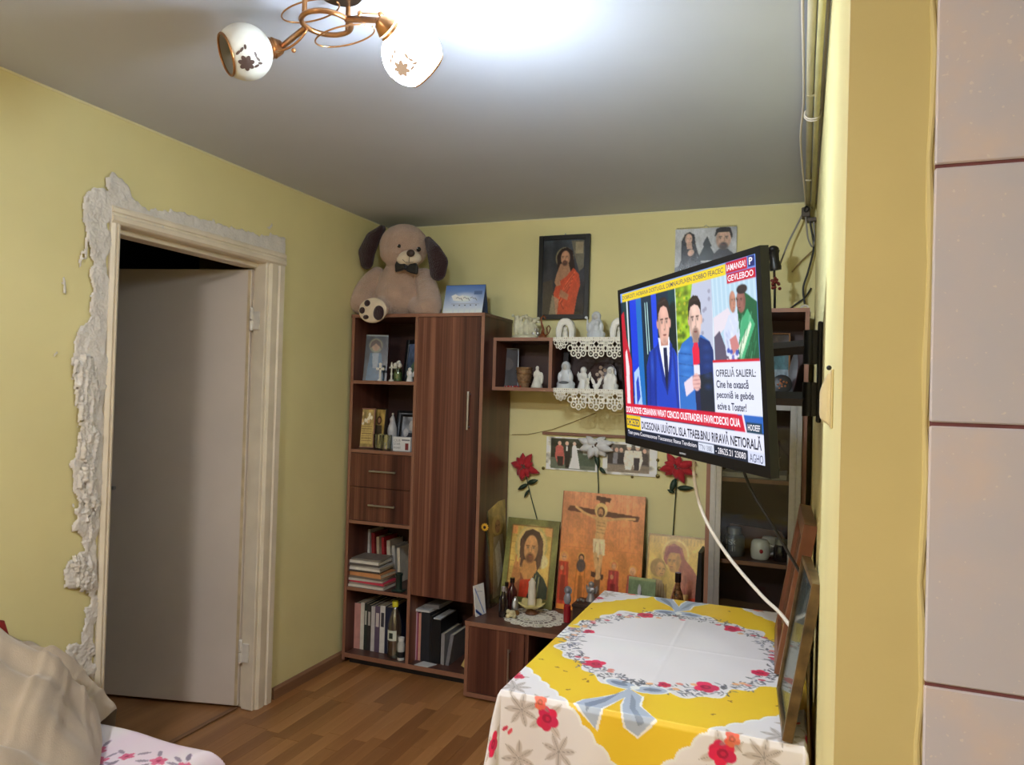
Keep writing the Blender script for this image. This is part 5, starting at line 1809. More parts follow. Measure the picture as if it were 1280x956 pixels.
for k, (px_, Y) in enumerate(((474, 3.565), (482, 3.53))):
    x = on(px_, 563, Y)
    t = thing('glass_tumbler', ('fluted clear glass tumbler beside the leaning gold icons', 'fluted clear glass tumbler standing next to the white card')[k], 'glass', (x, Y, S2), 'glass tumblers on the second shelf')
    b = MB()
    for r in range(2):
        pass
    n = 24
    prof = [(.027, 0), (.030, .01), (.034, .085), (.0325, .085), (.0285, .012), (0, .010)]
    v = []
    for (rr, zq) in prof:
        for q in range(n):
            a = 2 * PI * q / n
            m_ = 1 + (.05 if q % 2 else -.03) * (0 if zq > .075 else 1)
            v.append((x + rr * m_ * math.cos(a), Y + rr * m_ * math.sin(a), S2 + zq))
    f = [(i * n + q, i * n + (q + 1) % n, (i + 1) * n + (q + 1) % n, (i + 1) * n + q) for i in range(len(prof) - 1) for q in range(n)]
    b.add(v, f)
    b.build('tumbler_wall', glassmat('tumbler_glass', (226, 232, 228), .22), t)
x = on(490, 556, 3.66)
t = thing('madonna_bottle', 'frosted white bottle shaped like a robed praying woman', 'figurine', (x, 3.66, S2))
organic('body', mat('milky_plastic', (206, 204, 206), .35, noise=(30, .1)), t, [((x, 3.655, S2 + .165), (.015, .015, .018)), ((x, 3.65, S2 + .10), (.024, .022, .05)), ((x, 3.635, S2 + .105), (.009, .010, .02))], .004, 2,
        [([(.030, 0), (.030, .01), (.026, .06), (.024, .12), (.016, .15), (.008, .185), (0, .195)], (x, 3.66, S2))])
MB().lathe([(.006, .19), (.006, .202), (0, .204)], (x, 3.66, S2), 10).build('crown_cap', M_cer, t)
for k, (px_, Y, lab) in enumerate(((506, 3.78, 'dark photo frame standing at the back of the second shelf'), (511, 3.73, 'dark framed black and white photo behind white card'))):
    cv = Cv((0, 0, 30, 40), 60, 80, (150, 152, 158))
    cv.noise(5, .3, 9 + k).ell(18, 12, 6, 8, (196, 190, 186)).poly([(6, 40), (10, 22), (26, 22), (30, 40)], (60, 60, 66)).ell(8, 22, 5, 6, (206, 202, 200))
    root = pic_root('framed_picture', lab, 'picture', (on(px_, 548, Y), Y, S2 + .001), lean=.12, yaw=-.2)
    picture(root, .15, .215 - .02 * k, .010, cv, .014, M_black, gain=1.3)
x = on(503, 563, 3.545)
t = thing('printed_card_box', 'white printed card box with dark red mark on second shelf', 'box', (x, 3.545, S2))
MB().box(x - .055, x + .055, 3.535, 3.56, S2, S2 + .078).build('carton', mat('white_card', (222, 222, 224), .6), t, bevel=.001)
for i in range(3):
    text_mesh('lettering', ('CIUB', 'STAR', 'noel')[i], mat('ink_grey', (120, 120, 128), .6), t, lambda a, b_, i=i: (-.048 + a, -.0106, .052 - .019 * i + b_), fit=(.04, .014))
MB().box(x + .022, x + .042, 3.5345, 3.535, S2 + .008, S2 + .045).build('red_mark', mat('wine_red', (120, 40, 44), .6), t)
MB().box(x + .0, x + .05, 3.5345, 3.535, S2 + .058, S2 + .066).build('grey_bar', MC['ink_grey'], t)

# ---- desk calendar on the tall cabinet
xa, xb = Uy(555, 392, 3.60)[0] + .01, Uy(606, 392, 3.60)[0]
t = thing('desk_calendar', 'blue and white tent calendar standing on tall cabinet beside plush dog', 'calendar', ((xa + xb) / 2, 3.60, TOPZ))
cw_ = xb - xa
cv = Cv((0, 0, 300, 240), 110, 90, (200, 206, 214))
cv.vgrad((70, 100, 160), (214, 218, 222))
cv.ell(120, 30, 140, 40, (96, 130, 186), soft=.9, a=.7).ell(150, 110, 120, 60, (214, 220, 228), soft=.8, a=.9)
cv.poly([(50, 90), (80, 75), (110, 92), (140, 82), (150, 110), (110, 132), (70, 128)], (226, 230, 232)).rect(222, 50, 282, 80, (80, 100, 140))
for i in range(9):
    cv.line([(90 + 18 * i, 108), (104 + 18 * i, 100 + 14 * (i % 3))], 5, (110, 112, 122))
cv.line([(60, 156), (270, 158)], 2.5, (130, 130, 138))
for i in range(5):
    cv.ell(80 + 42 * i, 168, 5, 5, (50, 52, 60)).rect(76 + 42 * i, 180, 84 + 42 * i, 236, (190, 196, 206), a=.7)
th_ = .26
cv.sheet('front_print', M_printg, t, lambda U, V: (xa + U * cw_, 3.56 + V * .166 * math.sin(th_) - .0006, TOPZ + .002 + V * .166 * math.cos(th_)), gain=1.45)
MB().prism([(3.56, TOPZ), (3.56 + .17 * math.sin(th_), TOPZ + .17 * math.cos(th_)), (3.56 + .34 * math.sin(th_), TOPZ), (3.553 + .34 * math.sin(th_), TOPZ), (3.56 + .17 * math.sin(th_), TOPZ + .155 * math.cos(th_)), (3.567, TOPZ)], (cw_, 0, 0), (xa, 0, 0), (0, 1, 0), (0, 0, 1)).build('card_tent', mat('navy_card', (60, 70, 92), .6), t)

# ---- on and in the hanging shelf
SW0, SW1 = Z0 + T, Z1
def hooded(label, px_, py_, Y, z, h, m, child=False, lotus=False):
    x = on(px_, py_, Y)
    t = thing('madonna_figurine', label, 'figurine', (x, Y, z))
    s = h / .14
    balls = [((x, Y - .004 * s, z + .112 * s), (.025 * s, .022 * s, .027 * s)), ((x, Y, z + .075 * s), (.032 * s, .024 * s, .034 * s)), ((x - .028 * s, Y - .01 * s, z + .055 * s), (.013 * s, .014 * s, .03 * s)), ((x + .028 * s, Y - .01 * s, z + .055 * s), (.013 * s, .014 * s, .03 * s)), ((x, Y - .02 * s, z + .05 * s), (.02 * s, .012 * s, .014 * s)), ((x, Y, z + .022 * s), (.05 * s, .034 * s, .024 * s))]
    if child:
        balls += [((x + .012 * s, Y - .026 * s, z + .078 * s), (.012 * s, .011 * s, .014 * s)), ((x + .008 * s, Y - .026 * s, z + .055 * s), (.014 * s, .012 * s, .018 * s)), ((x - .045 * s, Y - .006 * s, z + .07 * s), (.006 * s, .006 * s, .035 * s)), ((x - .052 * s, Y - .006 * s, z + .108 * s), (.010 * s, .006 * s, .008 * s))]
    organic('body', m, t, balls, .0036, 1, [([(.048 * s, 0), (.046 * s, .012 * s), (.032 * s, .05 * s), (.020 * s, .09 * s)], (x, Y, z))])
    MB().ell((x, Y - .021 * s, z + .110 * s), (.012 * s, .006 * s, .015 * s)).build('face', mat('grey_glaze', (190, 188, 184), .3), t, smooth=3)
    if lotus:
        MB().ell((x, Y - .034 * s, z + .03 * s), (.026 * s, .014 * s, .008 * s)).build('bowl', mat('slate_glaze', (96, 100, 106), .4), t, smooth=3)
    return t


M_bluew = mat('bluish_porcelain', (206, 210, 216), .3, noise=(25, .1), coat=.2)
hooded('bluish white porcelain mother with child on top of hung shelf', 745, 423, 3.72, SW1, .145, M_bluew, child=True)
for k, px_ in enumerate((707, 775)):
    Y = 3.72
    x = on(px_, 423, Y)
    t = thing('arch_figurine', ('white porcelain arch figurine with bowed figure beside the brown swan', 'white porcelain arch figurine beside the bluish mother and child')[k], 'figurine', (x, Y, SW1), 'white arch figurines on the hung shelf')
    pts = [(-.048, 0), (-.052, .05), (-.040, .09), (-.018, .108), (.018, .108), (.040, .09), (.052, .05), (.048, 0), (.024, 0), (.020, .05), (.006, .074), (-.012, .07), (-.018, .04), (-.022, 0)]
    MB().prism(pts, (0, .045, 0), (x, Y - .022, SW1)).build('arch', M_white, t, bevel=.006)
    organic('inner_figure', M_cer, t, [((x, Y - .01, SW1 + .052), (.012, .012, .014)), ((x, Y - .006, SW1 + .028), (.016, .014, .022))], .003, 1, [([(.019, 0), (.016, .02)], (x, Y - .006, SW1))])
# nativity group
x, Y = on(657, 421, 3.72), 3.72
t = thing('nativity_figurine', 'cream resin nativity group with foliage on top of hung shelf', 'figurine', (x, Y, SW1))
bl = []
for (ux, uz, rx_, rz_) in ((-.055, .07, .016, .05), (-.03, .06, .016, .045), (0, .06, .018, .05), (.03, .055, .016, .045), (.05, .045, .018, .04), (-.03, .11, .012, .014), (.0, .12, .012, .014), (.03, .105, .011, .012), (-.055, .115, .014, .014), (.045, .10, .018, .016)):
    bl.append(((x + ux, Y + random.uniform(-.012, .012), SW1 + uz), (rx_, .016, rz_)))
for i in range(16):
    bl.append(((x + random.uniform(-.07, .075), Y + random.uniform(-.02, .02), SW1 + random.uniform(.02, .13)), (.009, .009, .009)))
organic('group', mat('cream_resin', (206, 202, 176), .5, noise=(40, .18)), t, bl, .0036, 1, [([(.075, 0), (.075, .012), (.06, .02)], (x, Y, SW1))])
for i in range(3):
    MB().ell((x + .048 + .012 * i, Y - .012, SW1 + .028 + .02 * (i % 2)), (.010, .008, .012)).build('silver_leaf', M_steel, t, smooth=3)
# brown glass swan
x, Y = on(678, 422, 3.70), 3.70
t = thing('swan_ornament', 'amber brown glass swan ornament with looped tail on hung shelf', 'ornament', (x, Y, SW1))
M_amb = mat('amber_glass', (120, 62, 34), .12, coat=.4)
b = MB().tube([(x + .0, Y, SW1 + .02), (x + .004, Y, SW1 + .05), (x - .008, Y, SW1 + .085), (x - .010, Y, SW1 + .11), (x + .002, Y, SW1 + .122), (x + .014, Y, SW1 + .112), (x + .012, Y, SW1 + .105)], [.012, .007, .005, .005, .005, .005, .003], 10)
b.build('neck', M_amb, t, smooth=3)
MB().lathe([(.022, 0), (.026, .006), (.020, .018), (.008, .03), (0, .032)], (x, Y, SW1), 16).build('body', M_amb, t, smooth=3)
MB().tube([(x + .015, Y, SW1 + .012), (x + .035, Y, SW1 + .03), (x + .045, Y, SW1 + .055), (x + .034, Y, SW1 + .07), (x + .024, Y, SW1 + .058), (x + .028, Y, SW1 + .03)], .003, 6).build('tail_loop', M_amb, t, smooth=3)

# left compartment
cv = Cv((0, 0, 20, 50), 40, 80, (52, 42, 46))
cv.noise(5, .3, 2).ell(10, 20, 6, 9, (80, 66, 64))
root = pic_root('framed_picture', 'silver edged dark frame leaning in left compartment of hung shelf', 'picture', (on(634, 484, 3.76), 3.76, SW0 + .001), lean=.10, yaw=.45)
picture(root, .12, .215, .008, cv, .005, M_alu, gain=.8, glossy=False)
x, Y = on(655, 483, 3.74), 3.74
t = thing('goblet', 'golden brown patterned glass goblet in left compartment of hung shelf', 'glass', (x, Y, SW0))
MB().lathe([(.026, 0), (.028, .008), (.036, .03), (.042, .06), (.046, .11), (.044, .11), (.04, .06), (.03, .02), (0, .015)], (x, Y, SW0), 22).build('bowl', mat('golden_glass', (136, 104, 76), .18, noise=(50, .4), coat=.5), t, smooth=.8)
for z in (.03, .075, .1):
    MB().tube([(x + (.036 + (z - .03) * .14) * math.cos(a), Y + (.036 + (z - .03) * .14) * math.sin(a), SW0 + z) for a in np.linspace(0, 2 * PI, 20, endpoint=False)], .0022, 6, closed=True).build('band', M_gold, t, smooth=3)
x, Y = on(671, 486, 3.68), 3.68
t = thing('lady_figurine', 'cream figurine of bending lady in left compartment of hung shelf', 'figurine', (x, Y, SW0))
organic('body', M_cer, t, [((x, Y, SW0 + .105), (.010, .010, .012)), ((x, Y, SW0 + .08), (.014, .011, .02)), ((x - .014, Y - .005, SW0 + .07), (.006, .006, .018)), ((x + .018, Y, SW0 + .075), (.014, .008, .010)), ((x + .028, Y, SW0 + .05), (.008, .008, .03))], .0032, 1,
        [([(.032, 0), (.031, .006), (.024, .03), (.012, .07), (.006, .09)], (x, Y, SW0))])
for i in range(2):
    pass
bx0 = on(631, 486, 3.66)
b = MB()
pts = [(bx0 + .012 * i, 3.665 + .008 * math.sin(i * 1.9), SW0 + .0045) for i in range(8)]
o = tag(MB().tube([(p_[0], p_[1], p_[2] - .003) for p_ in pts], .0012, 5).build('bead_string', mat('red_thread', (120, 24, 24), .6), loc=pts[0]), 'string of small red beads lying in left compartment of hung shelf', 'beads')
for p_ in pts:
    MB().ell((p_[0] - pts[0][0], p_[1] - pts[0][1], 0), .0045, nu=8, nv=6).build('bead', mat('red_bead', (170, 30, 30), .25), o, smooth=3)
OFF[o.name] = (0, 0, 0)

# right compartment
cv = Cv((0, 0, 20, 50), 40, 80, (50, 40, 44))
cv.noise(5, .3, 12).poly([(6, 12), (14, 12), (16, 50), (5, 50)], (72, 58, 58))
root = pic_root('framed_picture', 'dark framed picture leaning behind the kneeling lady in hung shelf', 'picture', (on(697, 482, 3.80), 3.80, SW0 + .001), lean=.08, yaw=.2)
picture(root, .11, .20, .008, cv, .004, M_dark, gain=.8, glossy=False)
hooded('bluish white kneeling lady holding a slate bowl in hung shelf', 707, 487, 3.68, SW0, .145, M_bluew, lotus=True)
angel('angel_figurine', 'white angel with raised arms between kneeling lady and dove', on(726, 488, 3.70) + .006, 3.72, SW0, 1.5)
angel('cherub_figurine', 'tiny white cherub sitting next to the angel with raised arms', on(734, 489, 3.665), 3.665, SW0, .75, M_cer, wings=False)
x, Y = on(745, 489, 3.66), 3.66
t = thing('dove_figurine', 'white dove figurine with two raised wings in hung shelf', 'figurine', (x, Y, SW0))
organic('body', M_white, t, [((x, Y, SW0 + .018), (.02, .012, .012)), ((x + .018, Y, SW0 + .03), (.008, .008, .008)), ((x, Y, SW0 + .006), (.014, .012, .006))], .003, 1)
for sg in (-1, 1):
    MB().prism([(0, .02), (sg * .01, .045), (sg * .028, .068), (sg * .030, .05), (sg * .022, .03), (sg * .01, .016)], (0, .005, 0), (x, Y, SW0)).build('wing', M_white, t, bevel=.0015)
hooded('white lady figurine in wide robe standing right of the dove', 763, 489, 3.68, SW0, .12, M_white)
x, Y = on(752, 470, 3.80), 3.82
t = thing('flower_plate', 'dark plate painted with pale flowers standing behind white lady figurine', 'plate', (x, Y, SW0))
MB().lathe([(.075, -.006), (.075, 0), (.05, .004), (0, .005)], (x, Y, SW0 + .078), 28, (0, -1, .1)).build('dish', mat('dark_glaze', (70, 48, 46), .3), t, smooth=.7)
for i in range(9):
    a = i * 2.4
    MB().ell((x + .014 * math.sqrt(i) * math.cos(a), Y - .008, SW0 + .085 + .014 * math.sqrt(i) * math.sin(a)), (.010, .003, .010)).build('painted_flower', mat('pale_flower', (206, 180, 160), .5, noise=(60, .2)), t, smooth=3)

# ================================================================== LACE
def mask_mesh(mask, fn):
    h, w = mask.shape
    idx = -np.ones((h + 1, w + 1), int)
    vs, fs = [], []

    def vid(i, j):
        if idx[i, j] < 0:
            idx[i, j] = len(vs)
            vs.append(fn(j / w, i / h))
        return idx[i, j]
    for i, j in zip(*np.nonzero(mask)):
        fs.append((vid(i, j), vid(i + 1, j), vid(i + 1, j + 1), vid(i, j + 1)))
    return MB().add(vs, fs)


def lace_mask(L, D_, pitch, res, lie, x_off=.0):
    """crochet edging: lying part, then hanging fans. rows go from the lying edge downwards"""
    w, h = int(L / res), int((lie + D_) / res)
    X, Yq = np.meshgrid((np.arange(w) + .5) * res, (np.arange(h) + .5) * res - lie)
    m = (Yq < .022) & ~((np.abs(((X / .011) % 1) - .5) < .22) & (np.abs(((Yq / .011) % 1) - .5) < .22) & (Yq > .004))
    step = np.clip((X - .0) / .075, 0, 1)
    for k in range(int(L / pitch) + 1):
        xc = (k + .45) * pitch + x_off
        small = k == 0
        yc = .036 if not small else .016
        sc = 1. if not small else .66
        dx, dy = (X - xc) / sc / 1.08, (Yq - yc) / sc / 1.3
        r = np.hypot(dx, dy)
        a = np.arctan2(dy, dx)
        fan = r < .036
        fan &= ~((np.abs(dx) + np.abs(dy)) < .0115)                       # centre diamond
        fan &= ~((np.abs(r - .0185) < .0042) & (np.sin(a * 7) > -.1))
        fan &= ~((np.abs(r - .0285) < .0034) & (np.sin(a * 11) > .1))
        m |= fan & (Yq > 0)
        for q in np.linspace(.12 * PI, .88 * PI, 5):
            lx_, ly_ = .043 * math.cos(q), .043 * math.sin(q)
            rl = np.hypot(dx - lx_, dy - ly_)
            m |= (rl < .0140) & (rl > .0090) & (Yq > 0)
            m |= (rl < .0035) & (Yq > 0) & (ly_ > .03)
        # bridge between fans: open square mesh
        bx = (np.abs(X - xc - pitch / 2) < .012) & (Yq > 0) & (Yq < .045 * sc)
        m |= bx & ~((np.abs(((X / .0085) % 1) - .5) < .28) & (np.abs(((Yq / .0085) % 1) - .5) < .28))
    m &= ~(Yq < -lie + .002)
    return m


def lace(label, xs, zt, L, yfront, skip):
    lie, D_ = .10, .125
    m = lace_mask(L, D_, .094, .00135, lie)
    def fn(u, v):
        s = u * L
        t = v * (lie + D_) - lie
        if t <= 0:
            return (xs + s, yfront - .004 - t, zt + .0022)
        return (xs + s, yfront - .005 - .004 * math.sin(s * 36) * min(t / .06, 1) - .002, zt + .0022 - t)
    o = mask_mesh(m, fn).build('lace_runner', M_lace, loc=(xs, yfront, zt), solid=.0016)
    return tag(o, label, 'lace')


lace('white crocheted lace runner hanging from the top board of hung shelf', Uy(692, 424, YS)[0], Z1, .66, YS, 0)
lace('white crocheted lace runner hanging from the bottom board of hung shelf', Uy(692, 490, YS)[0], Z0 + T, .66, YS, 0)

# round doily on the low cabinet
dcx, dcy, dr = Uz(676, 766, LZ)[0], 3.56, .17
res = .0017
n = int(2 * dr / res)
X, Yq = np.meshgrid((np.arange(n) + .5) * res - dr, (np.arange(n) + .5) * res - dr)
r = np.hypot(X, Yq)
a = np.arctan2(Yq, X)
m = (r < .045) & ~((np.abs(r - .022) < .005) & (np.sin(a * 10) > .2))
m |= (np.abs(r - .05) < .006) | (np.abs(r - .085) < .005) | (np.abs(r - .118) < .006)
m |= (r < .12) & (np.abs(np.sin(a * 12)) < .30)
m |= (r < .09) & (r > .05) & (np.abs(np.sin(a * 24)) < .35)
for k in range(16):
    q = k * PI / 8
    rr = np.hypot(X - .138 * math.cos(q), Yq - .138 * math.sin(q))
    m |= (rr < .030) & ~((np.abs(rr - .019) < .004) & (np.sin(a * 60) > 0)) & ~(rr < .007)
o = mask_mesh(m, lambda u, v: (dcx + (u - .5) * 2 * dr, dcy - (v - .5) * 2 * dr * .95, LZ + .0016 + .0012 * math.sin(u * 40) * math.sin(v * 36))).build('round_doily', M_lace, loc=(dcx, dcy, LZ), solid=.0014)
tag(o, 'round white crocheted doily lying on the low cabinet before icons', 'doily')

# ================================================================== THINGS ON THE LOW CABINET
DZ0 = LZ + .0035
# candle on a petal dish
x, Y = Uz(680, 755, DZ0)[0], 3.60
t = thing('candle_dish', 'white candle on a cream petal shaped dish on the doily', 'candle', (x, Y, DZ0))
MB().lathe([(.028, 0), (.034, .006), (.026, .018), (.014, .026), (.012, .03)], (x, Y, DZ0), 18).build('brown_foot', mat('brown_pottery', (104, 66, 40), .4, noise=(30, .2)), t, smooth=.8)
v, f = [], []
n = 40
for i, (rr, zq) in enumerate(((.012, .03), (.035, .034), (.055, .044), (.066, .060), (.063, .061), (.05, .047), (.03, .038), (.0, .036))):
    for q in range(n):
        aa = 2 * PI * q / n
        w_ = 1 + .14 * math.cos(aa * 5) * (rr / .066)
        v.append((x + rr * w_ * math.cos(aa), Y + rr * w_ * math.sin(aa), DZ0 + zq + .006 * math.cos(aa * 5) * (rr / .066)))
for i in range(7):
    for q in range(n):
        f.append((i * n + q, i * n + (q + 1) % n, (i + 1) * n + (q + 1) % n, (i + 1) * n + q))
MB().add(v, f).build('petal_dish', mat('cream_glaze', (220, 206, 140), .25, coat=.3), t, smooth=3)
cd = MB().lathe([(.020, .036), (.021, .06), (.0195, .085), (.0205, .12), (.018, .15), (.019, .165), (.012, .172), (.006, .185), (0, .187)], (x, Y, DZ0), 16).build('candle', mat('wax', (226, 216, 196), .5, bump=(60, .4, .004)), t, smooth=3)
MB().tube([(x, Y, DZ0 + .18), (x + .001, Y, DZ0 + .196)], .0015, 5).build('wick', M_black, cd)


def bottle(label, px_, py_, Y, r, h, m, capm, name='small_bottle', cat='bottle', z=None):
    z = DZ0 if z is None else z
    x = Uz(px_, py_, z)[0] if Y is None else Uy(px_, py_, Y)[0]
    t = thing(name, label, cat, (x, Y, z))
    MB().lathe([(r, 0), (r * 1.03, h * .06), (r, h * .55), (r * .8, h * .66), (r * .42, h * .76), (r * .38, h * .86)], (x, Y, z), 16).build('body', m, t, smooth=.8)
    MB().lathe([(r * .5, h * .85), (r * .5, h), (0, h)], (x, Y, z), 14).build('cap', capm, t, smooth=.8)
    return t


M_dkgl = mat('dark_glass', (34, 24, 24), .12, coat=.4)
bottle('dark glass bottle with grey cap standing beside the side icon', 629, 757, 3.50, .022, .15, M_dkgl, mat('grey_cap', (150, 140, 136), .4))
bottle('dark red glass bottle standing behind the silver bell', 640, 748, 3.62, .026, .17, mat('dark_red_glass', (64, 22, 26), .15, coat=.4), M_dkgl)
bottle('brown glass vial standing before the icon of Christ', 633, 748, 3.63, .02, .14, mat('brown_glass', (70, 44, 30), .15, coat=.3), M_dkgl)
x, Y = Uy(644, 750, 3.56)[0], 3.56
t = thing('metal_bell', 'small silver bell with white figure on a brass foot on doily', 'bell', (x, Y, DZ0))
MB().lathe([(.024, 0), (.026, .008), (.018, .02), (.008, .028)], (x, Y, DZ0), 16).build('brass_foot', M_gold, t, smooth=.8)
MB().lathe([(.018, .026), (.019, .05), (.014, .075), (.006, .09), (0, .092)], (x, Y, DZ0), 16).build('silver_cup', M_steel, t, smooth=.8)
MB().ell((x, Y - .015, DZ0 + .052), (.008, .006, .022)).build('white_figure', M_white, t, smooth=3)
x, Y = Uy(638, 762, 3.49)[0], 3.50
t = thing('shell_cluster', 'cluster of cream sea shells lying by the doily edge', 'shells', (x, Y, LZ))
rr_ = random.Random(3)
for i in range(7):
    p_ = (x + rr_.uniform(-.025, .025), Y + rr_.uniform(-.02, .02), LZ + .014 + .010 * (i % 3))
    MB().lathe([(.001, -.014), (.010, -.006), (.013, .002), (.008, .010), (0, .014)], p_, 10, (rr_.uniform(-1, 1), rr_.uniform(-1, 1), .5)).build('shell', mat('shell_cream', (216, 202, 160), .4, noise=(40, .15)), t, smooth=3)
for i, (px_, py_) in enumerate(((632, 766), (658, 775), (676, 783))):
    p_ = Uz(px_, py_, LZ)
    tag(MB().ell((p_[0], p_[1], LZ + .005), (.016, .011, .0045)).build('pebble', mat('pale_stone', (206, 200, 180), .6, noise=(30, .1)), loc=(p_[0], p_[1], LZ), smooth=3),
        ('flat pale pebble beside the dark glass bottle', 'flat pale pebble at the doily rim below the bell', 'flat pale pebble at the doily rim below the candle')[i], 'pebble', 'pebbles by the doily')
# red figurine bottles before the crucifixion
x, Y = Uy(709, 762, 3.56)[0], 3.56
t = thing('saint_figurine', 'red and silver saint figurine standing before the crucifixion icon', 'figurine', (x, Y, DZ0))
MB().lathe([(.018, 0), (.019, .05), (.017, .085), (.010, .09)], (x, Y, DZ0), 16).build('red_robe', mat('red_lacquer', (150, 30, 40), .25, coat=.3), t, smooth=.8)
organic('bust', mat('silvery_grey', (150, 150, 160), .35, .3), t, [((x, Y, DZ0 + .158), (.013, .013, .016)), ((x, Y, DZ0 + .115), (.020, .014, .032)), ((x, Y + .006, DZ0 + .155), (.022, .005, .024))], .0032, 1)
x, Y = Uy(717, 742, 3.66)[0] - .0, 3.66
bk = thing('wooden_chest', 'dark brown little wooden chest standing behind table corner', 'box', (Uy(738, 770, 3.52)[0], 3.56, DZ0))
xk = Uy(735, 770, 3.52)[0]
MB().box(xk - .075, xk + .10, 3.50, 3.63, DZ0, DZ0 + .095).build('chest_body', mat('dark_wood', (52, 36, 30), .4, noise=(20, .2)), bk, bevel=.003)
MB().box(xk - .079, xk + .104, 3.496, 3.634, DZ0 + .095, DZ0 + .112).build('chest_lid', MC['dark_wood'], bk, bevel=.004)
MB().box(xk - .01, xk + .01, 3.494, 3.5, DZ0 + .075, DZ0 + .1).build('clasp', M_gold, bk)
zc = DZ0 + .1125
angel('angel_figurine', 'silver grey angel figurine on dark chest before the cross', xk - .005, 3.585, zc, 1.25, mat('pewter', (150, 146, 146), .35, .4))
angel('angel_figurine', 'small pewter angel figurine at the right end of dark chest', xk + .07, 3.57, zc, .8, MC['pewter'])
for i in range(3):
    xq = xk - .06 + .014 * i
    tag(MB().ell((xq, 3.545 + .012 * (i % 2), zc + .0075), .0075, nu=10, nv=7).build('glass_bead', mat('grey_bead', (120, 116, 110), .2), loc=(xq, 3.545 + .012 * (i % 2), zc), smooth=3), 'small grey glass bead lying on the dark chest', 'bead', 'grey beads on the dark chest')
# patterned dark bottle in front of mother icon
bottle('dark wine bottle with gold pattern before the mother and child icon', 847, 745, 3.60, .030, .30, mat('patterned_dark_glass', (60, 34, 28), .2, noise=(60, .6, (150, 100, 60))), M_dkgl, name='wine_bottle')
# white envelopes leaning at the tall cabinet
P0e = Vector(Uz(607, 766, LZ))
root = pic_root('envelope', 'white and blue envelopes leaning on the tall cabinet side', 'envelope', (CX1 + .035, 3.475, LZ + .001), lean=.14, yaw=PI / 2 - .22)
cv = Cv((0, 0, 20, 38), 40, 60, (214, 218, 226))
cv.noise(4, .06, 1).line([(2, 4), (16, 36)], 1.6, (110, 130, 180)).line([(0, 30), (10, 38)], 3, (40, 60, 120)).line([(6, 8), (16, 10)], .8, (150, 150, 160))
picture(root, .085, .155, .006, cv, gain=1.4, bm_=M_white)
# little sunflower stuck on the cabinet edge
p_ = Uy(604, 659, 3.52)
t = thing('sunflower_ornament', 'small yellow artificial sunflower by the top of side icon', 'flower', (p_[0] + .004, 3.53, p_[2]))
fc = Vector((p_[0] + .006, 3.525, p_[2]))
for i in range(11):
    a = i * 2 * PI / 11
    MB().ell(fc + Vector((.013 * math.cos(a), .002, .013 * math.sin(a))), (.009, .002, .0045), (0, -a, 0), 8, 6).build('petal', mat('sun_yellow', (226, 172, 40), .6), t, smooth=3)
MB().ell(fc + Vector((0, -.001, 0)), (.008, .005, .008)).build('flower_eye', mat('seed_brown', (60, 36, 20), .8), t, smooth=3)
MB().tube([fc + Vector((0, .003, 0)), fc + Vector((.008, .02, -.06)), fc + Vector((.012, .05, -.16))], .002, 5).build('stalk', mat('stem_green', (40, 62, 36), .6), t)
# dark boxes in the open bay
for i, (za, zb, xa, lab) in enumerate(((.034, .075, -1.19, 'black video box lying on the floor of low cabinet bay'), (.0755, .11, -1.185, 'black plastic box stacked on the video box in bay'), (.2065, .25, -1.18, 'dark grey set-top box on the upper shelf of bay'))):
    t = thing('set_top_box', lab, 'box', (xa + .13, 3.55, za))
    MB().box(xa, xa + .27, 3.44, 3.66, za, zb).build('casing', M_black if i != 2 else M_dark, t, bevel=.003)
    MB().box(xa + .02, xa + .2, 3.437, 3.44, (za + zb) / 2 - .004, (za + zb) / 2 + .004).build('front_strip', M_alu, t)
tag(MB().box(-1.16, -1.0, 3.46, 3.62, .2505, .262).build('paper_stack', MC['loose_paper_grey'], loc=(-1.08, 3.54, .2505)), 'grey papers lying on the set-top box in low cabinet', 'papers')

# ================================================================== ARTIFICIAL FLOWERS ON THE WALL
M_leafg = mat('leaf_green', (34, 58, 40), .5, noise=(20, .25))


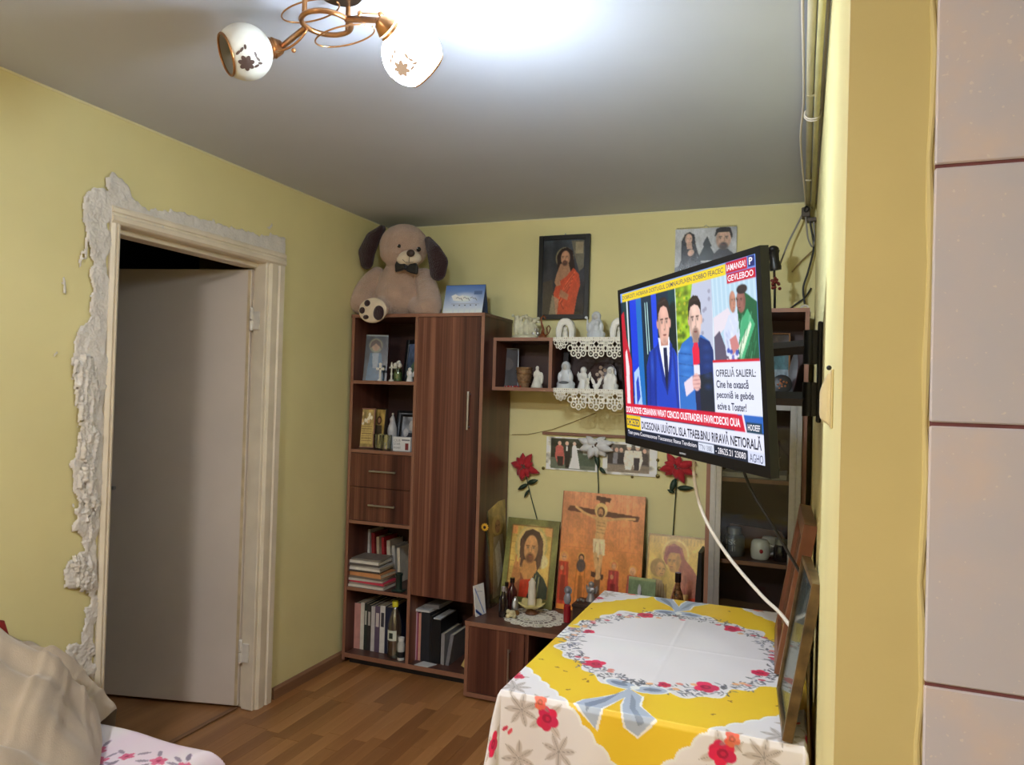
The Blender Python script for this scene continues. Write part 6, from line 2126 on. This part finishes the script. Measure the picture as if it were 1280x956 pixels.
def poinsettia(label, cpx, leaves, stem, m, scale=1., seed=0, shape=None):
    yw = YB - .035
    c = Vector(Uy(cpx[0], cpx[1], yw))
    t = thing('artificial_flower', label, 'flower', (c.x, YB - .01, c.z), 'artificial flowers on the wall')
    q = random.Random(seed)
    for i, (ang, L_) in enumerate(shape):
        a = math.radians(ang)
        L_ = L_ * scale
        d, s_ = Vector((math.cos(a), 0, math.sin(a))), Vector((-math.sin(a), 0, math.cos(a)))
        v, f = [], []
        for j, u in enumerate(np.linspace(0, 1, 8)):
            w_ = .052 * scale * u ** .6 * (1 - u) ** .85 if 0 < u < 1 else 0.002
            curl = -.012 * math.sin(u * 2.2) + .02 * u * u
            for k in (-1, 0, 1):
                v.append(c + d * L_ * u + s_ * w_ * k + Vector((0, curl - .004 * (1 - abs(k)) - .002 * (i % 3), 0)))
        for j in range(7):
            for k in range(2):
                f.append((j * 3 + k, j * 3 + k + 1, (j + 1) * 3 + k + 1, (j + 1) * 3 + k))
        MB().add(v, f).build('petal', m, t, smooth=3, solid=.0015)
    for i in range(5):
        MB().ell(c + Vector((q.uniform(-.012, .012), -.012, q.uniform(-.012, .012))), .005, nu=8, nv=6).build('bud', mat('bud_grey', (110, 96, 80) if m.name.startswith('red') else (206, 200, 170), .5), t, smooth=3)
    S_ = [Vector(Uy(x, y, YB - .014)) for x, y in stem]
    S_[0] = c + Vector((0, .012, 0))
    MB().tube(S_, .0028, 6).build('stem', M_leafg, t, smooth=3)
    th2 = MB()
    for (lx0, ly0, lx1, ly1, w_) in leaves:
        A, B = Vector(Uy(lx0, ly0, YB - .018)), Vector(Uy(lx1, ly1, YB - .026))
        d = (B - A)
        s_ = Vector((-d.z, 0, d.x)).normalized()
        v, f = [], []
        for u in np.linspace(0, 1, 8):
            ww = w_ * 2.6 * u ** .6 * (1 - u) ** .8 if 0 < u < 1 else .001
            for k in (-1, 0, 1):
                v.append(A + d * u + s_ * ww * k + Vector((0, .006 * abs(k) - .008 * math.sin(PI * u), 0)))
        for j in range(7):
            for k in range(2):
                f.append((j * 3 + k, j * 3 + k + 1, (j + 1) * 3 + k + 1, (j + 1) * 3 + k))
        MB().add(v, f).build('leaf', M_leafg, t, smooth=3, solid=.0012)
    return t


M_redp = mat('red_velvet', (178, 22, 34), .75, noise=(30, .15), sheen=.3)
M_whp = mat('white_fabric_petal', (226, 226, 226), .7, noise=(30, .06))
poinsettia('red fabric poinsettia with dark leaves above the icon of Christ', (655, 583), [(659, 604, 672, 600, .014), (659, 605, 647, 612, .012), (661, 612, 655, 622, .008)], [(656, 584), (659, 602), (664, 622), (671, 648), (673, 660)], M_redp, 1.12, 1,
           [(100, .068), (60, .075), (25, .05), (-20, .085), (-65, .06), (-100, .075), (-130, .06), (170, .075), (135, .06)])
poinsettia('white fabric poinsettia before the wedding photographs', (744, 556), [(745, 566, 748, 585, .013), (749, 584, 757, 592, .011)], [(744, 560), (747, 585), (748, 605), (748, 618)], M_whp, 1.15, 2,
           [(165, .09), (200, .085), (140, .06), (40, .06), (10, .085), (-15, .09), (-45, .075), (-80, .06), (-115, .075), (-150, .06), (90, .03)])
poinsettia('red fabric poinsettia hanging below the television above mother icon', (846, 583), [(844, 598, 838, 616, .015), (846, 610, 867, 610, .014), (843, 616, 834, 612, .009)], [(846, 586), (845, 612), (843, 640), (841, 670)], M_redp, 1.12, 3,
           [(130, .075), (75, .05), (15, .09), (-20, .095), (-65, .085), (-90, .06), (-140, .07), (-165, .085), (165, .06)])

# ================================================================== IN THE DISPLAY CABINET
zt = 1.5575
cv = Cv((0, 0, 30, 60), 50, 90, (84, 104, 112))
cv.noise(5, .3, 3).rect(0, 0, 30, 18, (70, 58, 50)).rect(0, 18, 30, 36, (60, 96, 104)).rect(0, 36, 30, 60, (130, 146, 156)).noise(12, .2, 8)
x = Uy(970, 482, 3.80)[0] - .012
root = pic_root('framed_picture', 'gold edged blue picture standing in top bay of display cabinet', 'picture', (x, 3.80, zt + .001), lean=.08, yaw=.15)
picture(root, .15, .30, .01, cv, .007, M_gold, gain=1.3)
x, Y = Uy(977, 488, 3.66)[0], 3.66
t = thing('round_ornament', 'round black ornament with copper pattern in top bay of display cabinet', 'ornament', (x, Y, zt))
MB().lathe([(.042, -.012), (.046, -.004), (.046, .006), (.034, .010), (0, .011)], (x, Y, zt + .046), 26, (0, -1, .15)).build('disc', M_black, t, smooth=.7)
for i in range(9):
    a = i * 2.4
    rq = .008 * math.sqrt(i)
    MB().ell((x + rq * math.cos(a), Y - .011, zt + .048 + rq * math.sin(a)), (.0055, .003, .0055), nu=8, nv=6).build('copper_scroll', mat('copper', (190, 120, 80), .35, .7), t, smooth=3)
tag(MB().lathe([(.10, -.003), (.10, 0), (.06, .004), (0, .005)], (-.045, 3.70, zt + .102), 28, (-.97, -.2, .1)).build('leaning_plate', mat('plum_glaze', (74, 50, 50), .3), loc=(-.045, 3.70, zt), smooth=.7), 'dark plum plate leaning at the right side of display cabinet bay', 'plate')
zs = .7955
# silver jar
x, Y = Uy(917, 697, 3.63)[0], 3.63
t = thing('storage_jar', 'grey metal storage jar with raised letters behind cabinet glass', 'jar', (x, Y, zs))
M_zinc = mat('zinc', (110, 112, 114), .4, .4, noise=(30, .2))
b = MB().lathe([(.045, 0), (.048, .01), (.048, .085), (.036, .10)], (x, Y, zs), 20)
b.build('body', M_zinc, t, smooth=.7)
MB().lathe([(.032, .10), (.032, .128), (.028, .132), (0, .132)], (x, Y, zs), 18).build('lid', mat('zinc_light', (150, 152, 154), .4, .4), t, smooth=.7)
for j, s_ in enumerate(('ISC', 'Lib')):
    text_mesh('lettering', s_, mat('letter_pale', (200, 200, 196), .5), t, lambda a, b_, j=j: (-.032 + a, -.0478 + .004 * ((a - .03) / .03) ** 2 * 3 - .0005, .055 - .03 * j + b_), fit=(.062, .024))
for k, (px_, Y, lab) in enumerate(((950, 3.60, 'white mug with red rose behind the cabinet glass'), (962, 3.70, 'plain white mug standing behind the rose mug in display cabinet'))):
    x = Uy(px_, 699, Y)[0]
    t = thing('mug', lab, 'mug', (x, Y, zs), 'white mugs in the display cabinet')
    MB().lathe([(.034, 0), (.040, .006), (.043, .04), (.040, .075), (.032, .088), (.0, .092)], (x, Y, zs), 22).build('body', M_white, t, smooth=.9)
    MB().tube([(x + .038 * math.cos(-.5) + .0, Y - .02, zs + .065), (x - .062, Y - .02, zs + .06), (x - .065, Y - .02, zs + .03), (x - .036, Y - .015, zs + .02)] if k else [(x + .036, Y + .01, zs + .068), (x + .06, Y + .01, zs + .06), (x + .06, Y + .01, zs + .03), (x + .036, Y + .01, zs + .02)], .006, 8).build('handle', M_white, t, smooth=3)
    if k == 0:
        MB().ell((x + .006, Y - .041, zs + .042), (.009, .003, .010)).build('rose_print', mat('rose_red', (170, 24, 40), .4), t, smooth=3)
x, Y = Uy(976, 700, 3.60)[0], 3.60
t = thing('black_jar', 'black jar with pale lid standing beside the white mugs', 'jar', (x, Y, zs))
MB().lathe([(.030, 0), (.034, .01), (.034, .06), (.026, .075)], (x, Y, zs), 18).build('body', M_dkgl, t, smooth=.8)
MB().lathe([(.028, .075), (.028, .098), (0, .098)], (x, Y, zs), 18).build('lid', mat('zinc_light', (150, 152, 154), .4, .4), t, smooth=.8)
# shallow stack on the middle shelf and tray
tag(MB().box(-.34, -.06, 3.56, 3.80, 1.1695, 1.19).build('magazine', mat('pale_magazine', (190, 184, 176), .6, noise=(9, .2)), loc=(-.2, 3.68, 1.1695)), 'pale magazine lying on the middle shelf of display cabinet', 'magazine')
tag(MB().prism([(-.15, 0), (.15, 0), (.15, .012), (.11, .10), (-.13, .12), (-.15, .012)], (0, .01, 0), (-.19, 3.80, .7955)).build('wooden_board', M_edge, loc=(-.19, 3.8, .7955)), 'brown wooden board leaning behind mugs in display cabinet', 'board')

# ================================================================== PICTURES LEANING ON THE TABLE
CZT = TZ + .0075
# wooden panel
root = pic_root('framed_picture', 'brown wood framed picture seen edge on, leaning on right wall at table back', 'picture', (-.042, 2.43, CZT), lean=.165, yaw=-PI / 2 + .03)
cv = Cv((0, 0, 40, 40), 40, 40, (110, 70, 48))
cv.noise(6, .2, 3)
M_wf = wood('frame_wood', [(104, 62, 42), (136, 86, 60)], (12, 12, 1), (60, 60, 3), .4)
picture(root, .44, .43, .022, cv, .045, M_wf, gain=1.2, bm_=MC['icon_edge_brown'], fd=.012)
# glazed picture
root = pic_root('glazed_picture', 'glass fronted picture in thin gilt dark frame leaning on table', 'picture', (-.022, 1.945, CZT), lean=.155, yaw=-PI / 2 + .07)
cv = Cv((0, 0, 40, 50), 60, 70, (150, 152, 150))
cv.vgrad((120, 126, 132), (176, 172, 160)).noise(5, .2, 4).ell(20, 34, 14, 12, (186, 170, 130), soft=.6)
picture(root, .315, .365, .012, cv, .013, mat('old_gilt', (72, 56, 42), .35, .3, noise=(18, .35, (128, 102, 66))), gain=1.1, glass=True, fd=.010)

# ================================================================== CABLES, PIPES, SWITCH
def cable(name, label, pts, r, m, cat='cable', sm=True):
    P_ = [Vector(p) for p in pts]
    if sm:
        Q = []
        for i in range(len(P_) - 1):
            p0, p1, p2, p3 = P_[max(i - 1, 0)], P_[i], P_[i + 1], P_[min(i + 2, len(P_) - 1)]
            for t in np.linspace(0, 1, 8, endpoint=False):
                Q.append(.5 * ((2 * p1) + (p2 - p0) * t + (2 * p0 - 5 * p1 + 4 * p2 - p3) * t * t + (3 * p1 - p0 - 3 * p2 + p3) * t ** 3))
        P_ = Q + [P_[-1]]
    return tag(MB().tube(P_, r, 8).build(name, m, loc=tuple(P_[0]), smooth=3), label, cat)


M_wcab = mat('white_cable', (226, 216, 204), .45)
M_bcab = mat('black_cable', (26, 25, 26), .45)
M_gcab = mat('grey_cable', (150, 146, 140), .5)
cable('power_cord', 'white power cord hanging from television to the leaning pictures', [Uy(867, 575, 2.40), Uy(869, 605, 2.40), Uy(880, 645, 2.38), Uy(908, 692, 2.33), Uy(950, 742, 2.26), Uy(975, 766, 2.20), Uy(990, 786, 2.13)], .0055, M_wcab)
cable('aerial_cable', 'black cable hanging from television behind the leaning pictures', [Uy(930, 590, 2.22), Uy(942, 618, 2.20), Uy(965, 655, 2.18), Uy(985, 690, 2.17), Uy(1000, 716, 2.16), Uy(1005, 735, 2.155)], .0042, M_bcab)
M_pipe = mat('cream_pipe', (206, 198, 170), .45, noise=(12, .08))
M_pipey = mat('yellow_pipe', (206, 198, 150), .5, noise=(12, .1))
yp1 = YB - .02
for (dx_, dz_, r, m, nm, lab) in ((-.040, -.022, .011, M_pipe, 'conduit_pipe', 'cream conduit pipe running along ceiling above right wall'), (-.018, -.034, .009, M_pipey, 'conduit_pipe', 'yellow painted pipe running beside cream conduit under ceiling')):
    o = thing(nm, lab, 'pipe', (XR + dx_, YJ + .05, H + dz_))
    MB().tube([(XR + dx_, YJ + .05, H + dz_), (XR + dx_ - .004, 2.2, H + dz_ - .004), (XR + dx_, yp1, H + dz_)], r, 10).build('pipe_run', m, o, smooth=3)
    for y in (1.5, 2.45, 3.4) if m is M_pipe else ():
        MB().box(XR + dx_ - r - .002, XR + dx_ + r + .001, y - .008, y + .008, H + dz_ - r - .003, H - .0005).build('clip', M_pipe, o, bevel=.002)
cable('ceiling_cable', 'white thin cable running along ceiling left of the conduit', [(XR - .062, YJ + .05, H - .006), (XR - .066, 1.8, H - .007), (XR - .062, 2.5, H - .012), (XR - .072, 2.9, H - .02), (XR - .058, 3.5, H - .03), (XR - .05, 3.86, H - .03)], .0038, M_wcab)
cable('ceiling_cable', 'white thin cable running in the corner of ceiling and right wall', [(XR - .006, YJ + .05, H - .012), (XR - .006, 2.4, H - .012), (XR - .006, 3.86, H - .02)], .0045, M_wcab)
# tie round the bundle
o = thing('cable_tie', 'white cable tie wound twice around the ceiling pipes', 'cable tie', (XR - .03, 2.62, H - .06))
for k in range(2):
    MB().tube([(XR - .033 + .026 * math.cos(a), 2.62 + .02 * k + .006 * math.sin(a), H - .027 + .022 * math.sin(a)) for a in np.linspace(0, 2 * PI, 22, endpoint=False)], .0028, 6, closed=True).build('loop', M_wcab, o, smooth=3)
# bundle and its bracket in the far corner
jx = Uy(1008, 262, 3.84)
o = thing('junction_box', 'small dark junction box with knotted cables in upper right corner', 'junction box', (jx[0], 3.86, jx[2] - .03))
MB().box(jx[0] - .022, jx[0] + .018, 3.835, 3.898, jx[2] - .035, jx[2] + .012).build('box_body', mat('brown_grey_plastic', (90, 80, 72), .5), o, bevel=.004)
MB().box(jx[0] + .0, XR - .001, 3.85, 3.898, jx[2] - .055, jx[2] - .036).build('ledge', mat('brown_grey_plastic', (90, 80, 72), .5), o, bevel=.002)
MB().tube([(jx[0] + .01 * math.cos(a), 3.83 + .004 * math.sin(2 * a), jx[2] + .012 * math.sin(a)) for a in np.linspace(0, 4 * PI, 26)], .004, 6).build('cable_knot', M_bcab, o, smooth=3)
cable('hanging_cable', 'grey cable drooping from junction box in a long loop', [Uy(1006, 262, 3.85), Uy(1008, 280, 3.84), Uy(1010, 297, 3.84), Uy(1015, 308, 3.85), Uy(1018, 300, 3.87), Uy(1017, 275, 3.87)], .004, M_gcab)
cable('hanging_cable', 'black cable falling from junction box down behind display cabinet', [Uy(1010, 264, 3.85), Uy(1014, 285, 3.86), Uy(1017, 310, 3.87), Uy(1010, 340, 3.87), Uy(1004, 360, 3.87), Uy(1006, 380, 3.87)], .005, M_bcab)
cable('hanging_cable', 'grey twisted cable from junction box down to the black camera', [Uy(1003, 268, 3.85), Uy(996, 282, 3.84), Uy(986, 302, 3.83), Uy(978, 322, 3.80), Uy(972, 336, 3.74), Uy(966, 333, 3.70)], .0045, M_gcab)
cable('hanging_cable', 'tan flat cable crossing the wall above display cabinet', [Uy(1017, 312, 3.88), Uy(1000, 328, 3.885), Uy(990, 340, 3.888)], .0035, mat('wire_tan', (150, 128, 84), .6))
cable('hanging_cable', 'white curled cable lying on top of display cabinet', [Uy(1012, 396, 3.62), Uy(1012, 388, 3.62), Uy(1008, 382, 3.62), Uy(1002, 384, 3.62), Uy(1000, 390, 3.62)], .0045, M_wcab)
cable('hanging_cable', 'black cable crossing the wall down to display cabinet', [Uy(1014, 360, 3.885), Uy(1006, 372, 3.885), Uy(995, 380, 3.885), Uy(985, 388, 3.885)], .004, M_bcab)

# black camera on a stalk, with a bunch of red berries
c0 = Vector(Uy(968, 326, 3.66))
t = thing('black_camera', 'black hooded camera on a stalk above display cabinet, red berries below', 'camera', (c0.x, 3.7, CTOP + T))
MB().lathe([(.026, -.045), (.028, -.03), (.022, .0), (.024, .03), (.03, .045), (.024, .05), (0, .052)], c0, 18, (-.15, -.1, 1)).build('housing', M_black, t, smooth=.7)
MB().ell(c0 + Vector((-.006, -.012, .052)), (.026, .026, .018)).build('hood', M_black, t, smooth=3)
MB().tube([c0 + Vector((0, 0, -.04)), c0 + Vector((.004, .01, -.12)), (c0.x + .006, c0.y + .02, CTOP + T)], .006, 8).build('stalk', M_bcab, t, smooth=3)
bc_ = Vector(Uy(969, 353, 3.65))
for i in range(12):
    q = random.Random(i)
    MB().ell(bc_ + Vector((q.uniform(-.02, .022), q.uniform(-.016, .016), q.uniform(-.03, .024))), .008, nu=8, nv=6).build('berry', mat('dark_red_berry', (110, 30, 28), .3), t, smooth=3)
MB().tube([c0 + Vector((0, 0, -.045)), bc_], .003, 6).build('twig', mat('twig_brown', (70, 46, 34), .7), t)

# light switch, seen from the side
sy, sz = 1.30, 1.535
t = thing('light_switch', 'cream plastic wall switch with domed rocker on right wall', 'light switch', (XR, sy, sz))
M_sw = mat('aged_cream_plastic', (216, 198, 150), .35, noise=(20, .06))
MB().box(XR - .004, XR - .0003, sy - .045, sy + .045, sz - .047, sz + .047).build('plate', mat('pale_rim', (230, 216, 170), .4), t, bevel=.0015)
b = MB()
v = []
for (w_, o_) in ((.043, .004), (.040, .009), (.026, .017), (.018, .019)):
    for (a, c) in ((-1, -1), (1, -1), (1, 1), (-1, 1)):
        v.append((XR - o_, sy + a * w_, sz + c * (w_ if o_ < .02 else w_ * 1.0) - (.008 if o_ > .012 else 0)))
f = [(0, 1, 2, 3), (12, 13, 14, 15)]
for i in range(3):
    for k in range(4):
        f.append((i * 4 + k, i * 4 + (k + 1) % 4, (i + 1) * 4 + (k + 1) % 4, (i + 1) * 4 + k))
b.add(v, f)
b.build('rocker', M_sw, t, bevel=.002)
MB().ell((XR - .006, sy, sz + .05), (.004, .004, .004)).build('screw', M_dark, t)

# ================================================================== DAYBED
BX0, BX1, BY0, BY1, BZ = XL + .01, -1.57, -.25, 1.79, .44
bd = thing('daybed', 'low daybed with pink floral mattress standing along left wall', 'bed', ((BX0 + BX1) / 2, .7, 0))
MB().box(BX0, BX1 - .02, BY0, BY1 - .02, .06, .24).build('bed_base', M_tw, bd, bevel=.006)
for x in (BX0 + .06, BX1 - .1):
    for y in (BY0 + .06, BY1 - .1):
        MB().box(x - .025, x + .025, y - .025, y + .025, 0, .06).build('foot', M_dark, bd)
cv = Cv((BX0, BY1, BX1, BY0), 210, 460, (238, 216, 242))
cv.noise(10, .04, 3)
cl_save = cv
def bloom(x, y, r):
    for j in range(5):
        a = j * 1.257 + x * 9
        cl_save.ell(x + r * .55 * math.cos(a), y + r * .55 * math.sin(a), r * .55, r * .42, (206, 96, 130), math.degrees(a), a=.9)
    cl_save.ell(x, y, r * .3, r * .3, (170, 60, 96))
for (x, y) in [(-1.92, 1.60), (-1.86, 1.55), (-1.80, 1.60), (-1.70, 1.62), (-1.98, 1.52), (-1.78, 1.48), (-1.66, 1.5), (-1.62, 1.64)] + [(BX0 + .8 * NR.rand(), BY0 + 1.65 * NR.rand()) for _ in range(60)]:
    bloom(x, y, .022 + .01 * NR.rand())
    for j in range(4):
        a = 6.3 * NR.rand()
        cv.ell(x + .045 * math.cos(a), y + .045 * math.sin(a), .020, .007, (130, 120, 140), math.degrees(a), a=.8)


def mat_fn(U, V):
    X = BX0 + U * (BX1 - BX0)
    Y = BY0 + V * (BY1 - BY0)
    e = np.minimum(np.minimum(X - BX0 + .04, BX1 - X), np.minimum(Y - BY0, BY1 - Y))
    rd = .075
    t = np.clip(e / rd, 0, 1)
    z = .26 + (BZ - .26) * np.sqrt(np.clip(1 - (1 - t) ** 2, 0, 1)) + .006 * np.sin(X * 17) * np.sin(Y * 13)
    return X, Y, z


cv.sheet('mattress', colmat('bed_print', .6, spec=.3), bd, mat_fn, gain=1.2)
MB().box(BX0 + .005, BX1 - .005, BY0 + .005, BY1 - .005, .24, .275).build('mattress_border', mat('mattress_side', (206, 150, 180), .7), bd)

# beige blanket heaped on the daybed against the wall
nu_, nv_ = 150, 190
Yg = np.linspace(.62, 1.825, nv_)
zr = np.interp(Yg, [.62, .75, 1.0, 1.3, 1.49, 1.53, 1.60, 1.66, 1.72, 1.78, 1.80, 1.825], [.50, .62, .74, .79, .785, .765, .68, .64, .60, .56, .52, .40])
xb_ = np.interp(Yg, [.62, .8, 1.1, 1.3, 1.42, 1.52, 1.61, 1.70, 1.80, 1.825], [-1.9, -1.68, -1.62, -1.66, -1.73, -1.81, -1.91, -2.03, -2.075, -2.12])
U = np.linspace(0, 1, nu_)
vs, fs = [], []
for j in range(nv_):
    for i in range(nu_):
        s_ = U[i]
        X_ = XL + .012 + s_ * (xb_[j] - XL - .012)
        hgt = (zr[j] - .452) * (1 - s_ ** 2.2)
        base = .456 if Yg[j] < 1.80 else .456 - (Yg[j] - 1.80) * 6
        if Yg[j] > 1.74:
            base -= .0
        fold = 0
        for (ax_, ay_, fr, am, ph) in ((.80, -.60, 26, .016, .3), (.92, -.38, 15, .014, 1.7), (.7, -.71, 47, .007, 2.6), (.3, .95, 12, .010, .5)):
            w_ = math.sin((X_ * ax_ + Yg[j] * ay_) * fr + ph + 1.5 * math.sin(X_ * 5 + Yg[j] * 4 + fr))
            fold += am * (w_ + .35 * w_ * abs(w_))
        ph = 9.5 * s_ + 11 * (Yg[j] - 1.2) + .9 * math.sin(5 * Yg[j] + 3 * s_) + .5 * math.sin(9 * s_)
        fold += .030 * (.5 + .5 * math.sin(ph * 1.5)) ** 3 + .012 * (.5 + .5 * math.sin(ph * 3.7 + 1)) ** 4
        edge = min(1, (1 - s_) / .2) * min(1, max(0, (1.80 - Yg[j])) / .10 + .1)
        z_ = base + hgt + fold * (.10 + .90 * edge) + .012 * math.sqrt(max(0, min(1, (1 - s_) / .05)))
        vs.append((X_, Yg[j], max(z_, .446 if Yg[j] < 1.79 else .2)))
for j in range(nv_ - 1):
    for i in range(nu_ - 1):
        a = j * nu_ + i
        fs.append((a, a + 1, a + nu_ + 1, a + nu_))
o = MB().add(vs, fs).build('blanket', mat('beige_fleece', (182, 166, 146), .9, noise=(10, .08), bump=(250, .4, .003), sheen=.4, spec=.1), loc=(-2.1, 1.3, .45), smooth=3, smoothit=2)
tag(o, 'crumpled beige blanket heaped on the daybed against left wall', 'blanket')
# strip of red cloth showing above the blanket
rp0, rp1 = Ux(0, 778, -2.31), Ux(9, 790, -2.31)
tag(MB().tube([Vector(rp0) + Vector((0, -.25, .05)), Vector(rp0) + Vector((0, -.08, .015)), Vector(rp0) + Vector((0, 0, -.01)), Vector(rp1) + Vector((0, 0, -.02))], [.03, .026, .018, .008], 10).build('red_cloth', mat('red_cloth', (150, 40, 40), .9, noise=(20, .2)), loc=tuple(rp0), smooth=3),
    'red folded cloth showing behind the beige blanket by left wall', 'cloth')

# black folder squeezed between the mother icon and the display cabinet
fp = [Uy(x_, y_, 3.53) for x_, y_ in ((866, 750), (877, 750), (877, 692), (873, 690))]
zb_ = LZ + .0008
pts = [(float(fp[0][0]), zb_), (float(fp[1][0]), zb_), (float(fp[2][0]), float(fp[2][2])), (float(fp[3][0]), float(fp[3][2]))]
tag(MB().prism(pts, (0, .16, 0), (0, 3.53, 0)).build('black_folder', M_black, loc=(pts[0][0], 3.53, zb_)), 'black folder leaning on display cabinet beside the mother icon', 'folder')
